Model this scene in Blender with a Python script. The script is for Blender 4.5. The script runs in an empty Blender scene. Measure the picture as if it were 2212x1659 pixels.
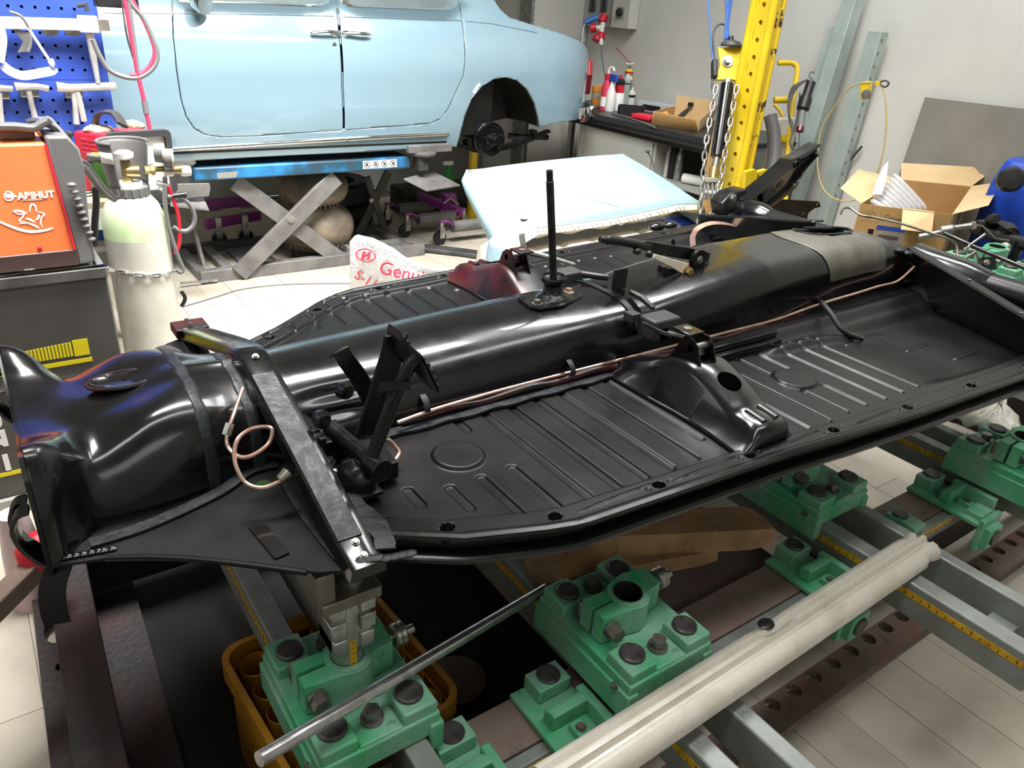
import bpy, math, random
import numpy as np
from mathutils import Vector as V, Matrix as Mx
random.seed(7); np.random.seed(7)
SC = bpy.context.scene
COL = SC.collection
# ------------------------------------------------------------------ camera
CAMP = V((0, 0, 1.6)); FPX = 1628.24
CR = V((0.82040706, -0.56799465, 0.0656836)); CU = V((0.20721692, 0.40241921, 0.89169498)); CF = V((0.53291032, 0.7179421, -0.44784566))
cd = bpy.data.cameras.new('camera'); cam = bpy.data.objects.new('camera', cd); COL.objects.link(cam)
cd.sensor_width = 36; cd.lens = FPX/2212*36; cd.clip_start = .02
cam.matrix_world = Mx(((CR.x, CU.x, -CF.x, 0), (CR.y, CU.y, -CF.y, 0), (CR.z, CU.z, -CF.z, 1.6), (0, 0, 0, 1)))
SC.camera = cam
# ------------------------------------------------------------------ world, lights, exposure
w = bpy.data.worlds.new('world'); SC.world = w; w.use_nodes = True
w.node_tree.nodes['Background'].inputs[0].default_value = (.75, .85, 1, 1)
w.node_tree.nodes['Background'].inputs[1].default_value = .6
SC.view_settings.view_transform = 'Standard'; SC.view_settings.look = 'None'
SC.view_settings.gamma = 1; SC.view_settings.use_curve_mapping = False
SC.view_settings.exposure = 0.0
def area(name, loc, aim, sx, sy, e, col=(1, 1, 1)):
    l = bpy.data.lights.new(name, 'AREA'); l.shape = 'RECTANGLE'; l.size = sx; l.size_y = sy; l.energy = e; l.color = col
    o = bpy.data.objects.new(name, l); COL.objects.link(o); o.location = loc
    d = V(aim)-V(loc); o.rotation_euler = d.to_track_quat('-Z', 'Y').to_euler(); return o
def spread(o, deg): o.data.spread = math.radians(deg); return o
spread(area('skylight_light', (1.1, 2.4, 3.8), (1.25, 3.5, 0), 2.4, .9, 215, (1, .985, .96)), 100)
spread(area('ceiling_lamp_light', (3.3, 2.3, 4.0), (3.6, 2.4, 0), 1.6, .5, 68, (.98, .985, 1)), 150)
area('left_fill_light', (-2.45, 2.0, 2.6), (1.6, 2.6, 1.2), 1.6, 1.0, 10, (.97, .985, 1))  # weak fill added from the left, where no window stands
area('lamp_row_light', (1.1, .35, 4.1), (1.1, .36, 0), 5.0, .5, 80, (1, .99, .97))
area('front_window_light', (.9, -2.35, 3.1), (1.6, 2.4, 1.2), 3.2, .7, 16, (1, .99, .97))
# ------------------------------------------------------------------ pixel of the photograph -> point on a real plane of the room
def ray(x, y): return CR*((x-1106)/FPX)-CU*((y-829.5)/FPX)+CF
def Z(x, y, z): d = ray(x, y); return CAMP+d*((z-1.6)/d.z)
def Y(x, y, v): d = ray(x, y); return CAMP+d*(v/d.y)
def X(x, y, v): d = ray(x, y); return CAMP+d*(v/d.x)
def D(x, y, dep): return CAMP+ray(x, y)*dep
# ------------------------------------------------------------------ materials
def lin(h):
    if not isinstance(h, str): return tuple(h)+(1,)
    c = [int(h[i:i+2], 16)/255 for i in (0, 2, 4)]
    return tuple(x/12.92 if x <= .04045 else ((x+.055)/1.055)**2.4 for x in c)+(1,)
MT = {}
def mat(name, col, rough=.5, metal=0, col2=None, sc=6, thr=(.4, .65), bump=0, bsc=60, rv=0, coat=0, emit=None, alpha=1, trans=0, spec=.5, det=6, col3=None, sc3=20, thr3=(.6, .7), tex='Object', sheen=0):
    if name in MT: return MT[name]
    m = bpy.data.materials.new(name); m.use_nodes = True; nt = m.node_tree; b = nt.nodes['Principled BSDF']; L = nt.links.new
    I = b.inputs
    I['Base Color'].default_value = lin(col); I['Roughness'].default_value = rough; I['Metallic'].default_value = metal
    I['Coat Weight'].default_value = coat; I['Coat Roughness'].default_value = .08; I['Specular IOR Level'].default_value = spec
    I['Transmission Weight'].default_value = trans; I['Alpha'].default_value = alpha
    if sheen: I['Sheen Weight'].default_value = sheen
    if emit: I['Emission Color'].default_value = lin(emit[0]); I['Emission Strength'].default_value = emit[1]
    tc = nt.nodes.new('ShaderNodeTexCoord')
    def noise(s, d=6, r=.6):
        n = nt.nodes.new('ShaderNodeTexNoise'); n.inputs['Scale'].default_value = s; n.inputs['Detail'].default_value = d; n.inputs['Roughness'].default_value = r
        L(tc.outputs[tex], n.inputs['Vector']); return n.outputs['Fac']
    def ramp(f, a, bb, lo=0, hi=1):
        n = nt.nodes.new('ShaderNodeMapRange'); n.inputs[1].default_value = a; n.inputs[2].default_value = bb; n.inputs[3].default_value = lo; n.inputs[4].default_value = hi
        L(f, n.inputs[0]); return n.outputs[0]
    cur = None
    for c2, s2, t2 in ((col2, sc, thr), (col3, sc3, thr3)):
        if c2 is None: continue
        mx = nt.nodes.new('ShaderNodeMix'); mx.data_type = 'RGBA'
        L(ramp(noise(s2, det), *t2), mx.inputs[0])
        if cur is None: mx.inputs[6].default_value = lin(col)
        else: L(cur, mx.inputs[6])
        mx.inputs[7].default_value = lin(c2); cur = mx.outputs[2]
    if cur is not None: L(cur, I['Base Color'])
    if rv: L(ramp(noise(sc*1.7), .3, .7, max(0, rough-rv), min(1, rough+rv)), I['Roughness'])
    if bump:
        bn = nt.nodes.new('ShaderNodeBump'); bn.inputs['Strength'].default_value = bump; bn.inputs['Distance'].default_value = .01
        L(noise(bsc, 3), bn.inputs['Height']); L(bn.outputs[0], I['Normal'])
    MT[name] = m; return m
mat('blackgloss', '0b0b0d', .22, rv=.08, sc=5, coat=.35, bump=.04, bsc=14)
mat('blackpan', '0e0e0f', .34, rv=.07, sc=4, col2='151313', thr=(.45, .7), bump=.02, bsc=30, spec=.36)
mat('blackiron', '0c0c0d', .3, rv=.1, sc=20, bump=.05, bsc=90)
mat('sealer', '1b1f24', .45, rv=.12, sc=26, bump=.2, bsc=45, col2='15181c')
mat('baresteel', '8b8a80', .36, .75, col2='6f6c60', sc=7, rv=.1)
mat('oilsteel', '4d4b4a', .34, .8, col2='2b2a2c', sc=18, rv=.1)
mat('chrome', 'd8d8d6', .1, 1, rv=.05, sc=8)
mat('zinc', 'b9b9b4', .32, .85, col2='8d8c86', sc=25)
mat('copper', 'e0ae98', .25, .8, col2='ecd6c8', sc=30)
mat('brass', 'b09a68', .3, .8, col2='8b7a50', sc=40)
mat('redmottle', '3c0c0e', .38, col2='0d0b0c', sc=7, thr=(.42, .58), rv=.1)
mat('green', '36a56c', .42, col2='86b29b', sc=7, thr=(.34, .66), rv=.08, bump=.12, bsc=70, col3='22392e', sc3=22, thr3=(.66, .8))
mat('boltdark', '5b5656', .45, .5, col2='3c3939', sc=30)
mat('bolthex', '8f8a84', .38, .7, col2='6a645f', sc=40)
mat('railgrey', '8e9490', .42, .25, col2='75746c', sc=9, thr=(.4, .75), rv=.1, col3='4b4743', sc3=30, thr3=(.66, .8))
mat('rustbeam', '7b6258', .6, .1, col2='86786c', sc=6, thr=(.35, .65), bump=.2, bsc=80, col3='5f5c5e', sc3=10, thr3=(.58, .7))
mat('rustplate', '6d5f55', .65, .1, col2='6f4f44', sc=9, thr=(.45, .7), bump=.25, bsc=90, col3='4b4844', sc3=25, thr3=(.6, .72))
mat('darkframe', '252222', .6, .1, col2='34211f', sc=5, thr=(.45, .6), bump=.3, bsc=60, col3='3d3a38', sc3=14, thr3=(.6, .75))
mat('tape', 'd8a91c', .5, col2='b98a12', sc=30)
mat('ink', '15130f', .6)
mat('concrete', 'b4ac9d', .55, col2='a49c8d', sc=3, rv=.1, col3='857a6c', sc3=9, thr3=(.66, .85), bump=.05, bsc=30)
mat('grout', '6d675d', .8)
mat('wallwhite', 'd8d8d2', .7, col2='d0d0c9', sc=2, bump=.08, bsc=40)
mat('ceilmat', 'cfcfca', .8)
mat('timber', 'a5825a', .7, col2='7d6142', sc=9, bump=.3, bsc=40, col3='a58a62', sc3=20)
mat('crate', 'c08a1e', .5, col2='8a5c1a', sc=6, thr=(.4, .7), bump=.1, bsc=30)
mat('sillwhite', 'cfcabd', .3, rv=.1, sc=9, col2='b7ad9c', thr=(.5, .8), col3='7b5a44', sc3=24, thr3=(.7, .8), coat=.2)
mat('carblue', '7c95a1', .12, coat=1.0, col2='79929e', sc=2)
mat('brownmetal', '5a4744', .4, .2)
mat('benchgrey', 'a3a49d', .5, col2='979890', sc=4)
mat('sprgreen', '2f8f3f', .4)
mat('polished', 'cfcfcd', .38, .5, col2='bdbdba', sc=20)
mat('floor_shade', '0d0c0b', .9, col2='171513', sc=5, bump=.1)  # near-black colour standing in for the shade under the pan
mat('rodsteel', 'c9c9c9', .24, .9, col2='a8a8a8', sc=40)
mat('hole_shade', '030303', .9, spec=0)  # shade inside holes as flat black, worn by solid discs and blocks
mat('carinner', '0a0a0b', .3, bump=.6, bsc=120)
mat('rubber', '161617', .6, bump=.1, bsc=80)
mat('rubberdust', '4a4947', .75, col2='2c2b2a', sc=8)
mat('glasscar', '9fb0b4', .05, trans=.6, alpha=.55)
mat('liftblue', '2878b2', .45, col2='22495e', sc=4, thr=(.4, .58), col3='33383b', sc3=5, thr3=(.55, .7))
mat('liftgrey', '757371', .5, .2, col2='5c5a58', sc=7, rv=.1)
mat('liftdark', '4c4b4a', .55, .2, col2='383736', sc=7)
mat('bellows', '786b59', .6, col2='46403a', sc=5, thr=(.4, .65))
mat('purple', '9a3f96', .45, col2='7e3079', sc=8)
mat('vinylblue', '93adb5', .5, col2='88a2aa', sc=3, bump=.08, bsc=150)
mat('cloth', 'c0b7aa', .85, col2='aea598', sc=120, bump=.2, bsc=200)
mat('calico', 'd2c9b4', .8, col2='c0b59e', sc=10, bump=.15, bsc=60)
mat('yellow', 'e0c01e', .42, col2='cfae1c', sc=5, rv=.08, bump=.06, bsc=40)
mat('yellowchip', 'd6b61e', .45, col2='3a2a26', sc=9, thr=(.54, .58), bump=.1, bsc=40)
mat('galv', 'b9c6c1', .38, .2, col2='a8b7b1', sc=6, rv=.08)
mat('steelsheet', '8f8d84', .45, .1, col2='7e7c73', sc=2.5, thr=(.35, .7), col3='908c80', sc3=1.3, thr3=(.5, .8), rv=.08)
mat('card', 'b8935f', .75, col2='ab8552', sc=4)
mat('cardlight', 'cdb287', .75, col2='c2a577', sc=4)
mat('plasticclear', 'e6eaec', .12, trans=.35, alpha=.75, coat=.4, bump=.3, bsc=30)
mat('bluetank', '1d49b8', .4, col2='173b98', sc=3)
mat('orange', 'f0743c', .42, col2='ee7d48', sc=3)
mat('welderred', 'd0213c', .42, col2='b81a2c', sc=4)
mat('greyplastic', '656463', .5)
mat('darkplastic', '333334', .5, bump=.1, bsc=120)
mat('blackplastic', '161617', .45)
mat('cabinetgrey', '55534f', .55, col2='4c4a47', sc=5, bump=.05, bsc=60)
mat('lettering', 'f2f2ee', .5)
mat('yellowprint', 'e4d21e', .5)
mat('bottlegrey', 'd2d0c6', .42, .15, col2='bfbdb3', sc=6, rv=.1, bump=.05, bsc=50)
mat('bottlegreen', 'c9d3b2', .45, col2='b4cf9b', sc=4)
mat('greenglass', '2b4b1c', .3, coat=.4)
mat('lime', 'b9d43a', .4)
mat('pegblue', '2a469f', .45, col2='3450a8', sc=3)
mat('tablewhite', 'd8d8d4', .5)
mat('redplastic', 'd01f35', .4)
mat('blueplastic', '2a72c0', .4)
mat('glove', 'a2937a', .8, col2='7d7160', sc=14, bump=.5, bsc=50)
mat('whiteplastic', 'e8e8e4', .4)
mat('paper', 'd8d5c6', .8, col2='a7a39a', sc=9, thr=(.5, .75), bump=.4, bsc=25)
mat('hosered', 'd23a5a', .45)
mat('hosegrey', '6a6a6a', .5)
mat('hoseblue', '2f5fa8', .5)
mat('hoseyellow', 'd8b93a', .5)
mat('ropegold', 'b9a36a', .6)
mat('orangelabel', 'd9882f', .5)
mat('lampred', '9c1420', .15, coat=.6)
mat('lampdark', '5a0c12', .15, coat=.6)
mat('screen', 'dfe6e6', .3)
mat('cabwhite', 'c9c8c0', .55)
mat('benchblack', '1d1d1e', .4, col2='2a2a2a', sc=12)
mat('woodtop', 'a89b86', .6, col2='94886f', sc=5)
mat('mauvefilm', 'c0a8a8', .3)
# ------------------------------------------------------------------ mesh builder
def cr(pts, k=6, closed=False):
    P = [np.array(p, float) for p in pts]; n = len(P); out = []
    for i in range(n if closed else n-1):
        p0, p1, p2, p3 = (P[(i-1) % n], P[i], P[(i+1) % n], P[(i+2) % n]) if closed else (P[max(i-1, 0)], P[i], P[i+1], P[min(i+2, n-1)])
        for j in range(k):
            t = j/k
            out.append(.5*((2*p1)+(p2-p0)*t+(2*p0-5*p1+4*p2-p3)*t*t+(3*p1-p0-3*p2+p3)*t**3))
    if not closed: out.append(P[-1])
    return [V(p) for p in out]
def frame(d):
    d = V(d).normalized(); a = V((0, 0, 1)) if abs(d.z) < .9 else V((1, 0, 0))
    u = d.cross(a).normalized(); return u, d.cross(u).normalized(), d
WL = {}; ROOT = []
class B:
    def __init__(s): s.v = []; s.f = []
    def add(s, vs, fs):
        n = len(s.v); s.v += [V(p) for p in vs]; s.f += [[i+n for i in q] for q in fs]; return s
    def box(s, x0, x1, y0, y1, z0, z1):
        return s.add([(x, y, z) for z in (z0, z1) for x, y in ((x0, y0), (x1, y0), (x1, y1), (x0, y1))], [(3, 2, 1, 0), (4, 5, 6, 7), (0, 1, 5, 4), (1, 2, 6, 5), (2, 3, 7, 6), (3, 0, 4, 7)])
    def obox(s, c, u, v, w, a, b, d):
        c, u, v, w = V(c), V(u).normalized()*a/2, V(v).normalized()*b/2, V(w).normalized()*d/2
        return s.add([c+u*i+v*j+w*k for k in (-1, 1) for i, j in ((-1, -1), (1, -1), (1, 1), (-1, 1))], [(3, 2, 1, 0), (4, 5, 6, 7), (0, 1, 5, 4), (1, 2, 6, 5), (2, 3, 7, 6), (3, 0, 4, 7)])
    def beam(s, a, b, wd, ht, up=(0, 0, 1)):
        a, b = V(a), V(b); d = b-a; sd = d.cross(V(up)).normalized(); return s.obox((a+b)/2, d, sd, sd.cross(d), d.length, wd, ht)
    def rings(s, rs, cap=True, closed=True):
        n = len(rs[0]); vs = [p for r in rs for p in r]; fs = []
        for i in range(len(rs)-1):
            for j in range(n if closed else n-1):
                k = (j+1) % n; fs.append((i*n+j, i*n+k, (i+1)*n+k, (i+1)*n+j))
        if cap and closed: fs.append(tuple(range(n-1, -1, -1))); fs.append(tuple((len(rs)-1)*n+j for j in range(n)))
        return s.add(vs, fs)
    def cyl(s, a, b, r, r2=None, n=16, cap=True):
        a, b = V(a), V(b); r2 = r if r2 is None else r2; u, v, d = frame(b-a)
        an = [(math.cos(2*math.pi*i/n), math.sin(2*math.pi*i/n)) for i in range(n)]
        return s.rings([[c+u*(x*q)+v*(y*q) for x, y in an] for c, q in ((a, r), (b, r2))], cap)
    def lathe(s, o, ax, prof, n=20, cap=True):
        o = V(o); u, v, d = frame(ax)
        an = [(math.cos(2*math.pi*i/n), math.sin(2*math.pi*i/n)) for i in range(n)]
        return s.rings([[o+d*h+u*(x*q)+v*(y*q) for x, y in an] for q, h in prof], cap)
    def tube(s, pts, r, n=8, cap=True):
        P = [V(p) for p in pts]; rs = []; u = None
        for i, p in enumerate(P):
            d = (P[min(i+1, len(P)-1)]-P[max(i-1, 0)]).normalized()
            if u is None: u = frame(d)[0]
            u = (u-d*u.dot(d)).normalized(); v = d.cross(u); q = r[i] if isinstance(r, (list, tuple)) else r
            rs.append([p+u*(q*math.cos(2*math.pi*j/n))+v*(q*math.sin(2*math.pi*j/n)) for j in range(n)])
        return s.rings(rs, cap)
    def strip(s, pts, wv, wd, th):   # flat bar swept along pts; wv = width direction
        P = [V(p) for p in pts]; rs = []; wv = V(wv).normalized()
        for i, p in enumerate(P):
            d = (P[min(i+1, len(P)-1)]-P[max(i-1, 0)]).normalized(); ww = (wv-d*wv.dot(d)).normalized(); nn = d.cross(ww)
            q = wd[i] if isinstance(wd, (list, tuple)) else wd
            rs.append([p+ww*(q/2*a)+nn*(th/2*b) for a, b in ((-1, -1), (1, -1), (1, 1), (-1, 1))])
        return s.rings(rs)
    def prism(s, poly, wvec):
        P = [V(p) for p in poly]; wv = V(wvec); n = len(P)
        return s.add(P+[p+wv for p in P], [tuple(range(n-1, -1, -1)), tuple(range(n, 2*n))]+[(i, (i+1) % n, (i+1) % n+n, i+n) for i in range(n)])
    def ell(s, c, rx, ry, rz, n=14, m=8, rot=None):
        c = V(c); rs = []
        for i in range(m+1):
            t = math.pi*(.02+.96*i/m)-math.pi/2
            q = [V((rx*math.cos(t)*math.cos(2*math.pi*j/n), ry*math.cos(t)*math.sin(2*math.pi*j/n), rz*math.sin(t))) for j in range(n)]
            rs.append([c+(rot @ p if rot else p) for p in q])
        return s.rings(rs)
    def grid(s, fn, nu, nv, flip=False):
        vs = [fn(i/nu, j/nv) for i in range(nu+1) for j in range(nv+1)]; m = nv+1
        fs = [(i*m+j, (i+1)*m+j, (i+1)*m+j+1, i*m+j+1) for i in range(nu) for j in range(nv)]
        if flip: fs = [q[::-1] for q in fs]
        return s.add(vs, fs)
    def plate(s, loops, o, u, v, th):   # 2D outline with holes, extruded by th along u x v
        cu = bpy.data.curves.new('tmp', 'CURVE'); cu.dimensions = '2D'; cu.fill_mode = 'BOTH'; cu.extrude = th/2
        for lp in loops:
            sp = cu.splines.new('POLY'); sp.points.add(len(lp)-1); sp.use_cyclic_u = True
            for q, p in zip(sp.points, lp): q.co = (p[0], p[1], 0, 1)
        return s.fromcurve(cu, o, u, v)
    def fromcurve(s, cu, o, u, v):
        ob = bpy.data.objects.new('tmp', cu); COL.objects.link(ob); me = bpy.data.meshes.new_from_object(ob.evaluated_get(bpy.context.evaluated_depsgraph_get()))
        u, v = V(u).normalized(), V(v).normalized(); wv = u.cross(v); o = V(o)
        s.add([o+u*p.co.x+v*p.co.y+wv*p.co.z for p in me.vertices], [tuple(q.vertices) for q in me.polygons])
        bpy.data.objects.remove(ob); bpy.data.curves.remove(cu); bpy.data.meshes.remove(me); return s
    def text(s, t, o, u, v, size, th=.0006, align='LEFT', bold=0):
        cu = bpy.data.curves.new('tmp', 'FONT'); cu.body = t; cu.size = size; cu.extrude = th; cu.align_x = align; cu.offset = bold
        return s.fromcurve(cu, o, u, v)
    def xf(s, m): s.v = [m @ p for p in s.v]; return s
    def mirror_y(s, c):
        n = B(); n.v = [V((p.x, 2*c-p.y, p.z)) for p in s.v]; n.f = [list(q[::-1]) for q in s.f]; return n
    def obj(s, name, m, parent=None, smooth=35, bevel=0, seg=2, sub=0, solid=0, kind=None, label=None, cat=None, group=None):
        me = bpy.data.meshes.new(name); v = s.v
        lo = V([min(p[i] for p in v) for i in range(3)]); hi = V([max(p[i] for p in v) for i in range(3)])
        c = (lo+hi)/2
        if parent is None: c.z = lo.z
        me.from_pydata([tuple(p-c) for p in v], [], s.f); me.materials.append(MT[m])
        if smooth:
            me.polygons.foreach_set('use_smooth', [True]*len(me.polygons)); me.set_sharp_from_angle(angle=math.radians(smooth))
        o = bpy.data.objects.new(name, me); COL.objects.link(o); WL[o.name] = c.copy()
        if parent: o.parent = parent; o.location = c-WL[parent.name]
        else: o.location = c; ROOT.append(o)
        if solid: q = o.modifiers.new('s', 'SOLIDIFY'); q.thickness = solid; q.offset = 0
        if bevel: q = o.modifiers.new('b', 'BEVEL'); q.width = bevel; q.segments = seg; q.limit_method = 'ANGLE'; q.angle_limit = math.radians(40)
        if sub: q = o.modifiers.new('u', 'SUBSURF'); q.levels = q.render_levels = sub
        if kind: o['kind'] = kind
        tag(o, label, cat, group); return o
def tag(o, label=None, cat=None, group=None):
    if label: o['label'] = label
    if cat: o['category'] = cat
    if group: o['group'] = group
    return o
def thing(name, loc, label, cat, group=None):
    o = bpy.data.objects.new(name, None); o.empty_display_size = .05; COL.objects.link(o); o.location = loc; WL[o.name] = V(loc); ROOT.append(o); return tag(o, label, cat, group)
def dup(o, parent=None):
    c = o.copy(); COL.objects.link(c)
    if parent: c.parent = parent
    for k in ('label', 'group') if not parent else ():
        if k in c: del c[k]
    for ch in o.children: dup(ch, c)
    return c
def circ(cx, cy, r, n=16, ry=None): return [(cx+r*math.cos(2*math.pi*i/n), cy+(ry or r)*math.sin(2*math.pi*i/n)) for i in range(n)]
def rrect(x0, x1, y0, y1, r, n=4):
    out = []
    for cx, cy, a in ((x1-r, y1-r, 0), (x0+r, y1-r, 90), (x0+r, y0+r, 180), (x1-r, y0+r, 270)):
        out += [(cx+r*math.cos(math.radians(a+90*i/n)), cy+r*math.sin(math.radians(a+90*i/n))) for i in range(n+1)]
    return out
def lerp(xs, ys): return lambda x: float(np.interp(x, xs, ys))
def hexbolt(b, c, ax, r, h, wr=1.35):
    c = V(c); ax = V(ax).normalized(); b.cyl(c, c+ax*h*.25, r*wr, n=18); b.cyl(c+ax*h*.25, c+ax*h, r, n=6); return b
def chain_links(pts, ln, r):   # list of builders, one per link
    P = [V(p) for p in pts]; seg = [(P[i+1]-P[i]).length for i in range(len(P)-1)]; tot = sum(seg); n = max(2, int(tot/ln)); out = []
    def at(s):
        for i, q in enumerate(seg):
            if s <= q or i == len(seg)-1: return P[i]+(P[i+1]-P[i])*(s/q)
            s -= q
    for i in range(n):
        a, b = at(tot*i/n), at(tot*(i+1)/n); d = (b-a).normalized(); u, v, _ = frame(d)
        if i % 2: u, v = v, u
        c = (a+b)/2; hl = ln*.5+r*.6; hw = r*1.9; lp = []
        for j in range(12):
            t = 2*math.pi*j/12; lp.append(c+d*(max(-hl, min(hl, 1.25*hl*math.cos(t))))+u*(hw*math.sin(t)))
        bb = B(); rs = []
        for j, p in enumerate(lp):
            t = (lp[(j+1) % 12]-lp[j-1]).normalized(); a1 = t.cross(v).normalized(); rs.append([p+a1*(r*math.cos(2*math.pi*k/6))+v*(r*math.sin(2*math.pi*k/6)) for k in range(6)])
        rs.append(rs[0]); bb.rings(rs, cap=False); out.append(bb)
    return out
# ================================================================== ROOM
XR = 4.75; XL = -2.6; YB = 6.5; YF = -2.5; ZC = 4.2
fl = B().box(XL, XR, YF, YB, -.1, -.004).obj('floor', 'grout', kind='structure', smooth=0)
random.seed(3)
pl = B().box(0, .153, 0, .998, -.006, 0); pm = pl.obj('floor_plank', 'concrete', fl, smooth=0)
k = 0
for i in range(-5, 30):
    for j in range(-1, 7):
        x = .036+.155*i; y = -.35+j*1.0+(i % 2)*.5
        if y > 6.0 or x+.155 > XR: continue
        o = pm if k == 0 else pm.copy(); k += 1
        if o is not pm: COL.objects.link(o); o.parent = fl
        o.location = V((x+.0765, y+.5, -.003+random.uniform(-.0006, .0006)))-WL['floor']
B().box(XR, XR+.12, YF, YB, 0, ZC).obj('wall_right', 'wallwhite', kind='structure', smooth=0)
B().box(XL, XR, YB, YB+.12, 0, ZC).obj('wall_back', 'wallwhite', kind='structure', smooth=0)
B().box(XL-.12, XL, YF, YB, 0, ZC).obj('wall_left', 'wallwhite', kind='structure', smooth=0)
B().box(XL, XR, YF-.12, YF, 0, ZC).obj('wall_front', 'wallwhite', kind='structure', smooth=0)
B().box(XL, XR, YF, YB, ZC, ZC+.1).obj('ceiling', 'ceilmat', kind='structure', smooth=0)
# ================================================================== STRAIGHTENING BENCH
BN = thing('straightening_bench', (1.6, 1.4, 0), 'heavy rusty steel frame bench lying on the floor under the black floor pan', 'bench')
def hole_x(b, xs, y, z, r): return [circ(x, y, r, 14) for x in xs]
# end beam (left): H profile lying along y, turned two degrees
rot = Mx.Translation((-.02, 1.3, 0)) @ Mx.Rotation(math.radians(-2), 4, 'Z') @ Mx.Translation((.02, -1.3, 0))
b = B().box(-.062, .022, .2, 2.3, .30, .32).box(-.03, -.012, .2, 2.3, .04, .30); b.xf(rot).obj('end_beam', 'darkframe', BN, bevel=.003)
b = B().plate([[(-.128, .2), (.12, .2), (.12, 2.3), (-.128, 2.3)], circ(-.082, 1.86, .028, 18, .05), circ(-.085, 1.72, .01, 12, .014), circ(-.085, 1.1, .028, 18, .05), circ(-.085, .6, .028, 18, .05)], (0, 0, .03), (1, 0, 0), (0, 1, 0), .024)
b.xf(rot).obj('bottom_flange', 'darkframe', BN)
def longbeam(y0, sgn, nm):
    f = lambda d: y0+sgn*d
    def bx(b, x0, x1, d0, d1, z0, z1): return b.box(x0, x1, min(f(d0), f(d1)), max(f(d0), f(d1)), z0, z1)
    bx(B(), .03, 3.6, .03, .142, .285, .32).obj('beam_top', 'rustbeam', BN, bevel=.004)
    bx(B(), .03, 3.6, .0, .028, .288, .316).obj('guide_rail', 'railgrey', BN, bevel=.003)
    bx(B(), .03, 3.6, .06, .08, .05, .285).obj('beam_web', 'darkframe', BN)
    bx(B(), .05, 3.58, -.0015, 0, .292, .306).obj('tape_strip', 'tape', BN, smooth=0)
    t = B()
    for i in range(440): x = .06+i*.008; t.box(x, x+.004, f(0)-.004, f(0)+.004, .272, .286)
    t.box(.05, 3.6, f(0)-.003, f(0)+.004, .284, .291); o = t.obj('rack_teeth', 'railgrey', BN, smooth=0, kind='stuff')
    tk = B()
    for i in range(174): x = .07+i*.02; tk.box(x, x+.002, f(-.0022), f(-.0015), .294, .300 if i % 5 else .305)
    tk.obj('tape_marks', 'ink', BN, smooth=0, kind='stuff')
    lo, hi = sorted((f(-.112), f(-.02)))
    xs = [.3667+.0865*i for i in range(37)]
    B().plate([[(.03, lo), (3.6, lo), (3.6, hi), (.03, hi)]]+[circ(x, f(-.045), .0205, 14) for x in xs], (0, 0, .04), (1, 0, 0), (0, 1, 0), .02).obj('perforated_flange', 'rustplate', BN)
longbeam(.72, 1, 'near'); longbeam(2.03, -1, 'far')

B().box(.03, 1.06, .86, 2.3, .001, .005).obj('shade_sheet', 'floor_shade', BN, smooth=0)  # sheet added to darken the floor where the pan shades it
B().box(1.08, 1.62, .89, 1.88, .27, .278).obj('shelf_sheet', 'rustplate', BN, smooth=0)
B().box(3.53, 3.63, .5, 2.3, .0, .30).obj('end_beam', 'darkframe', BN, bevel=.004)
# cross members: pairs of grey bars across the bench
def crossmember(xa, xb, wa, wb, y0, y1, lab):
    T = thing('cross_member', ((xa+xb)/2, (y0+y1)/2, .33), lab, 'rail')
    for x, wd in ((xa, wa), (xb, wb)): B().box(x, x+wd, y0, y1, .325, .42).obj('bar', 'railgrey', T, bevel=.005)
    B().box(xa-.0015, xa, y0+.02, y1-.02, .382, .398).obj('tape_strip', 'tape', T, smooth=0)
    t = B()
    n = int((y1-y0-.06)/.02)
    for i in range(n): t.box(xa-.0022, xa-.0015, y0+.03+i*.02, y0+.032+i*.02, .385, .391 if i % 5 else .397)
    t.obj('tape_marks', 'ink', T, smooth=0, kind='stuff')
    for y in (y0+.12, y1-.12): B().box(xa+wa-.002, xb+.002, y-.03, y+.03, .33, .36).obj('spacer', 'railgrey', T)
    return T
crossmember(.305, .418, .046, .046, .28, 2.5, 'grey twin-bar cross rail running under the yellow crate end and the steel jig post')
crossmember(.858, .985, .047, .042, .28, 2.5, 'grey twin-bar cross rail under the green clamp with the empty round socket')
crossmember(1.661, 1.825, .052, .040, .28, 2.5, 'grey twin-bar cross rail passing under the upper end of the white sill strip')
crossmember(2.372, 2.51, .05, .046, .28, 2.5, 'grey twin-bar cross rail beside the crumpled dirty paper')
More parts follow.
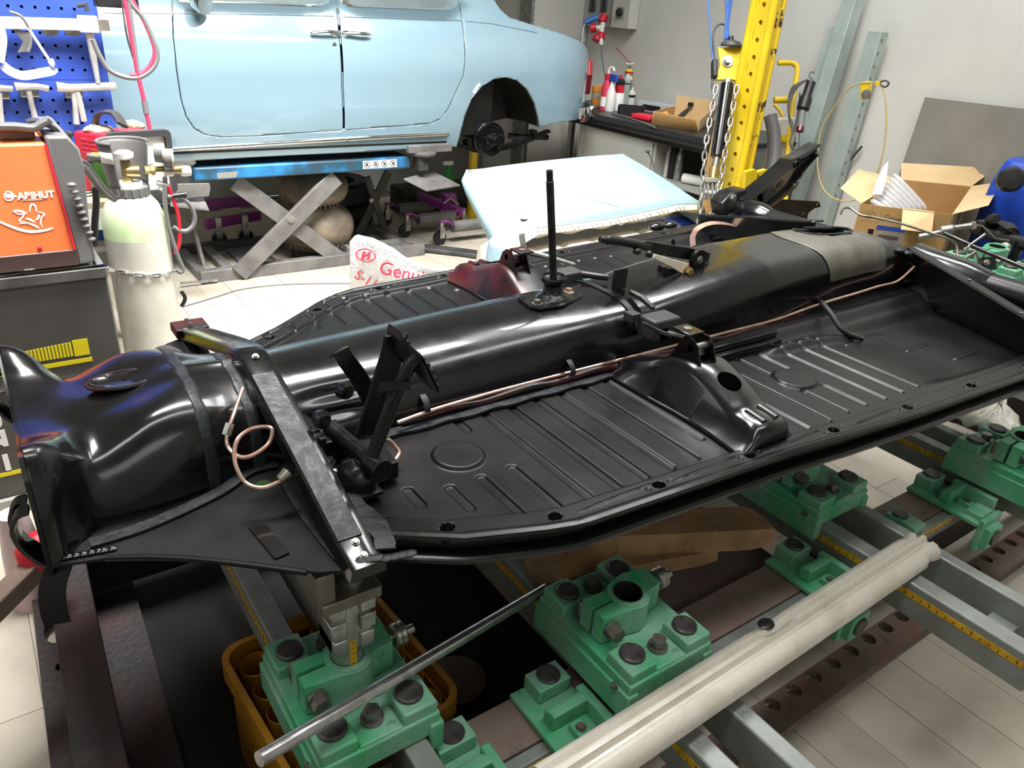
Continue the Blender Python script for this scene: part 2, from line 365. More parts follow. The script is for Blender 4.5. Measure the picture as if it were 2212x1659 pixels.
# green clamp bases on the cross rails
def towerbase(cx, cy, lab, knob=True, socket=True, flip=1):
    T = thing('clamp_base', (cx, cy, .42), lab, 'clamp')
    b = B().box(-.112, .112, -.145, .145, .422, .472).box(-.118, -.09, -.15, .15, .385, .45).box(.09, .118, -.15, .15, .385, .45)
    for sx in (-1, 1):
        for sy in (-1, 1): b.box(min(sx*.042, sx*.108), max(sx*.042, sx*.108), min(sy*.068, sy*.14), max(sy*.068, sy*.14), .47, .497)
    b.box(-.04, .04, -.142, -.085, .47, .478).box(-.04, .04, .085, .142, .47, .478)
    m = Mx.Translation((cx, cy, 0)); b.xf(m).obj('base_block', 'green', T, bevel=.004)
    for sx in (-1, 1):
        for sy in (-1, 1):
            B().lathe((sx*.072, sy*.1, .496), (0, 0, 1), [(.024, 0), (.026, .003), (.0255, .007), (.022, .0095)], 20).xf(m).obj('round_cap', 'boltdark', T)
    for sy in (-1, 1): hexbolt(B(), (0, sy*.1, .478), (0, 0, 1), .0155, .024).xf(m).obj('hex_bolt', 'bolthex', T)
    for sx in (-1, 1): hexbolt(B(), (sx*.118, -.11, .45), (sx, 0, 0), .006, .008).xf(m).obj('side_screw', 'bolthex', T)
    # split clamp ring with ears
    ro = circ(0, 0, .046, 28); o = [p for p in ro if p[0] > -.035]
    out = [(-.092, -.032), (-.03, -.04)]+[(.046*math.cos(a), .046*math.sin(a)) for a in np.radians(np.linspace(-115, -20, 9))]+[(.085, -.01), (.085, .04), (.03, .052)]+[(.046*math.cos(a), .046*math.sin(a)) for a in np.radians(np.linspace(85, 140, 5))]+[(-.092, .034), (-.092, .005), (-.03, .004), (-.03, -.003), (-.092, -.004)]
    B().plate([out, circ(0, 0, .03, 28)], (0, 0, .508), (1, 0, 0), (0, 1, 0), .064).xf(m).obj('clamp_ring', 'green', T, bevel=.003)
    B().lathe((0, 0, .5405), (0, 0, 1), [(.042, -.003), (.042, .003), (.0305, .003), (.0305, -.003)], 28, cap=False).xf(m).obj('ring_rim', 'green', T)
    if socket: B().lathe((0, 0, .476), (0, 0, 1), [(.0298, .07), (.0298, .002), (.001, .002)], 24, cap=False).xf(m).obj('socket_bore', 'darkframe', T)
    hexbolt(B(), (-.072, -.036, .51), (0, -1, 0), .016, .026, 1.2).xf(m).obj('clamp_screw', 'bolthex', T)
    B().box(-.094, -.06, .035, .047, .49, .53).xf(m).obj('clamp_nut', 'bolthex', T, bevel=.003)
    if knob:
        B().lathe((.085, .015, .52), (1, .0, .0), [(.006, 0), (.006, .012), (.02, .012), (.0235, .016), (.0235, .022), (.021, .024), (.0235, .026), (.0235, .034), (.02, .037), (.009, .037), (.009, .056)], 24).xf(m).obj('knob', 'zinc', T)
    return T
TB = towerbase(.93, .803, 'green cast clamp base with an empty round socket and silver knob')
TC = towerbase(.378, .945, 'green cast clamp base holding the steel jig post under the pan corner', socket=False)
TA = towerbase(1.75, .965, 'green cast clamp base tucked half under the outer edge of the floor pan')
TD = towerbase(2.448, .687, 'green cast clamp base beside the crumpled dirty paper')
# saddle clamps gripping the long beam
def saddle(cx, cy, lab, group=None):
    T = thing('saddle_clamp', (cx, cy, .32), lab, 'clamp', group); m = Mx.Translation((cx, cy, 0))
    b = B().box(-.07, .055, -.12, .1, .322, .336)
    b.prism([(-.035, .045, .336), (.045, .045, .336), (.045, .10, .336), (-.035, .10, .336)], (0, 0, .036))
    b.prism([(-.05, -.02, .336), (-.05, .012, .336), (-.05, .012, .366), (-.05, -.005, .376), (-.05, -.02, .376)], (.105, 0, 0))
    b.box(.035, .055, -.11, .02, .33, .375)
    b.box(-.05, .02, -.118, -.07, .322, .352); b.box(-.02, .01, -.07, -.03, .33, .352)
    b.box(-.06, .05, -.135, -.118, .24, .345); b.box(-.045, .03, -.155, -.13, .25, .32)
    b.xf(m).obj('clamp_body', 'green', T, bevel=.003)
    B().lathe((.006, .073, .372), (0, 0, 1), [(.0245, 0), (.0255, .004), (.023, .007)], 18).xf(m).obj('round_cap', 'boltdark', T)
    B().lathe((-.008, -.155, .285), (0, -1, 0), [(.025, 0), (.0255, .004), (.023, .007)], 18).xf(m).obj('round_cap', 'boltdark', T)
    hexbolt(B(), (-.004, -.05, .352), (0, 0, 1), .0085, .006).xf(m).obj('small_screw', 'bolthex', T)
    return T
saddle(.76, .76, 'green saddle clamp on the rusty beam, beside the clamp base with empty socket')
saddle(1.585, .765, 'green saddle clamp on the rusty beam near the upper end of the white strip')
saddle(2.28, .765, 'green saddle clamp on the rusty beam, left of the clamp base by the dirty paper')
saddle(.52, .745, 'green saddle clamp on the rusty beam, cut by the bottom edge of the photo')
for x, y in ((2.03, .765),):
    T = thing('beam_stop', (x, y, .32), 'small green stop with one round cap on the rusty beam behind the white strip', 'clamp')
    B().box(x-.03, x+.03, y-.045, y+.05, .322, .345).obj('stop_body', 'green', T, bevel=.004)
    B().lathe((x, y+.02, .345), (0, 0, 1), [(.022, 0), (.023, .003), (.02, .006)], 18).obj('round_cap', 'boltdark', T)
# far end clamps seen past the tunnel
crossmember(3.26, 3.38, .046, .046, .6, 2.3, 'grey twin-bar cross rail at the far end of the bench carrying the raised green clamp')
TE = towerbase(3.33, 1.29, 'green cast clamp base on a riser, seen past the rear tube beside the cardboard box')
B().box(3.23, 3.43, 1.17, 1.41, .105, .425).obj('riser_block', 'green', TE, bevel=.006); TE.location.z += .32
# jig post
J = thing('jig_post', (.378, .945, .476), 'stepped steel jig post with yellow scale, standing in a green clamp under the pan corner', 'jig')
jx, jy = .352, .885
m = Mx.Translation((.378-.0, .945, 0))
jr = Mx.Translation((.378, .945, 0))
B().cyl((0, 0, .47), (0, 0, .68), .0295, n=28).xf(jr).obj('post', 'zinc', J)
B().box(-.006, .006, -.0302, -.0285, .50, .60).xf(jr).obj('scale_strip', 'tape', J, smooth=0)
t = B()
for i in range(8): t.box(-.003, .003 if i % 2 else 0, -.0307, -.0301, .51+i*.012, .511+i*.012)
t.xf(jr).obj('scale_marks', 'ink', J, smooth=0)
b = B()
for z0, z1, e in ((.583, .616, .038), (.624, .655, .042), (.663, .69, .042)):
    for sx in (-1, 1): b.box(min(sx*.012, sx*e), max(sx*.012, sx*e), -.038, .03, z0, z1)
b.box(-.038, .038, -.03, .03, .58, .69); b.xf(jr).obj('collar_block', 'zinc', J, bevel=.003)
B().box(-.056, .05, -.044, .05, .69, .712).xf(jr).obj('top_plate', 'baresteel', J, bevel=.002)
B().box(-.064, -.03, -.04, .045, .70, .772).xf(jr).obj('side_lug', 'baresteel', J, bevel=.003)
B().lathe((.012, .0, .712), (0, 0, 1), [(.023, 0), (.023, .007), (.016, .01), (.016, .02), (.019, .022), (.019, .028), (.014, .03), (.014, .05), (.016, .052), (.016, .056), (.011, .06), (.011, .078)], 22).xf(jr).obj('threaded_pin', 'zinc', J)
# silver rod, white sill strip, timber, crate
p0, p1 = Z(560, 1640, .60), Z(1178, 1272, .44)
b = B().tube([p0+(p1-p0)*(i/20) for i in range(21)], .012, 16)
o = b.obj('steel_tube', 'rodsteel', smooth=50, label='long bare bright steel tube lying slanted across the green clamp at the crate', cat='tube')
a0, a1 = Z(1988, 1188, .43), Z(1180, 1720, .47); d = (a1-a0).normalized(); sd = d.cross(V((0, 0, 1))).normalized(); up = sd.cross(d)
prof = [(-.052, -.016), (-.05, .004), (-.034, .018), (-.02, .02), (-.014, .012), (-.008, .012), (-.002, .024), (.008, .024), (.014, .01), (.02, .008), (.028, .016), (.04, .012), (.05, -.004), (.055, -.02), (.05, -.022), (.03, -.01), (0, -.004), (-.03, -.008)]
S = thing('sill_strip', a0, 'dirty white ribbed metal sill strip lying diagonally across the grey cross rails', 'metal strip')
rs = []
n = 60
for i in range(n+1):
    t = i/n; s = 1.0; pinch = math.exp(-((t-.028)/.01)**2)*.25; dent = math.exp(-((t-.5)/.03)**2)
    rs.append([a0+(a1-a0)*t+sd*(x*(1-pinch))*.92+up*((z if not (x > 0) else z-dent*.012)*(1-.25*pinch)+.02) for x, z in prof])
B().rings(rs).obj('strip_body', 'sillwhite', S, smooth=50)
B().ell(a0+(a1-a0)*.495+sd*.036+up*.026, .022, .016, .004, rot=Mx((d, sd, up)).transposed()).obj('rust_spot', 'oilsteel', S)
hexbolt(B(), a0+(a1-a0)*.012+sd*.03+up*.024, up, .007, .006).obj('end_rivet', 'oilsteel', S)
def timber(c, u, ln, wd, th, tilt, lab, seed):
    u = V(u).normalized(); sdv = u.cross(V((0, 0, 1))).normalized(); u2 = (u+V((0, 0, tilt))).normalized(); upv = sdv.cross(u2)
    rr = random.Random(seed); rs = []
    for i in range(13):
        t = i/12; e = 1 if i not in (0, 12) else .86
        q = []
        for a, bb in ((-1, -1), (-.3, -1.03), (.4, -1), (1, -1), (1.02, -.2), (1, .6), (.9, 1), (.2, 1.04), (-.5, 1), (-.97, .95), (-1.02, .1)):
            q.append(V(c)+u2*((t-.5)*ln+rr.uniform(-.004, .004)+(.012*a if i in (0, 12) else 0))+sdv*(wd/2*a*e+rr.uniform(-.001, .001))+upv*(th/2*bb*e+rr.uniform(-.001, .001)))
        rs.append(q)
    o = B().rings(rs).obj('timber_block', 'timber', smooth=25); tag(o, lab, 'wood block'); return o
timber((1.22, .975, .470), Z(1650, 1190, .48)-Z(1180, 1215, .48), .52, .105, .058, 0, 'thick rough timber plank with a knot lying on top of the other one', 1)
timber((1.10, .985, .424), Z(1400, 1225, .42)-Z(1180, 1265, .42), .46, .10, .036, 0, 'thin weathered timber plank under the thicker one, by the green clamp with empty socket', 2)
# yellow bottle crate
c0, c1 = V((.262, .93, 0)), V((.64, .93, 0))
K = thing('bottle_crate', (.44, 1.14, 0), 'dirty yellow plastic bottle crate with round cells standing under the clamp with the jig post', 'crate')
cw, cl = .19, .21
def slab(z0, z1, inset=0): return [rrect(-cw+inset, cw-inset, -cl+inset, cl-inset, .045, 5)]
mk = Mx.Translation((.43, 1.13, 0)) @ Mx.Rotation(math.radians(4), 4, 'Z')
B().plate([rrect(-cw, cw, -cl, cl, .05, 6), rrect(-cw+.014, cw-.014, -cl+.014, cl-.014, .04, 6)], (0, 0, .265), (1, 0, 0), (0, 1, 0), .05).xf(mk).obj('rim', 'crate', K, bevel=.003)
B().plate([rrect(-cw+.012, cw-.012, -cl+.012, cl-.012, .045, 6), rrect(-cw+.02, cw-.02, -cl+.02, cl-.02, .04, 6)], (0, 0, .125), (1, 0, 0), (0, 1, 0), .24).xf(mk).obj('side_wall', 'crate', K)
B().box(-cw+.02, cw-.02, -cl+.02, cl-.02, .005, .02).xf(mk).obj('crate_floor', 'crate', K)
for i in range(4):
    for j in range(5):
        x = -.124+i*.083; y = -.15+j*.075
        B().lathe((x, y, 0), (0, 0, 1), [(.037, .02), (.037, .262), (.0345, .265), (.0335, .262), (.0335, .02)], 20, cap=False).xf(mk).obj('bottle_cell', 'crate', K)
# dirty paper, lumps, stain disc
o = B().lathe((.77, 1.19, .013), (0, 0, 1), [(.078, 0), (.08, .004), (.06, .009), (.001, .01)], 26).obj('oily_disc', 'rustplate'); tag(o, 'round rusty speckled disc lying on the dark floor inside the bench', 'disc')
pp = [(2065, 905), (2130, 865), (2165, 850), (2180, 885), (2205, 905), (2200, 935), (2150, 930), (2095, 918)]
rr = random.Random(5)
ring = [Z(x, y, .46) for x, y in pp]; cen = sum(ring, V())/len(ring)
rs = []
for q in (1.0, .75, .45, .1):
    rs.append([cen+(p-cen)*q+V((0, 0, (1-q)*.05+rr.uniform(-.014, .014))) for p in cr(ring, 4, True)])
o = B().rings(rs, cap=False).obj('crumpled_paper', 'paper', solid=.002, smooth=20); tag(o, 'crumpled dirty white paper sheet lying by the green clamp at the pan edge', 'paper')
# red-brown pull bar with red pad at the left end
T = thing('pull_arm', (-.25, 1.8, .3), 'rusty brown pull arm with red pad beside the front end of the floor pan', 'arm')
p0, p1 = Z(-30, 1330, .4), Z(112, 1190, .45)
B().beam(p0, p1, .045, .045).obj('arm_bar', 'rustbeam', T, bevel=.004)
B().ell(Z(88, 1192, .46), .05, .045, .05).obj('rubber_pad', 'redplastic', T)
B().lathe(Z(70, 1265, .05), (0, 0, 1), [(.06, -.05), (.055, .02), (.05, .12), (.04, .2), (.035, .25)], 18).obj('arm_foot', 'mauvefilm', T)
# ================================================================== FLOOR PAN OF THE CLASSIC CAR
YC = 1.374
FP = thing('floor_pan', (1.3, YC, .78), 'glossy black car floor pan with tunnel, ribbed floors and pedals, lying on the bench', 'car part')
dn = lerp([.36, .415, .54, .671, .733, .929, 1.273, 1.465, 1.722, 2.168, 2.6], [.42, .459, .543, .592, .610, .622, .642, .662, .682, .704, .725])
df = lerp([.36, .461, .57, .68, .73, .80, .858, 1.082, 1.464, 2.226, 2.6], [.30, .354, .421, .505, .545, .585, .605, .624, .668, .735, .76])
def sm(x, a, b): t = np.clip((x-a)/(b-a), 0, 1); return t*t*(3-2*t)
def panhalf(sgn, dfun, name):
    xs = np.linspace(.385, 2.54, 860); n = 210
    dd = np.array([dfun(x) for x in xs]); Xg = np.repeat(xs[:, None], n+1, 1)
    t = np.linspace(0, 1, n+1)[None, :]; d0 = .130
    Dg = d0+(dd[:, None]-d0)*t
    edge = dd[:, None]-Dg
    z = .809+.011*sm(edge, .062, .05)                          # raised flange
    z = np.where(edge < .012, z+.004*sm(edge, .012, .004), z)
    # well at the rear and ledge beside the tunnel
    z = z-.026*sm(Xg, 1.80, 2.15)*sm(Dg, .24, .29)*sm(edge, .075, .12)
    z = z+.022*sm(Xg, 1.30, 1.75)*sm(Dg, .245, .20)
    z = z+.014*np.exp(-((Dg-.275-.03*sm(Xg, 1.7, 2.2))/.016)**2)*sm(Xg, 1.62, 1.72)*sm(Xg, 2.18, 2.05)
    def capsule(x0, y0, x1, y1, r, h):
        px, py = Xg-x0, Dg-y0; vx, vy = x1-x0, y1-y0; L = vx*vx+vy*vy
        q = np.clip((px*vx+py*vy)/L, 0, 1); dist = np.hypot(px-q*vx, py-q*vy)
        return h*sm(dist, r+.003, r-.001)
    cyl = 0
    ribs = []
    for i in range(8):
        x = .668+.0695*i
        if i == 0: ribs += [(x, .40, x, .53)]
        elif i == 1: ribs += [(x, .175, x, .235), (x, .40, x, .545)]
        else: ribs += [(x, .178, x, .55 if i < 7 else .5)]
    ribs += [(.60, .40, .60, .47), (.53, .37, .53, .42)]
    for i in range(8):
        x = 1.33+.0755*i
        if i < 1: ribs += [(x, .40, x, .56)]
        elif i in (3, 4): ribs += [(x, .26, x, .36), (x, .47, x, .58)]
        else: ribs += [(x, .26, x, .585)]
    for r in ribs: z = z-capsule(*r, .0085, .0045)
    for x, y, r in ((.668, .316, .05), (1.592, .414, .052)):
        ds = np.hypot(Xg-x, Dg-y); z = z+.007*sm(ds, r+.005, r-.003); z = np.where(abs(ds-r-.012) < .006, np.minimum(z, .809), z)
    for a in ((1.95, .33, 2.12, .33), (2.12, .42, 2.22, .42), (2.2, .52, 2.3, .52)): z = z+capsule(*a, .006, .004)
    # flange holes (dimpled through) and slots
    for hx in (.53, .706, .936, 1.179, 1.433, 1.695, 1.967, 2.25):
        hd = dfun(hx)-.027; q = np.hypot((Xg-hx)/1.25, Dg-hd); z = z-.03*sm(q, .0105, .0075)
        for s in (-1, 1) if hx > .9 else (): q = np.hypot(Xg-hx-s*.028, Dg-hd); z = z-.004*sm(q, .005, .003)
    for a, b2 in ((.80, .88), (1.02, 1.12), (1.27, 1.37), (1.53, 1.62)):
        hd = dfun((a+b2)/2)-.03; q = abs(Dg-hd)+.05*np.maximum(0, abs(Xg-(a+b2)/2)-(b2-a)/2); z = z+.002*sm(q, .004, .001)
    b = B(); b.v = [V((Xg[i, j], YC+sgn*Dg[i, j], z[i, j])) for i in range(len(xs)) for j in range(n+1)]
    m = n+1; b.f = [(i*m+j, (i+1)*m+j, (i+1)*m+j+1, i*m+j+1) if sgn > 0 else (i*m+j+1, (i+1)*m+j+1, (i+1)*m+j, i*m+j) for i in range(len(xs)-1) for j in range(n)]
    o = b.obj('floor_half', 'blackpan', FP, smooth=50)
    # rolled edge below the flange
    prof = [(.0, .824), (.007, .821), (.008, .814), (-.004, .808), (-.022, .805), (-.022, .780), (-.002, .776), (.006, .770), (.006, .764), (-.004, .760), (-.03, .764), (-.03, .80)]
    ex = [.37]+list(np.linspace(.41, 2.46, 80)); rs = []
    for x in ex:
        d = dfun(x); rs.append([V((x, YC+sgn*(d+o2), zz)) for o2, zz in prof])
    B().rings(rs).obj('rolled_edge', 'blackgloss', FP, smooth=45)
    return o
panhalf(-1, dn, 'near'); panhalf(1, df, 'far')
# tunnel
ztop = lerp([.38, .43, .69, .92, 1.24, 1.35, 1.52, 1.8, 2.1, 2.3, 2.47], [.938, .936, .942, .95, .955, .958, .976, 1.0, 1.005, 1.0, .985])
nexp = lerp([.38, .6, 1.2, 1.6, 2.2], [2.3, 2.5, 3.0, 4.2, 4.6])
wid = lerp([.38, .5, 1.8, 2.1, 2.3, 2.47], [.155, .162, .160, .150, .14, .135])
def tun_pt(x, a, off=0):
    n = nexp(x); c, s = math.cos(a), math.sin(a)
    d = (wid(x)+off)*math.copysign(abs(c)**(2/n), c); z = .80+(ztop(x)+off-.80)*max(0, s)**(2/n)
    bx = math.exp(-((x-.50)/.07)**2)
    if c > 0: d -= bx*.016*(math.exp(-((z-.895)/.012)**2)+math.exp(-((z-.865)/.012)**2))
    return V((x, YC-d, z))
NX, NA = 420, 120
b = B(); xs = [.38+(2.47-.38)*i/NX for i in range(NX+1)]
b.v = [tun_pt(x, math.pi*j/NA) for x in xs for j in range(NA+1)]
def inhole(c): return ((c.x-2.30)/.135)**2+((c.y-1.425)/.062)**2 < 1 and c.z > .95
for i in range(NX):
    for j in range(NA):
        q = (i*(NA+1)+j, (i+1)*(NA+1)+j, (i+1)*(NA+1)+j+1, i*(NA+1)+j+1)
        if not inhole(sum((b.v[k] for k in q), V())/4): b.f.append(q)
b.obj('tunnel', 'blackgloss', FP, smooth=60, solid=.003)
# bare metal patch on the tunnel
b = B(); n1, n2 = 110, 100
def pe(t, j):
    a = math.radians(14)+math.radians(150)*j/n2
    x0 = 2.045+.05*(1-math.sin(a)) if a < 1.6 else 2.045+.14*(-math.cos(a))**1.2
    return tun_pt(x0+(2.41-x0)*t, a, .0028)
b.v = [pe(i/n1, j) for i in range(n1+1) for j in range(n2+1)]
for i in range(n1):
    for j in range(n2):
        q = (i*(n2+1)+j, (i+1)*(n2+1)+j, (i+1)*(n2+1)+j+1, i*(n2+1)+j+1)
        if not inhole(sum((b.v[k] for k in q), V())/4): b.f.append(q)
o = b.obj('bare_patch', 'baresteel', FP, smooth=60, solid=.0015); o['label'] = 'bare unpainted steel patch on the tunnel'
# opening rim
rr_ = [V((2.30+.137*math.cos(t), 1.425+.064*math.sin(t), 0)) for t in np.linspace(0, 2*math.pi, 41)]
def tz(x, y):
    n = nexp(x); d = min(.999, abs(y-YC)/wid(x)); return .80+(ztop(x)-.80)*(1-d**n)**(1/n)
B().tube([V((p.x, p.y, tz(p.x, p.y)+.003)) for p in rr_], .005, 8).obj('opening_rim', 'blackiron', FP)
# frame head
ST = [(-.022, 1.10, 1.165, .970, .925), (.0, 1.108, 1.175, .966, .925), (.022, 1.135, 1.185, .950, .925), (.045, 1.165, 1.205, .922, .926), (.072, 1.168, 1.22, .906, .928), (.115, 1.168, 1.232, .922, .930), (.17, 1.172, 1.238, .943, .938), (.235, 1.185, 1.25, .945, .956), (.30, 1.205, 1.262, .925, .955), (.36, 1.212, 1.268, .915, .948), (.42, 1.216, 1.275, .912, .938)]
rs = []
def sect(yb, yr, zr, zc):
    p = [(yb, .795), (yb+.004, .82), (yb+(yr-yb)*.25, .80+(zr-.80)*.55), (yb+(yr-yb)*.6, .80+(zr-.80)*.85), (yr, zr), (yr+.045, zr+(zc-zr)*.45+.004), (yr+.09, zr+(zc-zr)*.8), (YC, zc)]
    full = [V((0, y, z)) for y, z in p]+[V((0, 2*YC-y, z)) for y, z in p[-2::-1]]
    return cr(full, 4)
S0 = [sect(*s[1:]) for s in ST]
xsn = cr([V((s[0], 0, 0)) for s in ST], 5)
for k in range(len(S0[0])):
    pass
cols = [cr([V((ST[i][0], S0[i][k].y, S0[i][k].z)) for i in range(len(ST))], 5) for k in range(len(S0[0]))]
b = B(); nr = len(cols[0]); nc = len(cols)
b.v = [cols[k][i] for i in range(nr) for k in range(nc)]
b.f = [(i*nc+k, (i+1)*nc+k, (i+1)*nc+k+1, i*nc+k+1) for i in range(nr-1) for k in range(nc-1)]
b.obj('frame_head', 'blackgloss', FP, smooth=50, solid=.004)
# oval pressed opening with red overspray on top of the frame head
OV = B().tube([V((.155+.062*math.cos(t), 1.40+.036*math.sin(t), .942)) for t in np.linspace(0, 2*math.pi, 33)], .0035, 6).obj('oval_rim', 'redmottle', FP)
rs = []
for q, dz in ((1.0, .0015), (.9, .004), (.8, .0), (.5, -.002), (.05, -.003)): rs.append([V((.155+.062*q*math.cos(t), 1.40+.036*q*math.sin(t), .9415+dz+.0)) for t in np.linspace(0, 2*math.pi, 28, endpoint=False)])
o = B().rings(rs, cap=False).obj('oval_pressing', 'blackgloss', FP)
# front plate with two axle cut-outs, and axle saddles
out = [(1.098, .785), (1.098, .90), (1.10, .955), (1.135, .975), (1.175, .968), (1.23, .93), (YC, .918)]
out += [(2*YC-y, z) for y, z in out[-2::-1]]
B().plate([out, circ(1.17, .845, .022, 16, .03), circ(2*YC-1.17, .845, .022, 16, .03)], (-.024, 0, 0), (0, 1, 0), (0, 0, 1), .006).obj('front_plate', 'blackgloss', FP, bevel=.002)
for s in (-1, 1):
    m = lambda y: YC+s*(YC-y)
    lip = cr([V((-.03, m(1.105), .905)), V((-.045, m(1.108), .90)), V((-.055, m(1.112), .875)), V((-.05, m(1.115), .84)), V((-.038, m(1.115), .815)), V((-.026, m(1.112), .80))], 5)
    B().strip(lip, (.2, 1, .1), .02, .006).obj('axle_saddle', 'blackgloss', FP)
    B().strip([p+V((.0, s*-.03, 0)) for p in lip], (.2, 1, .1), .02, .006).obj('axle_saddle', 'blackgloss', FP)
# flat bottom plate of the frame head, folded side lip
for s in (-1, 1):
    m = lambda y: YC+s*(YC-y)
    pp = [(-.02, 1.10), (.06, 1.078), (.20, .985), (.315, .888), (.37, .862), (.39, .90), (.39, 1.22), (.23, 1.20), (.08, 1.18)]
    B().plate([[(x, m(y)) for x, y in pp]], (0, 0, .798), (1, 0, 0), (0, 1, 0), .005).obj('bottom_plate', 'blackpan', FP, bevel=.001)
    B().tube(cr([V((.05, m(1.082), .799)), V((.12, m(1.04), .801)), V((.20, m(.984), .799)), V((.30, m(.90), .797))], 6), .005, 8).obj('plate_edge', 'blackpan', FP)
    o = B().strip(cr([V((.035, m(1.125), .8035)), V((.12, m(1.13), .8035)), V((.24, m(1.165), .804)), V((.31, m(1.205), .805)), V((.36, m(1.205), .805))], 8), (0, 1, 0), .024, .004).obj('sealer_strip', 'sealer', FP); 
    B().strip(cr([V((.355, m(.90), .803)), V((.35, m(1.02), .803)), V((.355, m(1.14), .804))], 6), (1, 0, 0), .02, .003).obj('sealer_strip', 'sealer', FP)
    B().plate([rrect(-.013, .013, -.055, .045, .003)], V((Z(578, 1165, .8).x, m(Z(578, 1165, .8).y), .8025)), (1, .1*-s, 0), (.1*s, 1, 0), .003).obj('tab_plate', 'blackgloss', FP)
# hanging front lip
pl_ = cr([V((-.03, 1.115, .79)), V((-.045, 1.10, .765)), V((-.05, 1.09, .735)), V((-.05, 1.085, .71))], 5)
B().rings([[p+V((0, 0, 0)), p+V((.035, -.015, .004)), p+V((.036, -.017, .002)), p+V((.001, -.002, -.002))] for p in pl_]).obj('hanging_lip', 'blackpan', FP)
b = B()
for i in range(9): b.ell((-.012+.009*i+random.uniform(-.003, .003), 1.112-.002*i, .802), .009, .007, .005, 8, 5)
b.obj('weld_beads', 'blackgloss', FP, kind='stuff')
# seam sealer bands round the tube
def band(x0, x1, off, wob):
    b = B(); nu, nv = 10, 60
    kk = [min(range(len(cols[0])), key=lambda i: abs(cols[0][i].x-x)) for x in np.linspace(x0, x1, nu+1)]
    def at(x):
        i = 0
        while i < len(cols[0])-2 and cols[0][i+1].x < x: i += 1
        t = (x-cols[0][i].x)/(cols[0][i+1].x-cols[0][i].x); return [c[i]+(c[i+1]-c[i])*t for c in cols]
    rows = []
    for u in range(nu+1):
        x = x0+(x1-x0)*u/nu; P = at(min(.419, x)); row = []
        e = min(u, nu-u)/nu
        for k, p in enumerate(P):
            q = V((0, p.y-YC, (p.z-.86)*1.6)).normalized()*(off*min(1, e*6))
            row.append(V((x+wob*math.sin(k*.9+u)*.4, p.y+q.y, p.z+q.z)))
        rows.append(row)
    b.rings(rows, cap=False, closed=False); return b
band(.232, .258, .0045, .003).obj('sealer_strip', 'sealer', FP, smooth=60)
band(.318, .345, .005, .004).obj('sealer_strip', 'sealer', FP, smooth=60)
band(.395, .418, .006, .004).obj('sealer_strip', 'sealer', FP, smooth=60)
# cross member over the tunnel
path = [(.84, .822), (.90, .834), (1.0, .866), (1.12, .902), (1.22, .932), (1.29, .952), (1.35, .966), (YC, .968)]
path += [(2*YC-y, z) for y, z in path[-2::-1]]
P = cr([V((.378, y, z)) for y, z in path], 5)
rs = []
for i, p in enumerate(P):
    d = (P[min(i+1, len(P)-1)]-P[max(i-1, 0)]).normalized(); nn = V((0, -d.z, d.y))
    rs.append([p+V((x, 0, 0))+nn*z for x, z in ((-.031, -.026), (-.028, -.004), (-.022, .0), (.022, 0), (.028, -.004), (.031, -.026))])
XM = B().rings(rs).obj('cross_member', 'blackgloss', FP, smooth=45)
B().strip([p+V((-.004, 0, .0012)) for p in P[5:26]], (1, 0, 0), .04, .002).obj('sealer_coat', 'sealer', XM)
for y, z in ((.86, .827), (.89, .832), (1.34, .966)): hexbolt(B(), (.378, y, z), (0, -.3, 1), .005, .005).obj('screw', 'zinc', XM)
for y in (1.888, 1.918): hexbolt(B(), (.378, y, .828), (0, .3, 1), .006, .006).obj('screw', 'zinc', XM)
o = B().box(.338, .418, 1.86, 1.925, .805, .829).obj('red_end_block', 'redmottle', XM, bevel=.003)
rr = random.Random(4)
q = [V((.415, .86, .824)), V((.425, .90, .828)), V((.42, 1.0, .826)), V((.418, 1.1, .83))]
B().strip(cr(q, 5), (1, 0, 0), [.03+.012*rr.random() for _ in range(16)], .004).obj('sealer_strip', 'sealer', FP)
b = B()
for i in range(7): b.ell((.372+.012*i, .855-.004*i+rr.uniform(-.003, .003), .823), .012, .009, .004, 8, 5)
b.obj('sealer_blob', 'sealer', FP, kind='stuff')
# pan front corner block near the jig
B().cyl((.378, .945, .80), (.378, .945, .778), .016, n=16).obj('mount_nut', 'blackiron', FP)
# copper pipe along the tunnel foot
cp = [Z(x, y, .835) for x, y in ((858, 914), (930, 888), (1010, 864), (1120, 832), (1230, 802), (1330, 770), (1440, 744), (1490, 730), (1560, 706), (1640, 680))]
cp = [V((p.x, min(p.y, 1.212), .836)) for p in cp]+[V((1.95, 1.208, .848)), V((2.07, 1.203, .859)), V((2.2, 1.195, .868)), V((2.33, 1.20, .87)), V((2.44, 1.20, .872)), Y(1975, 576, 1.21)]
o = B().tube(cr(cp, 6), .0042, 8).obj('brake_pipe', 'copper', FP); o['label'] = 'copper brake pipe along the foot of the tunnel'
B().strip(cr([V((x, YC-wid(x)-.026+.006*(i % 2), .814)) for i, x in enumerate(np.linspace(.55, 1.5, 18))], 3), (0, 1, 0), .026, .006).obj('sealer_strip', 'sealer', FP)
B().tube(cr([V((x, YC-wid(x)-.006, .822+.003*(i % 3))) for i, x in enumerate(np.linspace(.62, 2.0, 22))], 3), .0085, 8).obj('red_seam', 'redmottle', FP)['label'] = 'reddish rust-toned seam behind the copper pipe'
for (x, y), zz in (((918, 878), .845), ((1232, 800), .845), ((1790, 632), .87)):
    p = Z(x, y, zz); B().strip(cr([p+V((0, .012, .022)), p+V((0, -.004, .012)), p+V((0, -.012, -.004)), p+V((0, -.006, -.012))], 4), (1, 0, 0), .014, .003).obj('pipe_clip', 'sealer', FP)
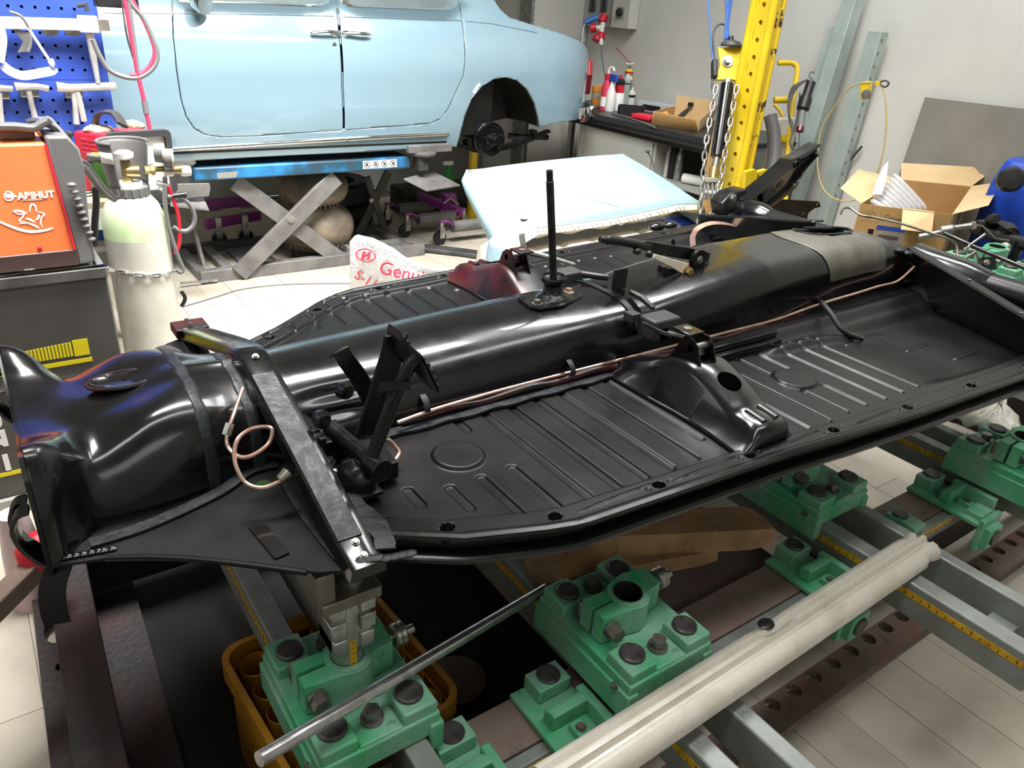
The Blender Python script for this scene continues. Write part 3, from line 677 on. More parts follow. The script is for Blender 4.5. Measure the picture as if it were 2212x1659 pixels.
# brake pipe loop at the frame head
lp = cr([Y(524, 838, 1.255), Y(508, 885, 1.215), Y(493, 930, 1.19), Y(490, 958, 1.18), Y(503, 978, 1.165), Y(525, 988, 1.15), Y(552, 980, 1.145), Y(580, 958, 1.15), Y(588, 930, 1.16), Y(575, 922, 1.165), Y(540, 928, 1.155), Y(513, 950, 1.14), Y(506, 985, 1.12), Y(515, 1020, 1.10), Y(535, 1046, 1.085), Y(570, 1053, 1.075), Y(612, 1036, 1.07)], 6)
B().tube(lp, .0038, 8).obj('brake_pipe', 'copper', FP)
p0, p1 = Y(497, 915, 1.195), Y(489, 940, 1.187); B().cyl(p0, p1, .0085, n=6).obj('pipe_union', 'zinc', FP)
p0, p1 = Y(604, 1038, 1.07), Y(622, 1022, 1.075); B().cyl(p0, p1, .009, .012, n=14).obj('pipe_union', 'baresteel', FP)
o = B().lathe(V((.318, 1.155, .8015)), (0, 0, 1), [(.014, -.002), (.014, .001), (.001, .001)], 18).obj('plug', 'greenglass', FP); o['label'] = 'small dark green plug'
lp = cr([Z(676, 1010, .85), Z(720, 1017, .835), Z(790, 1024, .832), Z(840, 1004, .832), Z(862, 980, .836), Z(852, 962, .85), Z(838, 948, .865)], 6)
B().tube(lp, .0038, 8).obj('brake_pipe', 'copper', FP)
# pedal cluster
PC = B()
PC.cyl((.455, 1.17, .872), (.475, 1.0, .872), .017, n=20); PC.cyl((.47, 1.035, .872), (.477, .995, .872), .021, n=20)
PC.box(.42, .48, 1.13, 1.205, .82, .87); PC.box(.408, .42, 1.10, 1.2, .84, .90); PC.box(.395, .48, 1.0, 1.15, .818, .828)
PC.lathe((.455, 1.05, .838), (.2, -.2, 1), [(.036, -.025), (.04, .0), (.034, .018), (.018, .03)], 18); PC.box(.47, .53, 1.04, 1.10, .815, .85)
PA = PC.obj('pedal_assembly', 'blackiron', FP, bevel=.002)
def pedal(pts, w0, w1, th, padc, nm='pedal', pad=True):
    P = cr(pts, 5); n = len(P); o = B().strip(P, (1, -.1, .45), [w0+(w1-w0)*i/(n-1) for i in range(n)], th).obj(nm, 'blackiron', PA, bevel=.002)
    return o
pd = pedal([Y(735, 755, 1.12), Y(748, 778, 1.115), Y(775, 815, 1.11), Y(800, 860, 1.10), Y(815, 900, 1.09)], .03, .034, .006, None)
B().strip([Y(712, 768, 1.125), Y(722, 764, 1.12), Y(736, 762, 1.12)], (0, 1, 0), .01, .003).obj('pedal_lug', 'blackiron', PA)
p2 = cr([Y(790, 940, 1.06), Y(805, 900, 1.055), Y(830, 820, 1.05), Y(848, 762, 1.045), Y(856, 722, 1.04)], 5)
B().strip(p2, (1, 0, .2), .044, .008).obj('pedal', 'blackiron', PA, bevel=.002)
p3 = cr([Y(805, 985, .985), Y(825, 930, .985), Y(856, 850, .98), Y(885, 790, .975), Y(905, 770, .97)], 5)
B().tube(p3, .0115, 12).obj('pedal', 'blackiron', PA)
def pad(pts, y0, y1):
    P = [Y(a, b_, (y0+y1)/2) for a, b_ in pts]; n_ = len(pts); Q = []
    for k, p in enumerate(P):
        Q.append(p)
        if k < 7:                                   # ribbed tread on the outer edge
            e = P[k+1]; nn = (e-p).cross(V((0, 1, 0))).normalized()*-.004
            Q += [p+(e-p)*.3+nn, p+(e-p)*.6+nn, p+(e-p)*.75]
    B().prism([V((p.x, y0, p.z)) for p in Q], (0, y1-y0, 0)).obj('pedal_pad', 'rubber', PA, smooth=0)
pad([(855, 709), (864, 717), (872, 728), (879, 742), (884, 757), (886, 773), (885, 788), (877, 790), (870, 776), (860, 766), (855, 745), (850, 725)], 1.005, 1.055)
pad([(893, 752), (903, 762), (914, 775), (923, 790), (930, 806), (934, 822), (933, 836), (925, 835), (915, 822), (907, 812), (903, 790), (896, 770)], .945, .995)
B().strip([Y(820, 852, .99), Y(826, 836, .985), Y(858, 832, .97), Y(888, 834, .96)], (0, .3, 1), .014, .006).obj('pedal_stop', 'blackiron', PA)
for x, y, yy in ((740, 842, 1.16), (690, 905, 1.14)): B().lathe(Y(x, y, yy), (.2, -1, .3), [(.017, 0), (.017, .012), (.009, .016), (.009, .022)], 16).obj('pivot_boss', 'blackiron', PA)
hexbolt(B(), Y(678, 948, 1.13), (.25, -1, .35), .0125, .018).obj('hex_bolt', 'bolthex', PA)
hexbolt(B(), Z(708, 1000, .828), (0, -.1, 1), .0105, .012).obj('hex_bolt', 'bolthex', PA)
# gear lever
gz = ztop(1.12)+.001
G = B().plate([[(1.035, 1.345), (1.05, 1.325), (1.115, 1.318), (1.205, 1.352), (1.22, 1.372), (1.205, 1.42), (1.1, 1.43), (1.045, 1.41)]], (0, 0, gz+.003), (1, 0, 0), (0, 1, 0), .005).obj('gear_lever', 'blackiron', FP, bevel=.001)
c = V((1.127, 1.376, gz+.005))
B().lathe(c, (-.05, 0, 1), [(.044, 0), (.040, .006), (.030, .012), (.024, .02), (.0225, .034), (.026, .038), (.031, .046), (.0325, .052), (.030, .056), (.026, .05), (.012, .046)], 28).obj('ball_housing', 'blackiron', G)
l0 = c+V((-.002, 0, .045)); l1 = Y(1187, 368, 1.376); dd_ = l1-l0
B().tube([l0, l0+dd_*.1, l0+dd_*.5, l0+dd_*.88, l0+dd_*.905, l0+dd_*.91, l1], [.0098, .0092, .0092, .0092, .0092, .0078, .0078], 16).obj('lever_shaft', 'oilsteel', G)
for x, y in ((1.062, 1.352), (1.185, 1.385)): hexbolt(B(), (x, y, gz+.005), (0, 0, 1), .0085, .012, 1.6).obj('hex_bolt', 'copper' if x > 1.1 else 'bolthex', G)
# hand brake with heater lever
hy = 1.372
H0 = B().box(1.50, 1.66, 1.352, 1.392, .965, .992).obj('hand_brake', 'blackiron', FP, bevel=.003)
def hp(x, y, v=hy): return Y(x, y, v)
B().tube([hp(1296, 517), hp(1302, 518), hp(1310, 518), hp(1312, 518), hp(1335, 521), hp(1370, 527), hp(1400, 533)], [.007, .0085, .0085, .0125, .0125, .0125, .0125], 18).obj('grip', 'blackplastic', H0)
B().strip([hp(1385, 529), hp(1430, 538), hp(1480, 546), hp(1528, 556)], (0, .1, 1), [.024, .032, .034, .03], .018).obj('lever_body', 'blackiron', H0, bevel=.003)
B().ell(hp(1376, 543, 1.36), .013, .01, .009).obj('button', 'blackplastic', H0)
B().lathe(hp(1455, 527, 1.38), (-.35, 0, 1), [(.006, 0), (.006, .01), (.004, .016)], 10).obj('cable_nut', 'blackiron', H0)
hk = 1.335
w0, w1 = hp(1412, 553, hk), hp(1484, 582, hk)
B().strip([w0, w0+(w1-w0)*.5, w1], (0, .2, 1), [.011, .02, .034], .005).obj('heater_lever', 'calico', H0, bevel=.001)['label'] = 'dull white heater lever'
B().ell(hp(1402, 549, hk), .0095, .0095, .0095).obj('lever_ball', 'blackplastic', H0)
hexbolt(B(), hp(1484, 586, hk-.004), (-.1, -1, .1), .011, .018, 1.4).obj('pivot_bolt', 'brass', H0)
B().plate([circ(0, 0, .028, 20)], hp(1508, 560, 1.345), (1, 0, .1), (-.1, 0, 1), .012).obj('ratchet_plate', 'blackiron', H0)
hexbolt(B(), hp(1511, 561, 1.337), (0, -1, 0), .0085, .006).obj('pin', 'zinc', H0)
B().tube(cr([hp(1498, 545, 1.33), hp(1503, 560, 1.325), hp(1499, 580, 1.33), hp(1503, 598, 1.335)], 4), .002, 6).obj('spring_wire', 'blackiron', H0)
B().prism([hp(1440, 572, 1.39), hp(1470, 600, 1.33), hp(1490, 606, 1.33), hp(1505, 592, 1.33), hp(1470, 580, 1.39)], (0, .012, .01)).obj('foot_bracket', 'blackiron', H0)
# grey connector boxes strapped over the tunnel
GB = B().box(1.27, 1.36, 1.155, 1.215, .895, .948).obj('connector_box', 'darkplastic', FP, bevel=.006)
B().box(1.295, 1.318, 1.152, 1.156, .897, .926).obj('slot_shade', 'hole_shade', GB)
B().box(1.245, 1.275, 1.21, 1.24, .93, .95).obj('box_tab', 'darkplastic', GB)
B().strip([tun_pt(1.285, a, .003) for a in np.linspace(.5, 2.5, 24)], (1, 0, 0), .018, .003).obj('strap', 'blackplastic', GB)
B().tube([V((1.325, 1.22, .952)), V((1.322, 1.26, .966)), V((1.318, 1.30, .97))], [.006, .009, .007], 10).obj('strap_buckle', 'blackplastic', GB)
B().box(1.27, 1.315, 1.315, 1.323, .975, 1.03).obj('buckle_plate', 'blackplastic', GB, bevel=.003)
B().box(1.292, 1.298, 1.30, 1.34, .962, .98).obj('buckle_post', 'blackplastic', GB)
B().box(1.22, 1.31, 1.475, 1.53, .93, .972).obj('connector_box', 'darkplastic', FP, bevel=.005)
B().tube([V((1.29, 1.46, .972)), V((1.31, 1.42, .975)), V((1.33, 1.40, .975))], .009, 10).obj('strap_buckle', 'blackplastic', GB)
B().tube(cr([V((1.305, 1.15, .91)), Y(1390, 697, 1.13), Y(1420, 712, 1.11), Y(1447, 722, 1.09)], 5), .0028, 8).obj('cable', 'boltdark', FP)
c0, c1 = Y(1442, 718, 1.09), Y(1492, 731, 1.06)
B().strip([c0, c1], (0, .4, 1), .014, .006).obj('cable_clevis', 'boltdark', FP); B().tube([c0, c0+(c1-c0)*.7], .005, 8).obj('cable_spring', 'zinc', FP)
# seat mounts
def seatmount(sgn, m, dx=0, red=False):
    my = lambda y: YC+sgn*(YC-y)
    rid = [(1.205, .838, 1.22, 1.30), (1.12, .872, 1.222, 1.31), (1.05, .908, 1.225, 1.318), (.99, .917, 1.228, 1.322), (.93, .90, 1.228, 1.322), (.875, .878, 1.226, 1.318), (.845, .866, 1.222, 1.314), (.80, .862, 1.216, 1.308), (.778, .852, 1.212, 1.304), (.770, .825, 1.205, 1.30)]
    rows = []
    for y, z, xa, xb in rid:
        rows.append([V((x+dx, my(y), zz)) for x, zz in ((xa-.05, .812), (xa-.042, .815), (xa-.012, z-.02), (xa-.004, z-.005), (xa+.006, z), (xb-.006, z), (xb+.004, z-.005), (xb+.01, z-.02), (xb+.03, .815), (xb+.04, .812))])
    cols_ = [cr([r[k] for r in rows], 4) for k in range(10)]
    b = B(); n = len(cols_[0])
    b.rings([[cols_[k][i] for k in range(10)] for i in range(n)], closed=False, cap=False)
    if sgn > 0: b.f = [q[::-1] for q in b.f]
    T = b.obj('seat_mount', m, FP, smooth=45, solid=.003)
    B().lathe(V((1.272+dx, my(.918), .8965)), V((0, sgn*.34, 1)), [(.029, -.006), (.028, .0025), (.001, .002)], 26).obj('hole_shade_disc', 'hole_shade', T)  # solid black disc painted as the dark of a hole
    for xx in (1.248, 1.288):
        pts = [V((xx+dx, my(.842), .8675)), V((xx+dx, my(.795), .8625))]; B().tube(pts, [.0095, .0095], 12).xf(Mx.Translation((0, 0, -.003))).obj('pressed_bead', m, T)
    # clevis on top
    zt = .985; my0 = 1.02
    pr = [(-.055, .905), (-.012, .99), (.012, .992), (.016, .96), (.03, .90)]
    for sx in (-.027, .022):
        B().prism([V((1.262+sx+dx, my(my0+a), z)) for a, z in ((-.06, .885), (-.03, .955), (-.012, .968), (.012, .968), (.02, .955), (.05, .895))], (.004, 0, 0)).obj('clevis_side', m, T)
    B().box(1.237+dx, 1.286+dx, min(my(my0+.0), my(my0+.055)), max(my(my0+.0), my(my0+.055)), .968, .974).obj('clevis_top', m, T, bevel=.002)
    B().lathe(V((1.262+dx, my(my0+.03), .9745)), (0, 0, 1), [(.01, 0), (.01, .001), (.001, .001)], 14).obj('slot', 'zinc', T)
    B().cyl((1.235+dx, my(my0-.01), .945), (1.29+dx, my(my0-.01), .945), .009, n=12).obj('pivot_pin', 'zinc', T)
    B().lathe((1.262+dx, my(my0-.01), .925), (0, -sgn*.4 if sgn < 0 else .4, 1), [(.02, 0), (.018, .012), (.012, .016)], 18).obj('rubber_cup', m, T)
    return T
seatmount(-1, 'blackgloss')
o = seatmount(1, 'redmottle'); o['label'] = 'far seat mount in mottled dark red'  # whole mount coloured in mottled dark red
l0 = V((1.30, 1.73, .955)); B().tube([l0, l0+V((.06, -.03, -.015)), l0+V((.14, -.06, -.04))], [.011, .008, .006], 10).obj('adjuster_rod', 'zinc', FP)
# seat rail, rubber drain hose
for s in (-1,): 
    B().box(1.47, 1.74, 1.135, 1.15, .826, .848).obj('seat_rail', 'blackgloss', FP, bevel=.002); B().box(1.47, 1.745, 1.118, 1.128, .815, .83).obj('seat_rail', 'blackgloss', FP, bevel=.002)
B().tube(cr([Z(1757, 648, .845), Z(1775, 655, .86), Z(1795, 678, .85), Z(1815, 708, .825), Z(1835, 722, .812), Z(1865, 732, .805)], 6), .0085, 12).obj('rubber_hose', 'rubber', FP)
# rear bulkheads
def bulk(P, zb):   # list of (x,y,ztop)
    a = []; n = len(P)
    b = B()
    top = cr([V(p) for p in P], 6)
    rows = [[V((p.x+.045, p.y, p.z-.002)), V((p.x+.04, p.y, p.z+.003)), V((p.x, p.y, p.z+.003)), V((p.x-.003, p.y, p.z-.001)), V((p.x+.004, p.y, p.z-.02)), V((p.x+.012, p.y, (p.z+zb)/2)), V((p.x+.016, p.y, zb+.03)), V((p.x+.012, p.y, zb-.01))] for p in top]
    return b.rings(rows, closed=False, cap=False)
bulk([(2.565, 1.262, .950), (2.50, 1.03, .918), (2.42, .80, .889), (2.36, .62, .87)], .79).obj('rear_bulkhead', 'blackpan', FP, smooth=40, solid=.004)
bulk([(2.40, 1.52, .992), (2.40, 1.66, .962), (2.43, 1.82, .93), (2.45, 1.98, .892), (2.46, 2.10, .87)], .79).obj('rear_bulkhead', 'blackpan', FP, smooth=40, solid=.004)
for x, y, z in ((2.52, 1.02, .923), (2.44, .82, .896)): B().lathe((x, y, z), (0, 0, 1), [(.006, 0), (.006, .0015), (.001, .0015)], 12).obj('screw', 'zinc', FP)
b = B(); 
for i in range(8): b.ell((2.50+.012*i, 1.245+rr.uniform(-.01, .01), .955-.004*i), .02, .014, .008, 8, 5)
b.obj('sealer_blob', 'sealer', FP, kind='stuff')
# tunnel end cap plates over the gearbox fork
B().box(2.45, 2.60, 1.25, 1.50, .80, .955).obj('tunnel_end', 'blackpan', FP, bevel=.02)
b = B()
for i in range(5):
    y = 1.47-.0*i; b.tube([V((2.30+.05*i, 1.495-.004*i, .985-.008*i)), V((2.42+.05*i, 1.46-.004*i, .982-.010*i))], .008, 8)
b.obj('stiffener_ribs', 'blackiron', FP)
# torsion tube and suspension arm
TT = B().cyl((2.63, 2.02, .885), (2.63, .74, .885), .05, n=32).obj('torsion_tube', 'blackpan', FP)
B().lathe((2.63, 1.93, .885), (0, 1, 0), [(.05, -.06), (.062, -.03), (.066, .0), (.066, .09), (.055, .12)], 28).obj('tube_flange', 'blackgloss', FP)
B().lathe((2.63, 1.2, .885), (0, -1, 0), [(.078, -.06), (.074, .0), (.068, .12), (.052, .2)], 28).obj('tube_sleeve', 'blackgloss', FP)
B().tube([V((2.63, .74, .885))+V((.0, 0, 0)), V((2.63, .735, .885))], .052, 24).obj('tube_ring', 'blackiron', FP)
A0 = [Y(1600, 452, 2.02), Y(1640, 425, 2.03), Y(1690, 385, 2.05), Y(1722, 352, 2.06), Y(1760, 318, 2.07)]
rs = []
for i, p in enumerate(cr(A0, 6)):
    t = i/(6*4); hw = float(np.interp(t, [0, .25, .6, .7, .85, 1], [.05, .062, .07, .052, .032, .022]))
    dz = V((-.55, 0, .85)).normalized()
    rs.append([p+dz*(hw*a)+V((0, b_, 0)) for a, b_ in ((-1, .03), (-1.05, -.03), (-.75, -.036), (-.62, -.012), (.5, -.012), (.68, -.036), (1.05, -.03), (1, .03))])
AR = B().rings(rs).obj('suspension_arm', 'blackgloss', FP, smooth=35)
for x, y, r in ((1633, 431, .016), (1722, 355, .012), (1733, 345, .009)): B().lathe(Y(x, y, 2.015), (0, -1, 0), [(r*1.3, -.012), (r*1.3, .002), (r, .003), (r*.9, -.004), (.001, -.004)], 16).obj('hole_boss', 'hole_shade' if r > .013 else 'blackiron', AR)
B().tube([Y(1645, 415, 2.012), Y(1650, 436, 2.012)], .006, 8).obj('pressed_bead', 'blackiron', AR)
B().text('113 031', Y(1662, 428, 2.005), (.62, 0, .55), (-.55, 0, .62), .03, .002).obj('cast_number', 'blackgloss', AR)
B().prism([Y(1565, 470, 2.0), Y(1560, 440, 2.02), Y(1580, 418, 2.02), Y(1612, 408, 2.03), Y(1628, 430, 2.03)], (0, .07, 0)).obj('bump_stop', 'blackiron', FP, bevel=.006)
hexbolt(B(), Y(1583, 428, 1.99), (0, -1, 0), .014, .01).obj('hex_bolt', 'zinc', FP)
sp = [(1655, 446), (1683, 430), (1768, 435), (1772, 446), (1758, 450), (1745, 460), (1742, 474), (1690, 482)]
Ps = [Y(x, y, 2.10) for x, y in sp]; o2 = Ps[0]
B().plate([[(p.x-o2.x, p.z-o2.z) for p in Ps], circ(Y(1765, 441, 2.1).x-o2.x, Y(1765, 441, 2.1).z-o2.z, .008, 12), circ(Y(1735, 461, 2.1).x-o2.x, Y(1735, 461, 2.1).z-o2.z, .008, 12)], o2, (1, 0, 0), (0, 0, 1), .006).obj('spring_plate', 'blackpan', FP)
B().ell(Y(1420, 490, 2.15), .045, .025, .02).obj('rubber_bump', 'blackgloss', FP); B().ell(Y(1448, 487, 2.15), .035, .025, .02).obj('rubber_bump', 'blackgloss', FP)
# copper earth strap
es = cr([Y(1497, 532, 1.88), Y(1497, 510, 1.9), Y(1510, 492, 1.9), Y(1540, 482, 1.9), Y(1580, 486, 1.9), Y(1612, 500, 1.9), Y(1622, 505, 1.9)], 6)
E1 = B().strip(es, (.2, 1, .2), .026, .003).obj('earth_strap', 'copper', FP); hexbolt(B(), Y(1614, 503, 1.885), (0, -1, .4), .011, .006, 1.6).obj('lug', 'zinc', E1)
# pipes and rods at the rear
B().tube(cr([D(x, y, d) for x, y, d in ((1816, 463, 2.75), (1822, 450, 2.75), (1838, 450, 2.75), (1858, 464, 2.72), (1890, 470, 2.7), (1950, 484, 2.68), (2010, 504, 2.66), (2048, 516, 2.65), (2066, 530, 2.65), (2068, 556, 2.64))], 5), .0042, 8).obj('rear_pipe', 'baresteel', FP)
B().tube([D(1985, 512, 2.8), D(2030, 503, 2.78), D(2034, 499, 2.78), D(2056, 495, 2.77), D(2062, 492, 2.77), D(2100, 487, 2.75)], [.011, .011, .018, .018, .010, .010], 16).obj('rear_rod', 'zinc', FP)
B().cyl(D(2098, 488, 2.75), D(2108, 486, 2.745), .014, n=6).obj('rod_nut', 'chrome', FP)
B().tube([D(2108, 486, 2.745), D(2122, 488, 2.74), D(2150, 515, 2.73), D(2180, 520, 2.72)], .003, 8).obj('rear_pipe', 'baresteel', FP)
B().tube([D(2040, 504, 2.75), D(2120, 540, 2.66), D(2240, 590, 2.5)], .0075, 12).obj('rear_rod', 'oilsteel', FP)
B().tube(cr([D(2090, 538, 2.62), D(2095, 530, 2.62), D(2128, 506, 2.62)], 5), .0045, 8).obj('rear_pipe', 'baresteel', FP)
BT = B().cyl(D(2050, 568, 2.6), D(2075, 563, 2.6), .009, n=8).obj('brass_union', 'brass', FP); B().cyl(D(2068, 552, 2.62), D(2066, 568, 2.6), .007, n=6).obj('union_nut', 'brass', BT)
B().tube(cr([D(2075, 563, 2.6), D(2104, 546, 2.6), D(2108, 545, 2.6), D(2118, 566, 2.6), D(2130, 568, 2.58)], 4), .004, 8).obj('rear_pipe', 'baresteel', FP)
B().tube([D(2082, 566, 2.58), D(2112, 577, 2.56)], .006, 8).obj('rear_rod', 'zinc', FP)
B().obox(D(2131, 570, 2.57), CR, CU, CF, .045, .042, .03).obj('hose_bracket', 'blackiron', FP); hexbolt(B(), D(2131, 567, 2.55), -CF, .008, .008).obj('bracket_nut', 'zinc', FP)
# breather hose and bracket behind the frame head
B().tube(cr([Y(306, 845, 1.62), Y(322, 800, 1.62), Y(340, 768, 1.62), Y(362, 760, 1.61), Y(390, 775, 1.6), Y(408, 800, 1.57), Y(414, 822, 1.52)], 6), .0145, 12).obj('rubber_hose', 'rubberdust', FP)
B().strip(cr([Y(345, 795, 1.66), Y(358, 800, 1.655), Y(374, 794, 1.65), Y(373, 820, 1.63), Y(355, 830, 1.63)], 4), (0, .3, 1), .03, .003).obj('metal_band', 'chrome', FP)
# ================================================================== PALE BLUE SALOON ON THE LIFT
Y0 = 4.40
def ys(x, z):
    y = Y0+.10*(max(0, z-1.17)/.33)**2+.035*(max(0, 1.02-z)/.25)**2+.20*(max(0, x-3.45)/.45)**3
    return y+(.012 if z > 1.455 else 0)*0
def PS(px, py):
    lo, hi = Y0-.3, Y0+.9
    for k in range(60):                      # first crossing of the sight line with the body side
        y = lo+(hi-lo)*k/59; p = Y(px, py, y)
        e = abs(y-ys(p.x, p.z))
        if k == 0 or e < best[0]: best = (e, p.x, p.z)
        if y >= ys(p.x, p.z): break
    else: return best[1:]
    a, b_ = y-(hi-lo)/59, y
    for _ in range(12):
        y = (a+b_)/2; p = Y(px, py, y); a, b_ = (a, y) if y >= ys(p.x, p.z) else (y, b_)
    return (p.x, p.z)
def polysd(P, poly):
    P = np.asarray(P, float); poly = np.asarray(poly, float); n = len(poly)
    d = np.full(len(P), 1e9); ins = np.zeros(len(P), bool)
    for i in range(n):
        a, b = poly[i], poly[(i+1) % n]; e = b-a; w_ = P-a
        t = np.clip((w_ @ e)/max(1e-12, e @ e), 0, 1); d = np.minimum(d, np.hypot(*(w_-t[:, None]*e).T))
        c = (a[1] > P[:, 1]) != (b[1] > P[:, 1])
        with np.errstate(divide='ignore', invalid='ignore'): xi = (b[0]-a[0])*(P[:, 1]-a[1])/(b[1]-a[1])+a[0]
        ins ^= c & (P[:, 0] < xi)
    return np.where(ins, -d, d)
def crp(pts, k=5): return [(p.x, p.y) for p in cr([V((a, b, 0)) for a, b in pts], k, True)]
def panel(poly_pos, polys_neg, inset, h=.012, dy=0):
    xs = np.arange(.30, 4.06, h); zs = np.arange(.70, 1.80, h); nx, nz = len(xs), len(zs)
    G = np.array([(x, z) for x in xs for z in zs])
    def sd(P):
        d = polysd(P, poly_pos)+inset
        for q, g in polys_neg: d = np.maximum(d, -polysd(P, q)+g)
        return d
    s = sd(G); keep = s < h*1.5; e = 1e-4
    mv = (s > 0) & keep
    for _ in range(4):
        Q = G[mv]; s0 = sd(Q); gx = (sd(Q+[e, 0])-s0)/e; gz = (sd(Q+[0, e])-s0)/e; n2 = gx*gx+gz*gz+1e-6
        G[mv] = Q-np.c_[s0*gx/n2, s0*gz/n2]*(s0 > 0)[:, None]
    ok = keep & (sd(G) < .0015)
    ids = -np.ones(len(G), int); b = B(); fs = []
    inside = s <= 0
    for i in range(nx-1):
        for j in range(nz-1):
            q = [i*nz+j, (i+1)*nz+j, (i+1)*nz+j+1, i*nz+j+1]
            if all(ok[k] for k in q) and any(inside[k] for k in q): fs.append(q)
    used = sorted({k for q in fs for k in q}); ids[used] = range(len(used))
    b.v = [V((G[k][0], ys(*G[k])+dy, G[k][1])) for k in used]; b.f = [[ids[k] for k in q] for q in fs]; return b
CAR = thing('vintage_car', (2.1, 5.1, .7), 'pale blue vintage saloon car without rear wheel, raised on the blue lift', 'car')
fd = [PS(*p) for p in ((368, -60), (372, 20), (374, 80), (381, 150), (391, 215), (402, 252), (420, 278), (445, 291), (480, 296), (560, 293), (660, 286), (741, 281), (738, 180), (732, 80), (724, 0), (717, -60))]
rd = [PS(*p) for p in ((721, -60), (728, 0), (736, 80), (741, 180), (744, 281), (820, 275), (890, 270), (930, 266), (952, 256), (966, 238), (985, 198), (1001, 162), (1004, 130), (1003, 90), (998, 45), (990, 0), (980, -60))]
w1 = [PS(*p) for p in ((385, -60), (385, -8), (392, 2), (440, 3), (560, 6), (670, 11), (688, 8), (697, -4), (692, -60))]
w2 = [PS(*p) for p in ((730, -60), (734, -6), (744, 8), (762, 13), (850, 16), (945, 20), (962, 14), (966, 0), (955, -60))]
w1s, w2s = crp(w1, 3), crp(w2, 3)
arch = [PS(*p) for p in ((975, 345), (985, 318), (993, 290), (1003, 250), (1018, 213), (1040, 186), (1066, 170), (1092, 166), (1118, 173), (1140, 192), (1157, 222), (1165, 252), (1167, 275), (1168, 290), (1100, 360))]
out = [PS(*p) for p in ((190, -60), (190, 372), (300, 357), (395, 348), (600, 336), (800, 326), (975, 317), (1010, 315), (1166, 273), (1210, 263), (1262, 251), (1274, 235), (1276, 180), (1273, 130), (1268, 104), (1250, 88), (1210, 72), (1150, 54), (1100, 38), (1080, 20), (1060, -10), (1045, -60))]
fdz, rdz = fd, rd
panel(out, [(fd, .0022), (rd, .0022), (arch, 0)], 0).obj('body_side', 'carblue', CAR, smooth=60, solid=.004)
def door(dp, ws, nm='door'):
    o = panel(dp, [(ws, .0)], .0022, dy=0).obj(nm, 'carblue', CAR, smooth=60, solid=.004); return o
DF = door(fd, w1s); DR = door(rd, w2s)
for ws, o in ((w1s, DF), (w2s, DR)):
    B().tube([V((x, ys(x, z)-.004, z)) for x, z in ws+ws[:1]], .008, 8).obj('window_trim', 'chrome', o)
    B().plate([ws], (0, 0, 0), (1, 0, 0), (0, 0, 1), .004).xf(Mx.Translation((0, Y0+.035, 0))).obj('window_pane', 'glasscar', o, smooth=0)
# dark shell behind the gaps, sill, wheel house
B().box(.35, 3.0, Y0+.10, Y0+.12, .80, 1.44).obj('inner_shell', 'carinner', CAR, smooth=0)
B().box(.35, 2.62, Y0+.03, Y0+1.35, .765, .82).obj('underbody', 'carinner', CAR, bevel=.01)
wh = [V((x, ys(x, z)+.004, z)) for x, z in arch[1:-2]]
rs = [wh, [V((p.x, p.y+.22, p.z+.01)) for p in wh], [V((p.x, p.y+.42, p.z)) for p in wh]]
B().rings(rs, closed=False, cap=False).obj('wheel_house', 'carinner', CAR)
c = sum(rs[2], V())/len(rs[2]); B().prism(rs[2], (0, .02, 0)).obj('wheel_house', 'carinner', CAR)
B().rings([[V((x, ys(x, z)-.002, z)) for x, z in arch[1:-2]], [V((x, ys(x, z)+.03, z)) for x, z in arch[1:-2]]], closed=False, cap=False).obj('arch_lip', 'carblue', CAR, solid=.005)
# boot and roof beyond the near side (seen only as an edge from here)
top = [q for q in out if q[1] > 1.1 and q[0] > 2.9]
tl = [V((x, ys(x, z), z)) for x, z in out[11:22]]
yc_ = Y0+.70
rows = []
for k in range(13):
    t = k/12; s = math.sin(math.pi*t); rows.append([V((p.x, p.y+(2*yc_-2*p.y)*t, p.z+.03*s)) for p in tl])
B().rings(rows, closed=False, cap=False).obj('boot_lid', 'carblue', CAR, smooth=60)
# roof shell above the windows (over the top edge of the photo)
xa_, xb_ = PS(215, -60)[0], PS(1045, -60)[0]
def rooff(u, v_):
    x = xa_+(xb_-xa_)*u; z0 = 1.70; yn = ys(x, z0)+.06*math.sin(math.pi*v_)*0; e = math.sin(math.pi*v_)**.45
    return V((x+(.28*(u < .5)-.22*(u >= .5))*abs(2*u-1)**3*e, yn+(2*yc_-2*yn)*v_, z0-.01+.27*e*math.sin(math.pi*(.04+.92*u))**.4))
B().grid(rooff, 40, 24).obj('roof', 'carblue', CAR, smooth=60)
# crease line trim
cz = [PS(*p) for p in ((225, 27), (300, 28), (374, 28), (480, 29), (600, 31), (722, 34))]
B().tube([V((x, ys(x, z)-.003, z)) for x, z in cz], .005, 8).obj('crease_trim', 'carblue', CAR)
cz = [PS(*p) for p in ((730, 35), (860, 39), (998, 44))]; B().tube([V((x, ys(x, z)-.003, z)) for x, z in cz], .005, 8).obj('crease_trim', 'carblue', DR)
cz = [PS(*p) for p in ((1005, 45), (1060, 50), (1110, 60), (1160, 70))]; B().tube([V((x, ys(x, z)-.003, z)) for x, z in cz], .005, 8).obj('crease_trim', 'carblue', CAR)
# sill trim
cz = [PS(*p) for p in ((330, 325), (400, 321), (520, 314), (650, 306), (800, 297), (960, 289), (970, 288)) ]
B().tube([V((x, ys(x, z)-.004, z)) for x, z in cz], [.014]*6+[.005], 12).obj('sill_trim', 'chrome', CAR)
hexbolt(B(), V((PS(748, 301)[0], ys(*PS(748, 301))-.017, PS(748, 301)[1])), (0, -1, 0), .006, .004).obj('trim_screw', 'zinc', CAR)
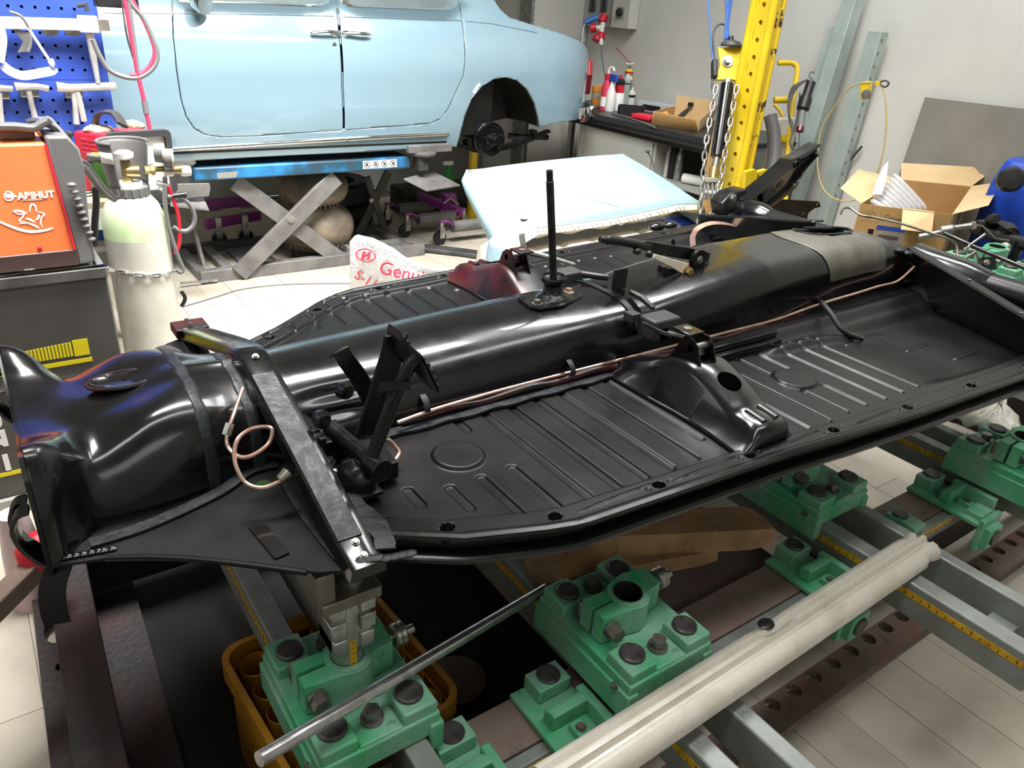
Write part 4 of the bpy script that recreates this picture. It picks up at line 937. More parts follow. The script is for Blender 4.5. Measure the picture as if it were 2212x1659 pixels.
# door handles, lock, mirror
def handle(pts, r, par):
    P = [V((*(lambda q: (q[0], ys(*q)-dy, q[1]))(PS(a, b2)),)) for a, b2, dy in pts]
    P = [V((p.x, p.y, p.z)) for p in P]; return B().tube(cr(P, 5), r, 10).obj('door_handle', 'chrome', par)
handle(((668, 72, .02), (690, 68, .035), (715, 68, .035), (733, 72, .02)), [.004]+[.009]*14+[.007], DF)
handle(((740, 72, .02), (757, 71, .03), (775, 72, .035), (797, 74, .03)), [.008]+[.010]*12+[.009, .006, .003], DR)
for px, par in ((724, DF), (747, DR)):
    q = PS(px, 73); B().ell((q[0], ys(*q)-.004, q[1]), .028, .012, .018).obj('handle_base', 'chrome', par)
q = PS(722, 96); B().lathe((q[0], ys(*q), q[1]), (0, -1, 0), [(.013, 0), (.013, .004), (.008, .006)], 16).obj('door_lock', 'chrome', DF)
q = PS(422, 10); MR = B().lathe((q[0], ys(*q)-.10, q[1]+.02), (.5, -.6, -.15), [(.02, -.05), (.05, -.02), (.062, .02), (.06, .03), (.001, .03)], 20).obj('wing_mirror', 'chrome', DF)
B().tube([V((q[0], ys(*q), q[1]+.06)), V((q[0], ys(*q)-.08, q[1]+.04))], .008, 8).obj('mirror_stalk', 'chrome', DF)
# tail lamp, bumper
lz = [(1274, 130), (1275, 165), (1274, 205)]
L3 = []
for a, b2 in lz: x, z = PS(a-3, b2); L3.append(V((x+.02, ys(x, z)+.01, z)))
B().tube([L3[0], L3[0]*.9+L3[1]*.1, L3[1]], [.012, .024, .026], 12).obj('tail_lamp', 'lampred', CAR); B().tube([L3[1], L3[2]*.9+L3[1]*.1, L3[2]], [.026, .024, .012], 12).obj('tail_lamp', 'lampdark', CAR)
P = [V((*(lambda q: (q[0]+e, ys(*q)-.075+e, q[1]))(PS(a, b2)),)) for a, b2, e in ((1238, 246, 0), (1250, 244, .0), (1262, 241, .01), (1271, 238, .03))]
P.append(P[-1]+V((.03, .22, 0)))
B().strip(cr(P, 5), (0, .2, 1), .095, .02).obj('bumper', 'chrome', CAR, bevel=.006)
# drum, spring, leaf spring, axle, exhaust
hx, hz = PS(1066, 303); hy = Y0+.06
DRM = B().lathe((hx, hy, hz), (.06, -1, 0), [(.112, -.085), (.112, -.05), (.107, -.046), (.112, -.042), (.112, -.028), (.107, -.024), (.112, -.02), (.112, 0), (.106, .012), (.09, .012), (.086, .006), (.05, .006), (.044, .016), (.034, .02), (.032, .02), (.03, .045), (.02, .048), (.02, .065), (.001, .066)], 40).obj('brake_drum', 'blackgloss', CAR, smooth=35)
for i in range(5):
    a = 2*math.pi*i/5+.4; p = V((hx+.066*math.cos(a), hy-.006, hz+.066*math.sin(a))); B().cyl(p, p+V((.002, -.028, 0)), .007, n=8).obj('wheel_stud', 'oilsteel', DRM)
sx, sz = PS(1073, 240); pts = [V((sx+.048*math.cos(t), Y0+.18+.048*math.sin(t), sz-.09+.17*t/(2*math.pi*6))) for t in np.linspace(0, 2*math.pi*6, 90)]
B().tube(pts, .007, 8).obj('coil_spring', 'blackgloss', CAR)
p = [(985, 312), (1020, 318), (1062, 318), (1110, 309), (1150, 296), (1185, 281)]
for k in range(4): B().strip([Y(a, b2, Y0+.13)+V((0, 0, -.009*k)) for a, b2 in (p if k < 2 else p[1:-1] if k == 2 else p[1:-2])], (0, 1, 0), .05, .008).obj('leaf_spring', 'blackiron', CAR)
B().cyl((hx, hy+.08, hz), (hx, hy+1.2, hz), .04, n=16).obj('rear_axle', 'blackiron', CAR)
for a, b2 in ((1152, 290), (1010, 312)): B().obox(Y(a, b2, Y0+.13), (1, 0, .3), (0, 1, 0), (-.3, 0, 1), .03, .07, .06).obj('spring_clip', 'blackiron', CAR)
B().cyl(Y(1100, 293, Y0+.45), Y(1182, 297, Y0+.45), .022, n=16).obj('exhaust_pipe', 'oilsteel', CAR)
q = PS(1031, 190); B().strip([V((x, ys(x, z)-.004, z)) for x, z in (PS(1036, 181), PS(1029, 190), PS(1022, 201))], (.5, 0, .8), .016, .003).obj('quarter_badge', 'lettering', CAR)
# ================================================================== SCISSOR LIFT
LF = thing('scissor_lift', (1.7, 4.9, 0), 'blue and grey scissor car lift with air bellows standing under the pale blue car', 'car lift')
yb = 4.45
def lx(px, py, y=4.45): return Y(px, py, y)
BAR = B().box(1.01, 2.36, yb, yb+.22, .612, .688).obj('platform_beam', 'liftblue', LF, bevel=.012)
sx0 = lx(784, 360).x; sx1 = lx(857, 360).x; sz0 = .628; sz1 = .676; sw = (sx1-sx0)/4
SK = B().box(sx0, sx1, yb-.0016, yb, sz0, sz1).obj('warning_sticker', 'lettering', BAR, smooth=0)
rg = B()
for i in range(4):
    cx = sx0+sw*(i+.5); cz = (sz0+sz1)/2
    rg.plate([circ(0, 0, .021, 24), circ(0, 0, .0175, 24)], (cx, yb-.0022, cz), (1, 0, 0), (0, 0, 1), .001)
    rg.obox((cx, yb-.0022, cz), (.7, 0, -.7), (.7, 0, .7), (0, 1, 0), .036, .003, .001)
    fg = [((-.006, .006), (.004, .003)), ((0, -.004), (.014, .004)), ((.006, .006), (.004, .004)), ((0, .001), (.004, .016))]
    for (a, b2), (u2, v2) in fg: rg.obox((cx+a+(.002*i-.003), yb-.0021, cz+b2), (1, 0, .2*i), (-.2*i, 0, 1), (0, 1, 0), u2*1.6, v2*1.2, .001)
rg.obj('warning_signs', 'ink', BAR, smooth=0)['label'] = 'four round prohibition signs'
pp = [lx(*p) for p in ((468, 374), (514, 370), (510, 383), (470, 386))]
B().prism(pp, (0, -.0015, 0)).obj('torn_label', 'steelsheet', BAR, smooth=0)
def arm(a, b2, y, wd, m='liftgrey', th=.03): return B().beam(Y(*a, y), Y(*b2, y), th, wd, up=(0, 0, 1)).obj('scissor_arm', m, LF, bevel=.004)
ya = 4.53
arm((726, 382), (516, 592), ya-.04, .105); arm((506, 392), (742, 566), ya+.0, .10)
hexbolt(B(), Y(627, 473, ya-.055), (0, -1, 0), .02, .012, 1.3).obj('pivot_bolt', 'zinc', LF)
arm((792, 382), (842, 525), 5.05, .05, 'liftdark', .02); arm((840, 370), (775, 505), 5.07, .06, 'liftdark', .02)
hexbolt(B(), Y(802, 433, 5.03), (0, -1, 0), .012, .01).obj('pivot_bolt', 'zinc', LF)
B().box(1.0, 2.5, 4.50, 4.56, 0, .075).obj('base_rail', 'liftgrey', LF, bevel=.004); B().box(1.0, 2.5, 5.1, 5.16, 0, .06).obj('base_rail', 'liftdark', LF, bevel=.004)
for x in (1.0, 1.16, 2.4): B().box(x, x+.06, 4.56, 5.1, 0, .05).obj('base_crossbar', 'liftgrey', LF, bevel=.004)
B().box(1.3, 1.52, 4.58, 5.05, .0, .03).obj('base_plate', 'liftgrey', LF, bevel=.003)
B().box(1.95, 2.35, 4.56, 4.62, .07, .105).obj('slide_channel', 'liftgrey', LF, bevel=.004)
B().cyl(Y(470, 606, 4.49), Y(390, 612, 4.49), .008, n=8).obj('lock_pin', 'zinc', LF)
B().beam(Y(412, 470, 4.8), Y(440, 575, 4.7), .02, .03).obj('stay_bar', 'liftgrey', LF)
bc = V((1.83, 4.82, 0))
BW = []
for prof in ([(.12, .04), (.16, .05), (.235, .12), (.262, .20), (.24, .28), (.16, .345), (.12, .35)], [(.12, .35), (.17, .365), (.225, .42), (.225, .50), (.17, .56), (.12, .59)]):
    B().lathe(bc, (0, 0, 1), [(r, h) for r, h in [(V((p[0], p[1], 0)).x, p[1]) for p in [(q.x, q.y) for q in cr([V((a, b2, 0)) for a, b2 in prof], 4)]]], 40).obj('air_bellows', 'bellows', LF)
t = B()
for z, r in ((.1, .222), (.36, .165), (.40, .20)):
    for i in range(30): a = 2*math.pi*i/30; t.cyl(bc+V((r*math.cos(a), r*math.sin(a), z-.02)), bc+V((r*1.03*math.cos(a), r*1.03*math.sin(a), z+.02)), .006, n=5)
t.obj('bellows_pleats', 'bellows', LF, kind='stuff')
B().cyl(bc+V((0, 0, .0)), bc+V((0, 0, .045)), .16, n=32).obj('bellows_foot', 'liftdark', LF)
# upright arm plates with rubber pads on both ends
for a, sgn in ((905, 1),):
    B().prism([Y(872, 388, 4.4), Y(922, 414, 4.32), Y(994, 402, 4.4), Y(935, 372, 4.55)], (0, 0, .008)).obj('swing_plate', 'liftgrey', LF)
    B().box(*sorted((Y(904, 380, 4.42).x, Y(924, 380, 4.42).x)), 4.41, 4.5, .60, .69).obj('pad_post', 'liftdark', LF, bevel=.004)
    B().lathe((Y(914, 350, 4.45).x, 4.45, .69), (0, 0, 1), [(.07, 0), (.085, .015), (.085, .025), (.05, .03)], 24).obj('pad_dish', 'liftgrey', LF)
    B().box(Y(882, 330, 4.42).x, Y(975, 330, 4.42).x, 4.41, 4.56, .715, .762).obj('rubber_block', 'liftgrey', LF, bevel=.004)
B().prism([Y(372, 398, 4.1), Y(452, 396, 4.1), Y(455, 404, 4.1), Y(452, 424, 4.1), Y(376, 432, 4.1)], (0, .012, 0)).obj('swing_plate', 'liftgrey', LF, bevel=.002)
B().prism([Y(370, 436, 4.15), Y(440, 430, 4.15), Y(452, 456, 4.05), Y(368, 446, 4.05)], (0, .0, .008)).obj('swing_plate', 'liftgrey', LF)
B().lathe(Y(388, 388, 4.3), (0, 0, 1), [(.05, -.04), (.05, .06), (.065, .07), (.065, .08), (.03, .09)], 18).obj('pad_post', 'liftdark', LF)
B().lathe(Y(385, 352, 4.42), (0, 0, 1), [(.05, -.03), (.09, .0), (.085, .02)], 18).obj('pad_dish', 'liftgrey', LF)
# tyres behind the bellows
def tyre(c, ax, R, wdt, lab):
    prof = [(R*.6, -wdt*.42), (R*.78, -wdt*.5), (R*.93, -wdt*.46), (R, -wdt*.33), (R, -.12*wdt), (R*.985, -.11*wdt), (R*.985, -.07*wdt), (R, -.06*wdt), (R, .06*wdt), (R*.985, .07*wdt), (R*.985, .11*wdt), (R, .12*wdt), (R, wdt*.33), (R*.93, wdt*.46), (R*.78, wdt*.5), (R*.6, wdt*.42), (R*.6, -wdt*.42)]
    o = B().lathe(c, ax, prof, 40, cap=False).obj('tyre', 'rubber', smooth=30); tag(o, lab, 'tyre', 'tyres stored behind the lift'); return o
tyre((2.26, 5.5, .09), (0, 0, 1), .29, .17, 'black tyre lying flat under another tyre behind the lift bellows')
tyre((2.24, 5.5, .262), (-.01, 0, 1), .29, .17, 'black tyre lying flat on top of another tyre behind the lift bellows')
# ================================================================== WHEEL DOLLIES
def dolly(x, y, lab, seen):
    T = thing('wheel_dolly', (x, y, 0), lab, 'dolly', 'purple wheel dollies on the floor')
    m = Mx.Translation((x, y, 0))
    B().cyl((-.155, 0, .125), (.155, 0, .125), .042, n=24).xf(m).obj('roller', 'liftgrey', T)
    for s in (-1, 1):
        B().strip(cr([V((s*.15, 0, .125)), V((s*.165, 0, .15)), V((s*.20, 0, .17)), V((s*.235, 0, .172)), V((s*.26, 0, .172))], 4), (0, 1, 0), .035, .012).xf(m).obj('end_arm', 'purple', T, bevel=.003)
        cs = B().cyl((s*.245, 0, .165), (s*.245, 0, .13), .016, n=12).box(s*.245-.02, s*.245+.02, -.018, -.013, .05, .13).box(s*.245-.02, s*.245+.02, .013, .018, .05, .13).xf(m).obj('caster_fork', 'zinc', T)
        B().cyl((s*.26, -.012, .052), (s*.26, .012, .052), .05, n=20).xf(m).obj('caster_wheel', 'rubber', T)
    return T
for x, y, l in ((2.84, 5.28, 'purple wheel dolly roller, farthest of the row, behind the seat cushion'), (2.84, 4.95, 'purple wheel dolly roller in the middle of the row behind the seat cushion'), (2.98, 4.68, 'purple wheel dolly roller, nearest of the row, half behind the seat cushion')): dolly(x, y, l, 1)
T = thing('dolly_frame', (3.1, 5.2, 0), 'purple square-tube dolly frame with pedal lever lying behind the rollers', 'dolly')
B().beam(Y(906, 424, 5.35), Y(1000, 460, 4.95), .06, .06).obj('frame_tube', 'purple', T, bevel=.004)
B().prism([Y(960, 420, 5.1), Y(984, 418, 5.1), Y(990, 444, 5.1), Y(966, 446, 5.1)], (0, .05, 0)).obj('pedal_bracket', 'purple', T); B().tube([Y(958, 440, 5.08), Y(972, 428, 5.08), Y(990, 442, 5.08)], .01, 8).obj('pedal_lever', 'zinc', T)
B().beam(Y(920, 425, 5.3), V((Y(920, 425, 5.3).x, 5.3, .0)), .03, .03).obj('frame_leg', 'purple', T); p = Y(995, 470, 4.97); B().beam(p, V((p.x, p.y, 0)), .03, .03).obj('frame_leg', 'purple', T)
T = thing('wheel_dolly', (1.3, 5.2, 0), 'purple wheel dolly in the shade under the left end of the blue lift', 'dolly')
B().beam(Y(445, 485, 5.2), Y(560, 465, 5.3), .05, .06).obj('frame_tube', 'purple', T, bevel=.004); B().beam(Y(440, 442, 5.4), Y(545, 432, 5.4), .05, .07).obj('frame_tube', 'purple', T, bevel=.004)
for px in (472, 530): p = Y(px, 505, 5.22); B().cyl((p.x, 5.2, .05), (p.x, 5.23, .05), .05, n=18).obj('caster_wheel', 'rubber', T); B().box(p.x-.02, p.x+.02, 5.19, 5.24, .05, .2).obj('caster_fork', 'zinc', T)
# grey cable duct on the floor, thin wire, green spray bottle, yellow jack stand
P = [Z(*p, .02) for p in ((838, 530), (880, 533), (940, 538), (1000, 545), (1100, 560))]
tag(B().strip(P, (0, 1, 0), .11, .03).obj('cable_duct', 'liftdark', bevel=.006), 'flat dark grey cable duct lying on the floor beside the seat cushions', 'duct')
P = cr([Z(*p, .006) for p in ((395, 662), (420, 655), (470, 640), (520, 625), (600, 615), (700, 612), (760, 612))], 6)
tag(B().tube(P, .003, 6).obj('floor_wire', 'hosegrey'), 'thin grey wire lying in a curve on the sunlit floor', 'wire')
P = cr([Z(*p, .006) for p in ((405, 640), (440, 650), (420, 670), (400, 672))], 6)
c = Y(971, 372, 5.62); T = thing('spray_bottle', (c.x, c.y, .35), 'small green spray bottle with white trigger standing behind the lift pad', 'bottle')
B().lathe((c.x, c.y, c.z-.09), (0, 0, 1), [(.045, 0), (.05, .02), (.045, .09), (.02, .13), (.018, .15)], 18).obj('bottle_body', 'sprgreen', T); B().box(c.x-.06, c.x+.03, c.y-.015, c.y+.015, c.z+.06, c.z+.09).obj('trigger_head', 'whiteplastic', T, bevel=.004)
B().box(c.x-.5, c.x+.75, c.y-.08, c.y+.12, .0, c.z-.091).obj('low_ledge', 'blackiron', label='low dark ledge behind the lift carrying the green spray bottle', cat='ledge', bevel=.005)
c = Y(1022, 352, 5.2); T = thing('jack_stand', (c.x, c.y, 0), 'yellow jack stand post under the rear axle of the blue car', 'stand')
B().cyl((c.x, c.y, 0.02), (c.x, c.y, .86), .035, n=14).obj('stand_post', 'yellow', T); B().box(c.x-.12, c.x+.12, c.y-.12, c.y+.12, 0, .03).obj('stand_base', 'yellow', T, bevel=.004)
# ================================================================== BUBBLE WRAP SHEET
rr = random.Random(9)
WR = [(756, 512), (800, 510), (850, 528), (890, 552), (950, 575), (1010, 590), (1000, 625), (860, 632), (800, 634), (776, 625), (758, 590)]
base = [Y(x, y, 3.35-.0006*(x-750)) for x, y in WR]
def wrapf(u, v_):
    # u along the sheet, v up
    x0 = np.interp(u, [0, .15, .35, .6, .8, 1], [756, 790, 850, 900, 960, 1020]); top_ = np.interp(u, [0, .06, .2, .45, .7, 1], [522, 506, 514, 552, 578, 592]); bot = np.interp(u, [0, .1, .3, .6, 1], [705, 722, 728, 718, 700])
    yy = 3.25-.40*u+.035*math.sin(7*u+2*v_)+.018*math.sin(2*v_*math.pi+4*u)+.06*(1-v_)
    xx = x0+ (1-v_)*(18 if u < .3 else 5)*math.sin(3*u)
    return Y(xx, bot+(top_-bot)*v_, yy)
mat('wrap', 'dcdee0', .18, coat=.5, bump=.9, bsc=75, col2='c9cccf', sc=30, rv=.1)
W1 = B().grid(wrapf, 40, 16).obj('bubble_wrap', 'wrap', solid=.006, smooth=60); tag(W1, 'crumpled sheet of silvery bubble wrap printed with red lettering, standing behind the pan', 'wrapping')
from mathutils.bvhtree import BVHTree
wg = B().grid(wrapf, 40, 16); BV = BVHTree.FromPolygons(wg.v, wg.f)
def lay(bb):                                   # press the print onto the wrap's own surface
    for i, p in enumerate(bb.v):
        d = (p-CAMP).normalized(); h = BV.ray_cast(CAMP, d)[0]
        if h is None: h = BV.find_nearest(p)[0]
        bb.v[i] = h-d*.014
    return bb
def wrap_text(t, px, py, size, ang):
    a = math.radians(ang); yy = 2.92
    o = Y(px, py, yy); u = V((math.cos(a), -.3, math.sin(a))).normalized(); up = V((-math.sin(a), -.1, math.cos(a))); up = (up-u*up.dot(u)).normalized()
    lay(B().text(t, o, u, up, size, .002)).obj('red_print', 'hosered', W1, smooth=0)
wrap_text('Genuine', 816, 590, .085, -16); wrap_text('S-1100', 764, 600, .06, -35)
o = Y(790, 552, 2.95); RG = B().plate([circ(0, 0, .045, 24, .03), circ(0, 0, .04, 24, .026)], o, V((.93, -.2, -.25)), V((.25, 0, .97)), .003)
RG.obox(o+V((-.013, 0, 0)), (.3, 0, 1), (1, 0, -.3), (0, 1, 0), .038, .009, .003).obox(o+V((.014, 0, -.004)), (.3, 0, 1), (1, 0, -.3), (0, 1, 0), .038, .009, .003).obox(o, (1, 0, .15), (-.15, 0, 1), (0, 1, 0), .03, .008, .003)
lay(RG).obj('red_emblem', 'hosered', W1, smooth=0)
# ================================================================== SEATS BEHIND THE PAN
# upper: pale blue bench cushion lying tilted
fl_, fr_ = V((2.10, 2.90, .625)), V((3.42, 2.95, .665)); bl_, brr = V((2.14, 3.42, .815)), V((3.26, 3.45, .845))
SU = thing('bench_cushion', (2.7, 3.1, .5), 'worn pale blue vinyl seat cushion lying tilted on top of the beige cloth seat', 'seat')
def cush(u, v_):
    a = fl_+(fr_-fl_)*u; b2 = bl_+(brr-bl_)*u; p = a+(b2-a)*v_
    ed = max(0, math.sin(math.pi*min(1, max(0, u))))**.35*max(0, math.sin(math.pi*min(1, max(0, v_))))**.35
    sag = -.008*math.sin(math.pi*u)*(1-v_)-.085*max(0, 1-u/.10)*(1-v_)+.012*math.sin(5*u+2)*(1-v_)
    n_ = V((0, -.45, .9))
    return p+n_*(.055*ed+sag)+V((.05*(u > .9)*(u-.9)*10*(1-v_), 0, -.03*max(0, u-.88)*8*(1-v_)))
B().grid(cush, 48, 24).obj('top_cover', 'vinylblue', SU, smooth=70)
def edge_pts(f, n=40): return [cush(*f(i/n)) for i in range(n+1)]
fe = edge_pts(lambda t: (t, 0)); le = edge_pts(lambda t: (0, t))
dn_ = V((0, .10, -.16))
B().rings([[p for p in fe], [p+V((0, -.02, -.03)) for p in fe], [p+V((0, .03, -.056+.008*math.sin(i*.9))) for i, p in enumerate(fe)], [p+V((0, .12, -.07)) for p in fe]], closed=False, cap=False).obj('calico_edge', 'calico', SU, smooth=70, solid=.004)
B().rings([[p for p in le], [p+V((-.035, -.01, -.05)) for p in le], [p+V((-.01, -.02, -.12-.05*(1-i/40))) for i, p in enumerate(le)], [p+V((.05, 0, -.16)) for p in le]], closed=False, cap=False).obj('side_cover', 'vinylblue', SU, smooth=70, solid=.004)
re_ = [cush(1, t/20) for t in range(21)]
B().rings([re_, [p+V((.03, 0, -.05)) for p in re_], [p+V((.0, .02, -.12)) for p in re_]], closed=False, cap=False).obj('side_cover', 'vinylblue', SU, smooth=70, solid=.004)
B().tube(fe, .005, 6).obj('piping', 'vinylblue', SU); B().tube(le, .005, 6).obj('piping', 'vinylblue', SU)
B().tube(edge_pts(lambda t: (.55*t*t+.18*(1-t)*t*2, 1-t if t < .2 else max(0, .8-.9*(t-.2)))), .004, 6).obj('piping', 'vinylblue', SU)
b = B()
for i in range(26):
    p = fe[int(3+i*1.35)]; b.tube([p+V((0, -.012, -.01)), p+V((.012, -.026, -.03)), p+V((.02, -.012, -.008))], .0016, 5)
b.obj('lacing', 'hosegrey', SU, kind='stuff')
B().strip([fl_+V((.02, -.03, .0)), fl_+V((.022, -.05, -.06)), fl_+V((.02, -.05, -.11))], (1, 0, 0), .035, .005).obj('hinge_strap', 'zinc', SU, bevel=.002)
B().strip([fr_+V((.0, -.03, .0)), fr_+V((.02, -.05, -.06)), fr_+V((.02, -.05, -.12))], (1, 0, 0), .03, .005).obj('hinge_strap', 'zinc', SU, bevel=.002)
for u, v_, r in ((.06, .16, .013), (.16, .1, .018)):
    pass
q = cush(.075, .14); mat('stain', '9a7a50', .6, col2='b9a58a', sc=40); B().ell(q+V((0, -.004, .002)), .022, .018, .004).obj('rust_stain', 'stain', SU)
B().tube(cr([Y(1400, 330, 3.5), Y(1408, 345, 3.48), Y(1412, 362, 3.45)], 4), .004, 6).obj('wire_hook', 'liftdark', SU); B().ell(Y(1399, 327, 3.5), .016, .016, .01).obj('hook_knob', 'liftdark', SU)
# lower: beige cloth seat on the floor
SL = thing('cloth_seat', (2.7, 3.1, 0), 'beige cloth car seat with pale blue side standing on the floor behind the pan', 'seat')
pr = cr([V((0, 2.86, .03)), V((0, 2.82, .25)), V((0, 2.815, .43)), V((0, 2.85, .505)), V((0, 2.96, .525)), V((0, 3.05, .52)), V((0, 3.14, .50)), V((0, 3.16, .2)), V((0, 3.14, .03))], 5)
rs = []
for i in range(33):
    t = i/32; x = 2.06+1.32*t; e = .03*(1-math.sin(math.pi*max(.0, min(1, t)))**.2); rs.append([V((x, p.y+e*.5, p.z*(1-e*.8)-.018*max(0, math.cos(t*math.pi*14))**8)) for p in pr])
B().rings(rs).obj('seat_body', 'cloth', SL, smooth=60)
pr2 = [V((0, p.y-.02, p.z+.0)) for p in pr]
def sidepad(x0, x1, m, nm, dz=.04, dy=-.05):
    rs = []
    for x, q in ((x0, .9), (x0+.01, .98), ((x0+x1)/2, 1.02), (x1-.01, .98), (x1, .9)): rs.append([V((x, 2.80+(p.y-2.84)*.75*q, .25+(p.z+dz-.25)*q)) for p in pr])
    B().rings(rs).obj(nm, m, SL, smooth=60)
sidepad(2.02, 2.10, 'vinylblue', 'side_panel', .05, -.03)
for k in range(4): B().tube([p+V((2.062+.014*k, -.004, .003)) for p in pr[:24]], .006, 6).obj('ribbed_trim', 'calico', SL)
# ================================================================== BACK WALL FITTINGS
T = thing('wall_locker', (4.4, 5.8, 0), 'off white tall locker in the corner behind the tail of the blue car', 'locker')
x0, x1 = Y(1149, 60, 5.66).x, 4.74
B().box(x0, x1, 5.66, 6.45, 0, 2.4).obj('locker_body', 'cabwhite', T, bevel=.006); B().box(x0-.035, x0-.008, 5.63, 5.8, 0, 2.4).obj('locker_post', 'zinc', T); 
xa = Y(1093, 60, 6.3).x
P_ = B().box(xa-1.2, x0-.045, 6.3, 6.36, 0, 2.4).obj('panel_door', 'steelsheet', label='olive grey panel door behind the tail of the blue car', cat='door panel', bevel=.004)
p = [Y(1086, -30, 6.28), Y(1101, -30, 6.28), Y(1103, 44, 6.28), Y(1088, 40, 6.28)]
PO = B().prism(p, (0, .006, 0)).obj('wall_poster', 'pegblue', smooth=0); tag(PO, 'small blue poster with white print high on the panel behind the car', 'poster')
b = B()
for i in range(4): b.obox(Y(1096, 5+10*i, 6.273), (1, 0, 0), (0, 0, 1), (0, 1, 0), .03, .012, .002)
b.obj('print_lines', 'lettering', PO, smooth=0)
T = thing('rack_post', (4.2, 5.5, 0), 'pair of grey steel rack posts behind the rear axle of the blue car', 'post')
for px in (1133, 1234): p = Y(px, 290, 5.45); B().box(p.x-.02, p.x+.025, 5.43, 5.48, 0, .86).obj('post', 'zinc', T, bevel=.003)
# ================================================================== WORKBENCH ALONG THE RIGHT WALL
XF = 3.92; ZW = .92
WB = thing('workbench', (4.3, 3.9, 0), 'black topped grey workbench with open shelves along the right wall', 'workbench')
B().box(XF, 4.74, 3.16, 5.25, ZW-.03, ZW).obj('worktop', 'benchblack', WB, bevel=.008)
B().cyl((XF+.005, 3.16, ZW-.035), (XF+.005, 5.25, ZW-.035), .035, n=20).obj('front_edge', 'blackplastic', WB)
B().box(XF+.02, XF+.06, 3.2, 5.2, ZW-.10, ZW-.03).obj('apron', 'blackplastic', WB)
yd = X(1413, 300, XF+.05).y
B().box(XF+.04, XF+.06, yd, 4.64, .08, ZW-.10).obj('cabinet_door', 'benchgrey', WB, bevel=.004)
B().box(XF+.04, 4.7, 4.64, 4.70, 0, ZW-.03).obj('bench_leg', 'benchgrey', WB); B().box(XF+.06, 4.7, yd-.025, yd, 0, ZW-.03).obj('partition', 'benchgrey', WB)
B().box(XF+.08, 4.7, 3.2, yd-.025, .545, .57).obj('shelf', 'benchgrey', WB); B().box(4.66, 4.7, 3.2, 5.2, .05, ZW-.05).obj('back_panel', 'liftdark', WB); B().box(XF+.06, 4.7, 3.17, 3.2, 0, ZW-.03).obj('bench_leg', 'benchgrey', WB)
B().box(XF+.08, 4.7, 3.2, 4.64, .04, .06).obj('shelf', 'liftdark', WB)
def can(nm, px, py, prof, m, lab, cat, parts=(), z=ZW, n=18):
    c = Z(px, py, z); c.x = min(c.x, 4.68); T = thing(nm, (c.x, c.y, z), lab, cat)
    B().lathe((c.x, c.y, z), (0, 0, 1), prof, n).obj('body', m, T)
    for pn, pm, pp in parts:
        if callable(pp): pp(c, T, pn, pm)
        else: B().lathe((c.x, c.y, z), (0, 0, 1), pp, n).obj(pn, pm, T)
    return T
can('jar', 1286, 231, [(.038, 0), (.04, .005), (.04, .11), (.037, .115)], 'glove', 'jar with orange lid at the left end of the workbench', 'jar', [('lid', 'orangelabel', [(.042, .115), (.042, .155), (.036, .158)]), ('label_band', 'orangelabel', [(.0405, .02), (.0405, .06)])])
can('spray_bottle', 1306, 238, [(.04, 0), (.042, .01), (.04, .17), (.02, .23), (.018, .25)], 'hosered', 'pinkish red spray bottle with white hooked nozzle on the workbench', 'bottle', [('cap', 'redplastic', [(.028, .225), (.028, .262), (.02, .265)]), ('nozzle', 'whiteplastic', lambda c, T, pn, pm: B().tube(cr([(c.x, c.y, ZW+.262), (c.x, c.y, ZW+.30), (c.x+.01, c.y-.03, ZW+.31), (c.x+.01, c.y-.05, ZW+.285)], 4), .008, 8).obj(pn, pm, T)), ('label_band', 'lettering', [(.0425, .03), (.0425, .10)])])
can('spray_bottle', 1316, 240, [(.036, 0), (.04, .01), (.036, .13), (.014, .20), (.014, .22)], 'whiteplastic', 'white spray bottle with blue trigger on the workbench', 'bottle', [('trigger_head', 'pegblue', lambda c, T, pn, pm: B().box(c.x-.015, c.x+.015, c.y-.05, c.y+.03, ZW+.21, ZW+.265).obj(pn, pm, T, bevel=.006))])
can('paint_tin', 1333, 238, [(.043, 0), (.043, .125), (.04, .13)], 'whiteplastic', 'white tin with red and black bottle on top on the workbench', 'tin')
c = Z(1333, 238, ZW); T = thing('solvent_can', (c.x, c.y, ZW+.13), 'red and black can standing on the white tin', 'can'); B().lathe((c.x, c.y, ZW+.131), (0, 0, 1), [(.036, 0), (.036, .055)], 18).obj('body', 'redplastic', T); B().lathe((c.x, c.y, ZW+.131), (0, 0, 1), [(.0365, .055), (.0365, .085), (.02, .1)], 18).obj('upper_band', 'blackplastic', T); B().lathe((c.x, c.y, ZW+.131), (0, 0, 1), [(.012, .1), (.012, .125)], 12).obj('cap', 'redplastic', T)
can('aerosol_can', 1348, 226, [(.033, 0), (.033, .19), (.02, .205)], 'galv', 'grey green aerosol can beside the white tin', 'can', [('cap', 'whiteplastic', [(.016, .205), (.014, .24)]), ('label_band', 'blackplastic', [(.0335, .16), (.0335, .17)])])
T = can('foam_can', 1368, 224, [(.033, 0), (.034, .01), (.034, .255), (.026, .275)], 'yellowprint', 'tall yellow foam can with white valve and thin red straw on the workbench', 'can', [('label_band', 'card', [(.0345, .09), (.0345, .25)]), ('label_patch', 'lettering', [(.0348, .19), (.0348, .22)]), ('label_patch', 'blueplastic', [(.0348, .13), (.0348, .15)]), ('cap', 'redplastic', [(.0348, .24), (.0348, .255)]), ('valve', 'zinc', [(.012, .275), (.012, .30)])])
c = Z(1368, 224, ZW); c.x = min(c.x, 4.68); B().tube([(c.x-.03, c.y+.02, ZW+.315), (c.x, c.y, ZW+.31), (c.x+.02, c.y-.03, ZW+.32)], .006, 8).obj('nozzle', 'whiteplastic', T); q = D(1332, 104, (c-CAMP).dot(CF)); B().tube([(c.x, c.y, ZW+.315), q], .0035, 6).obj('straw', 'redplastic', T)
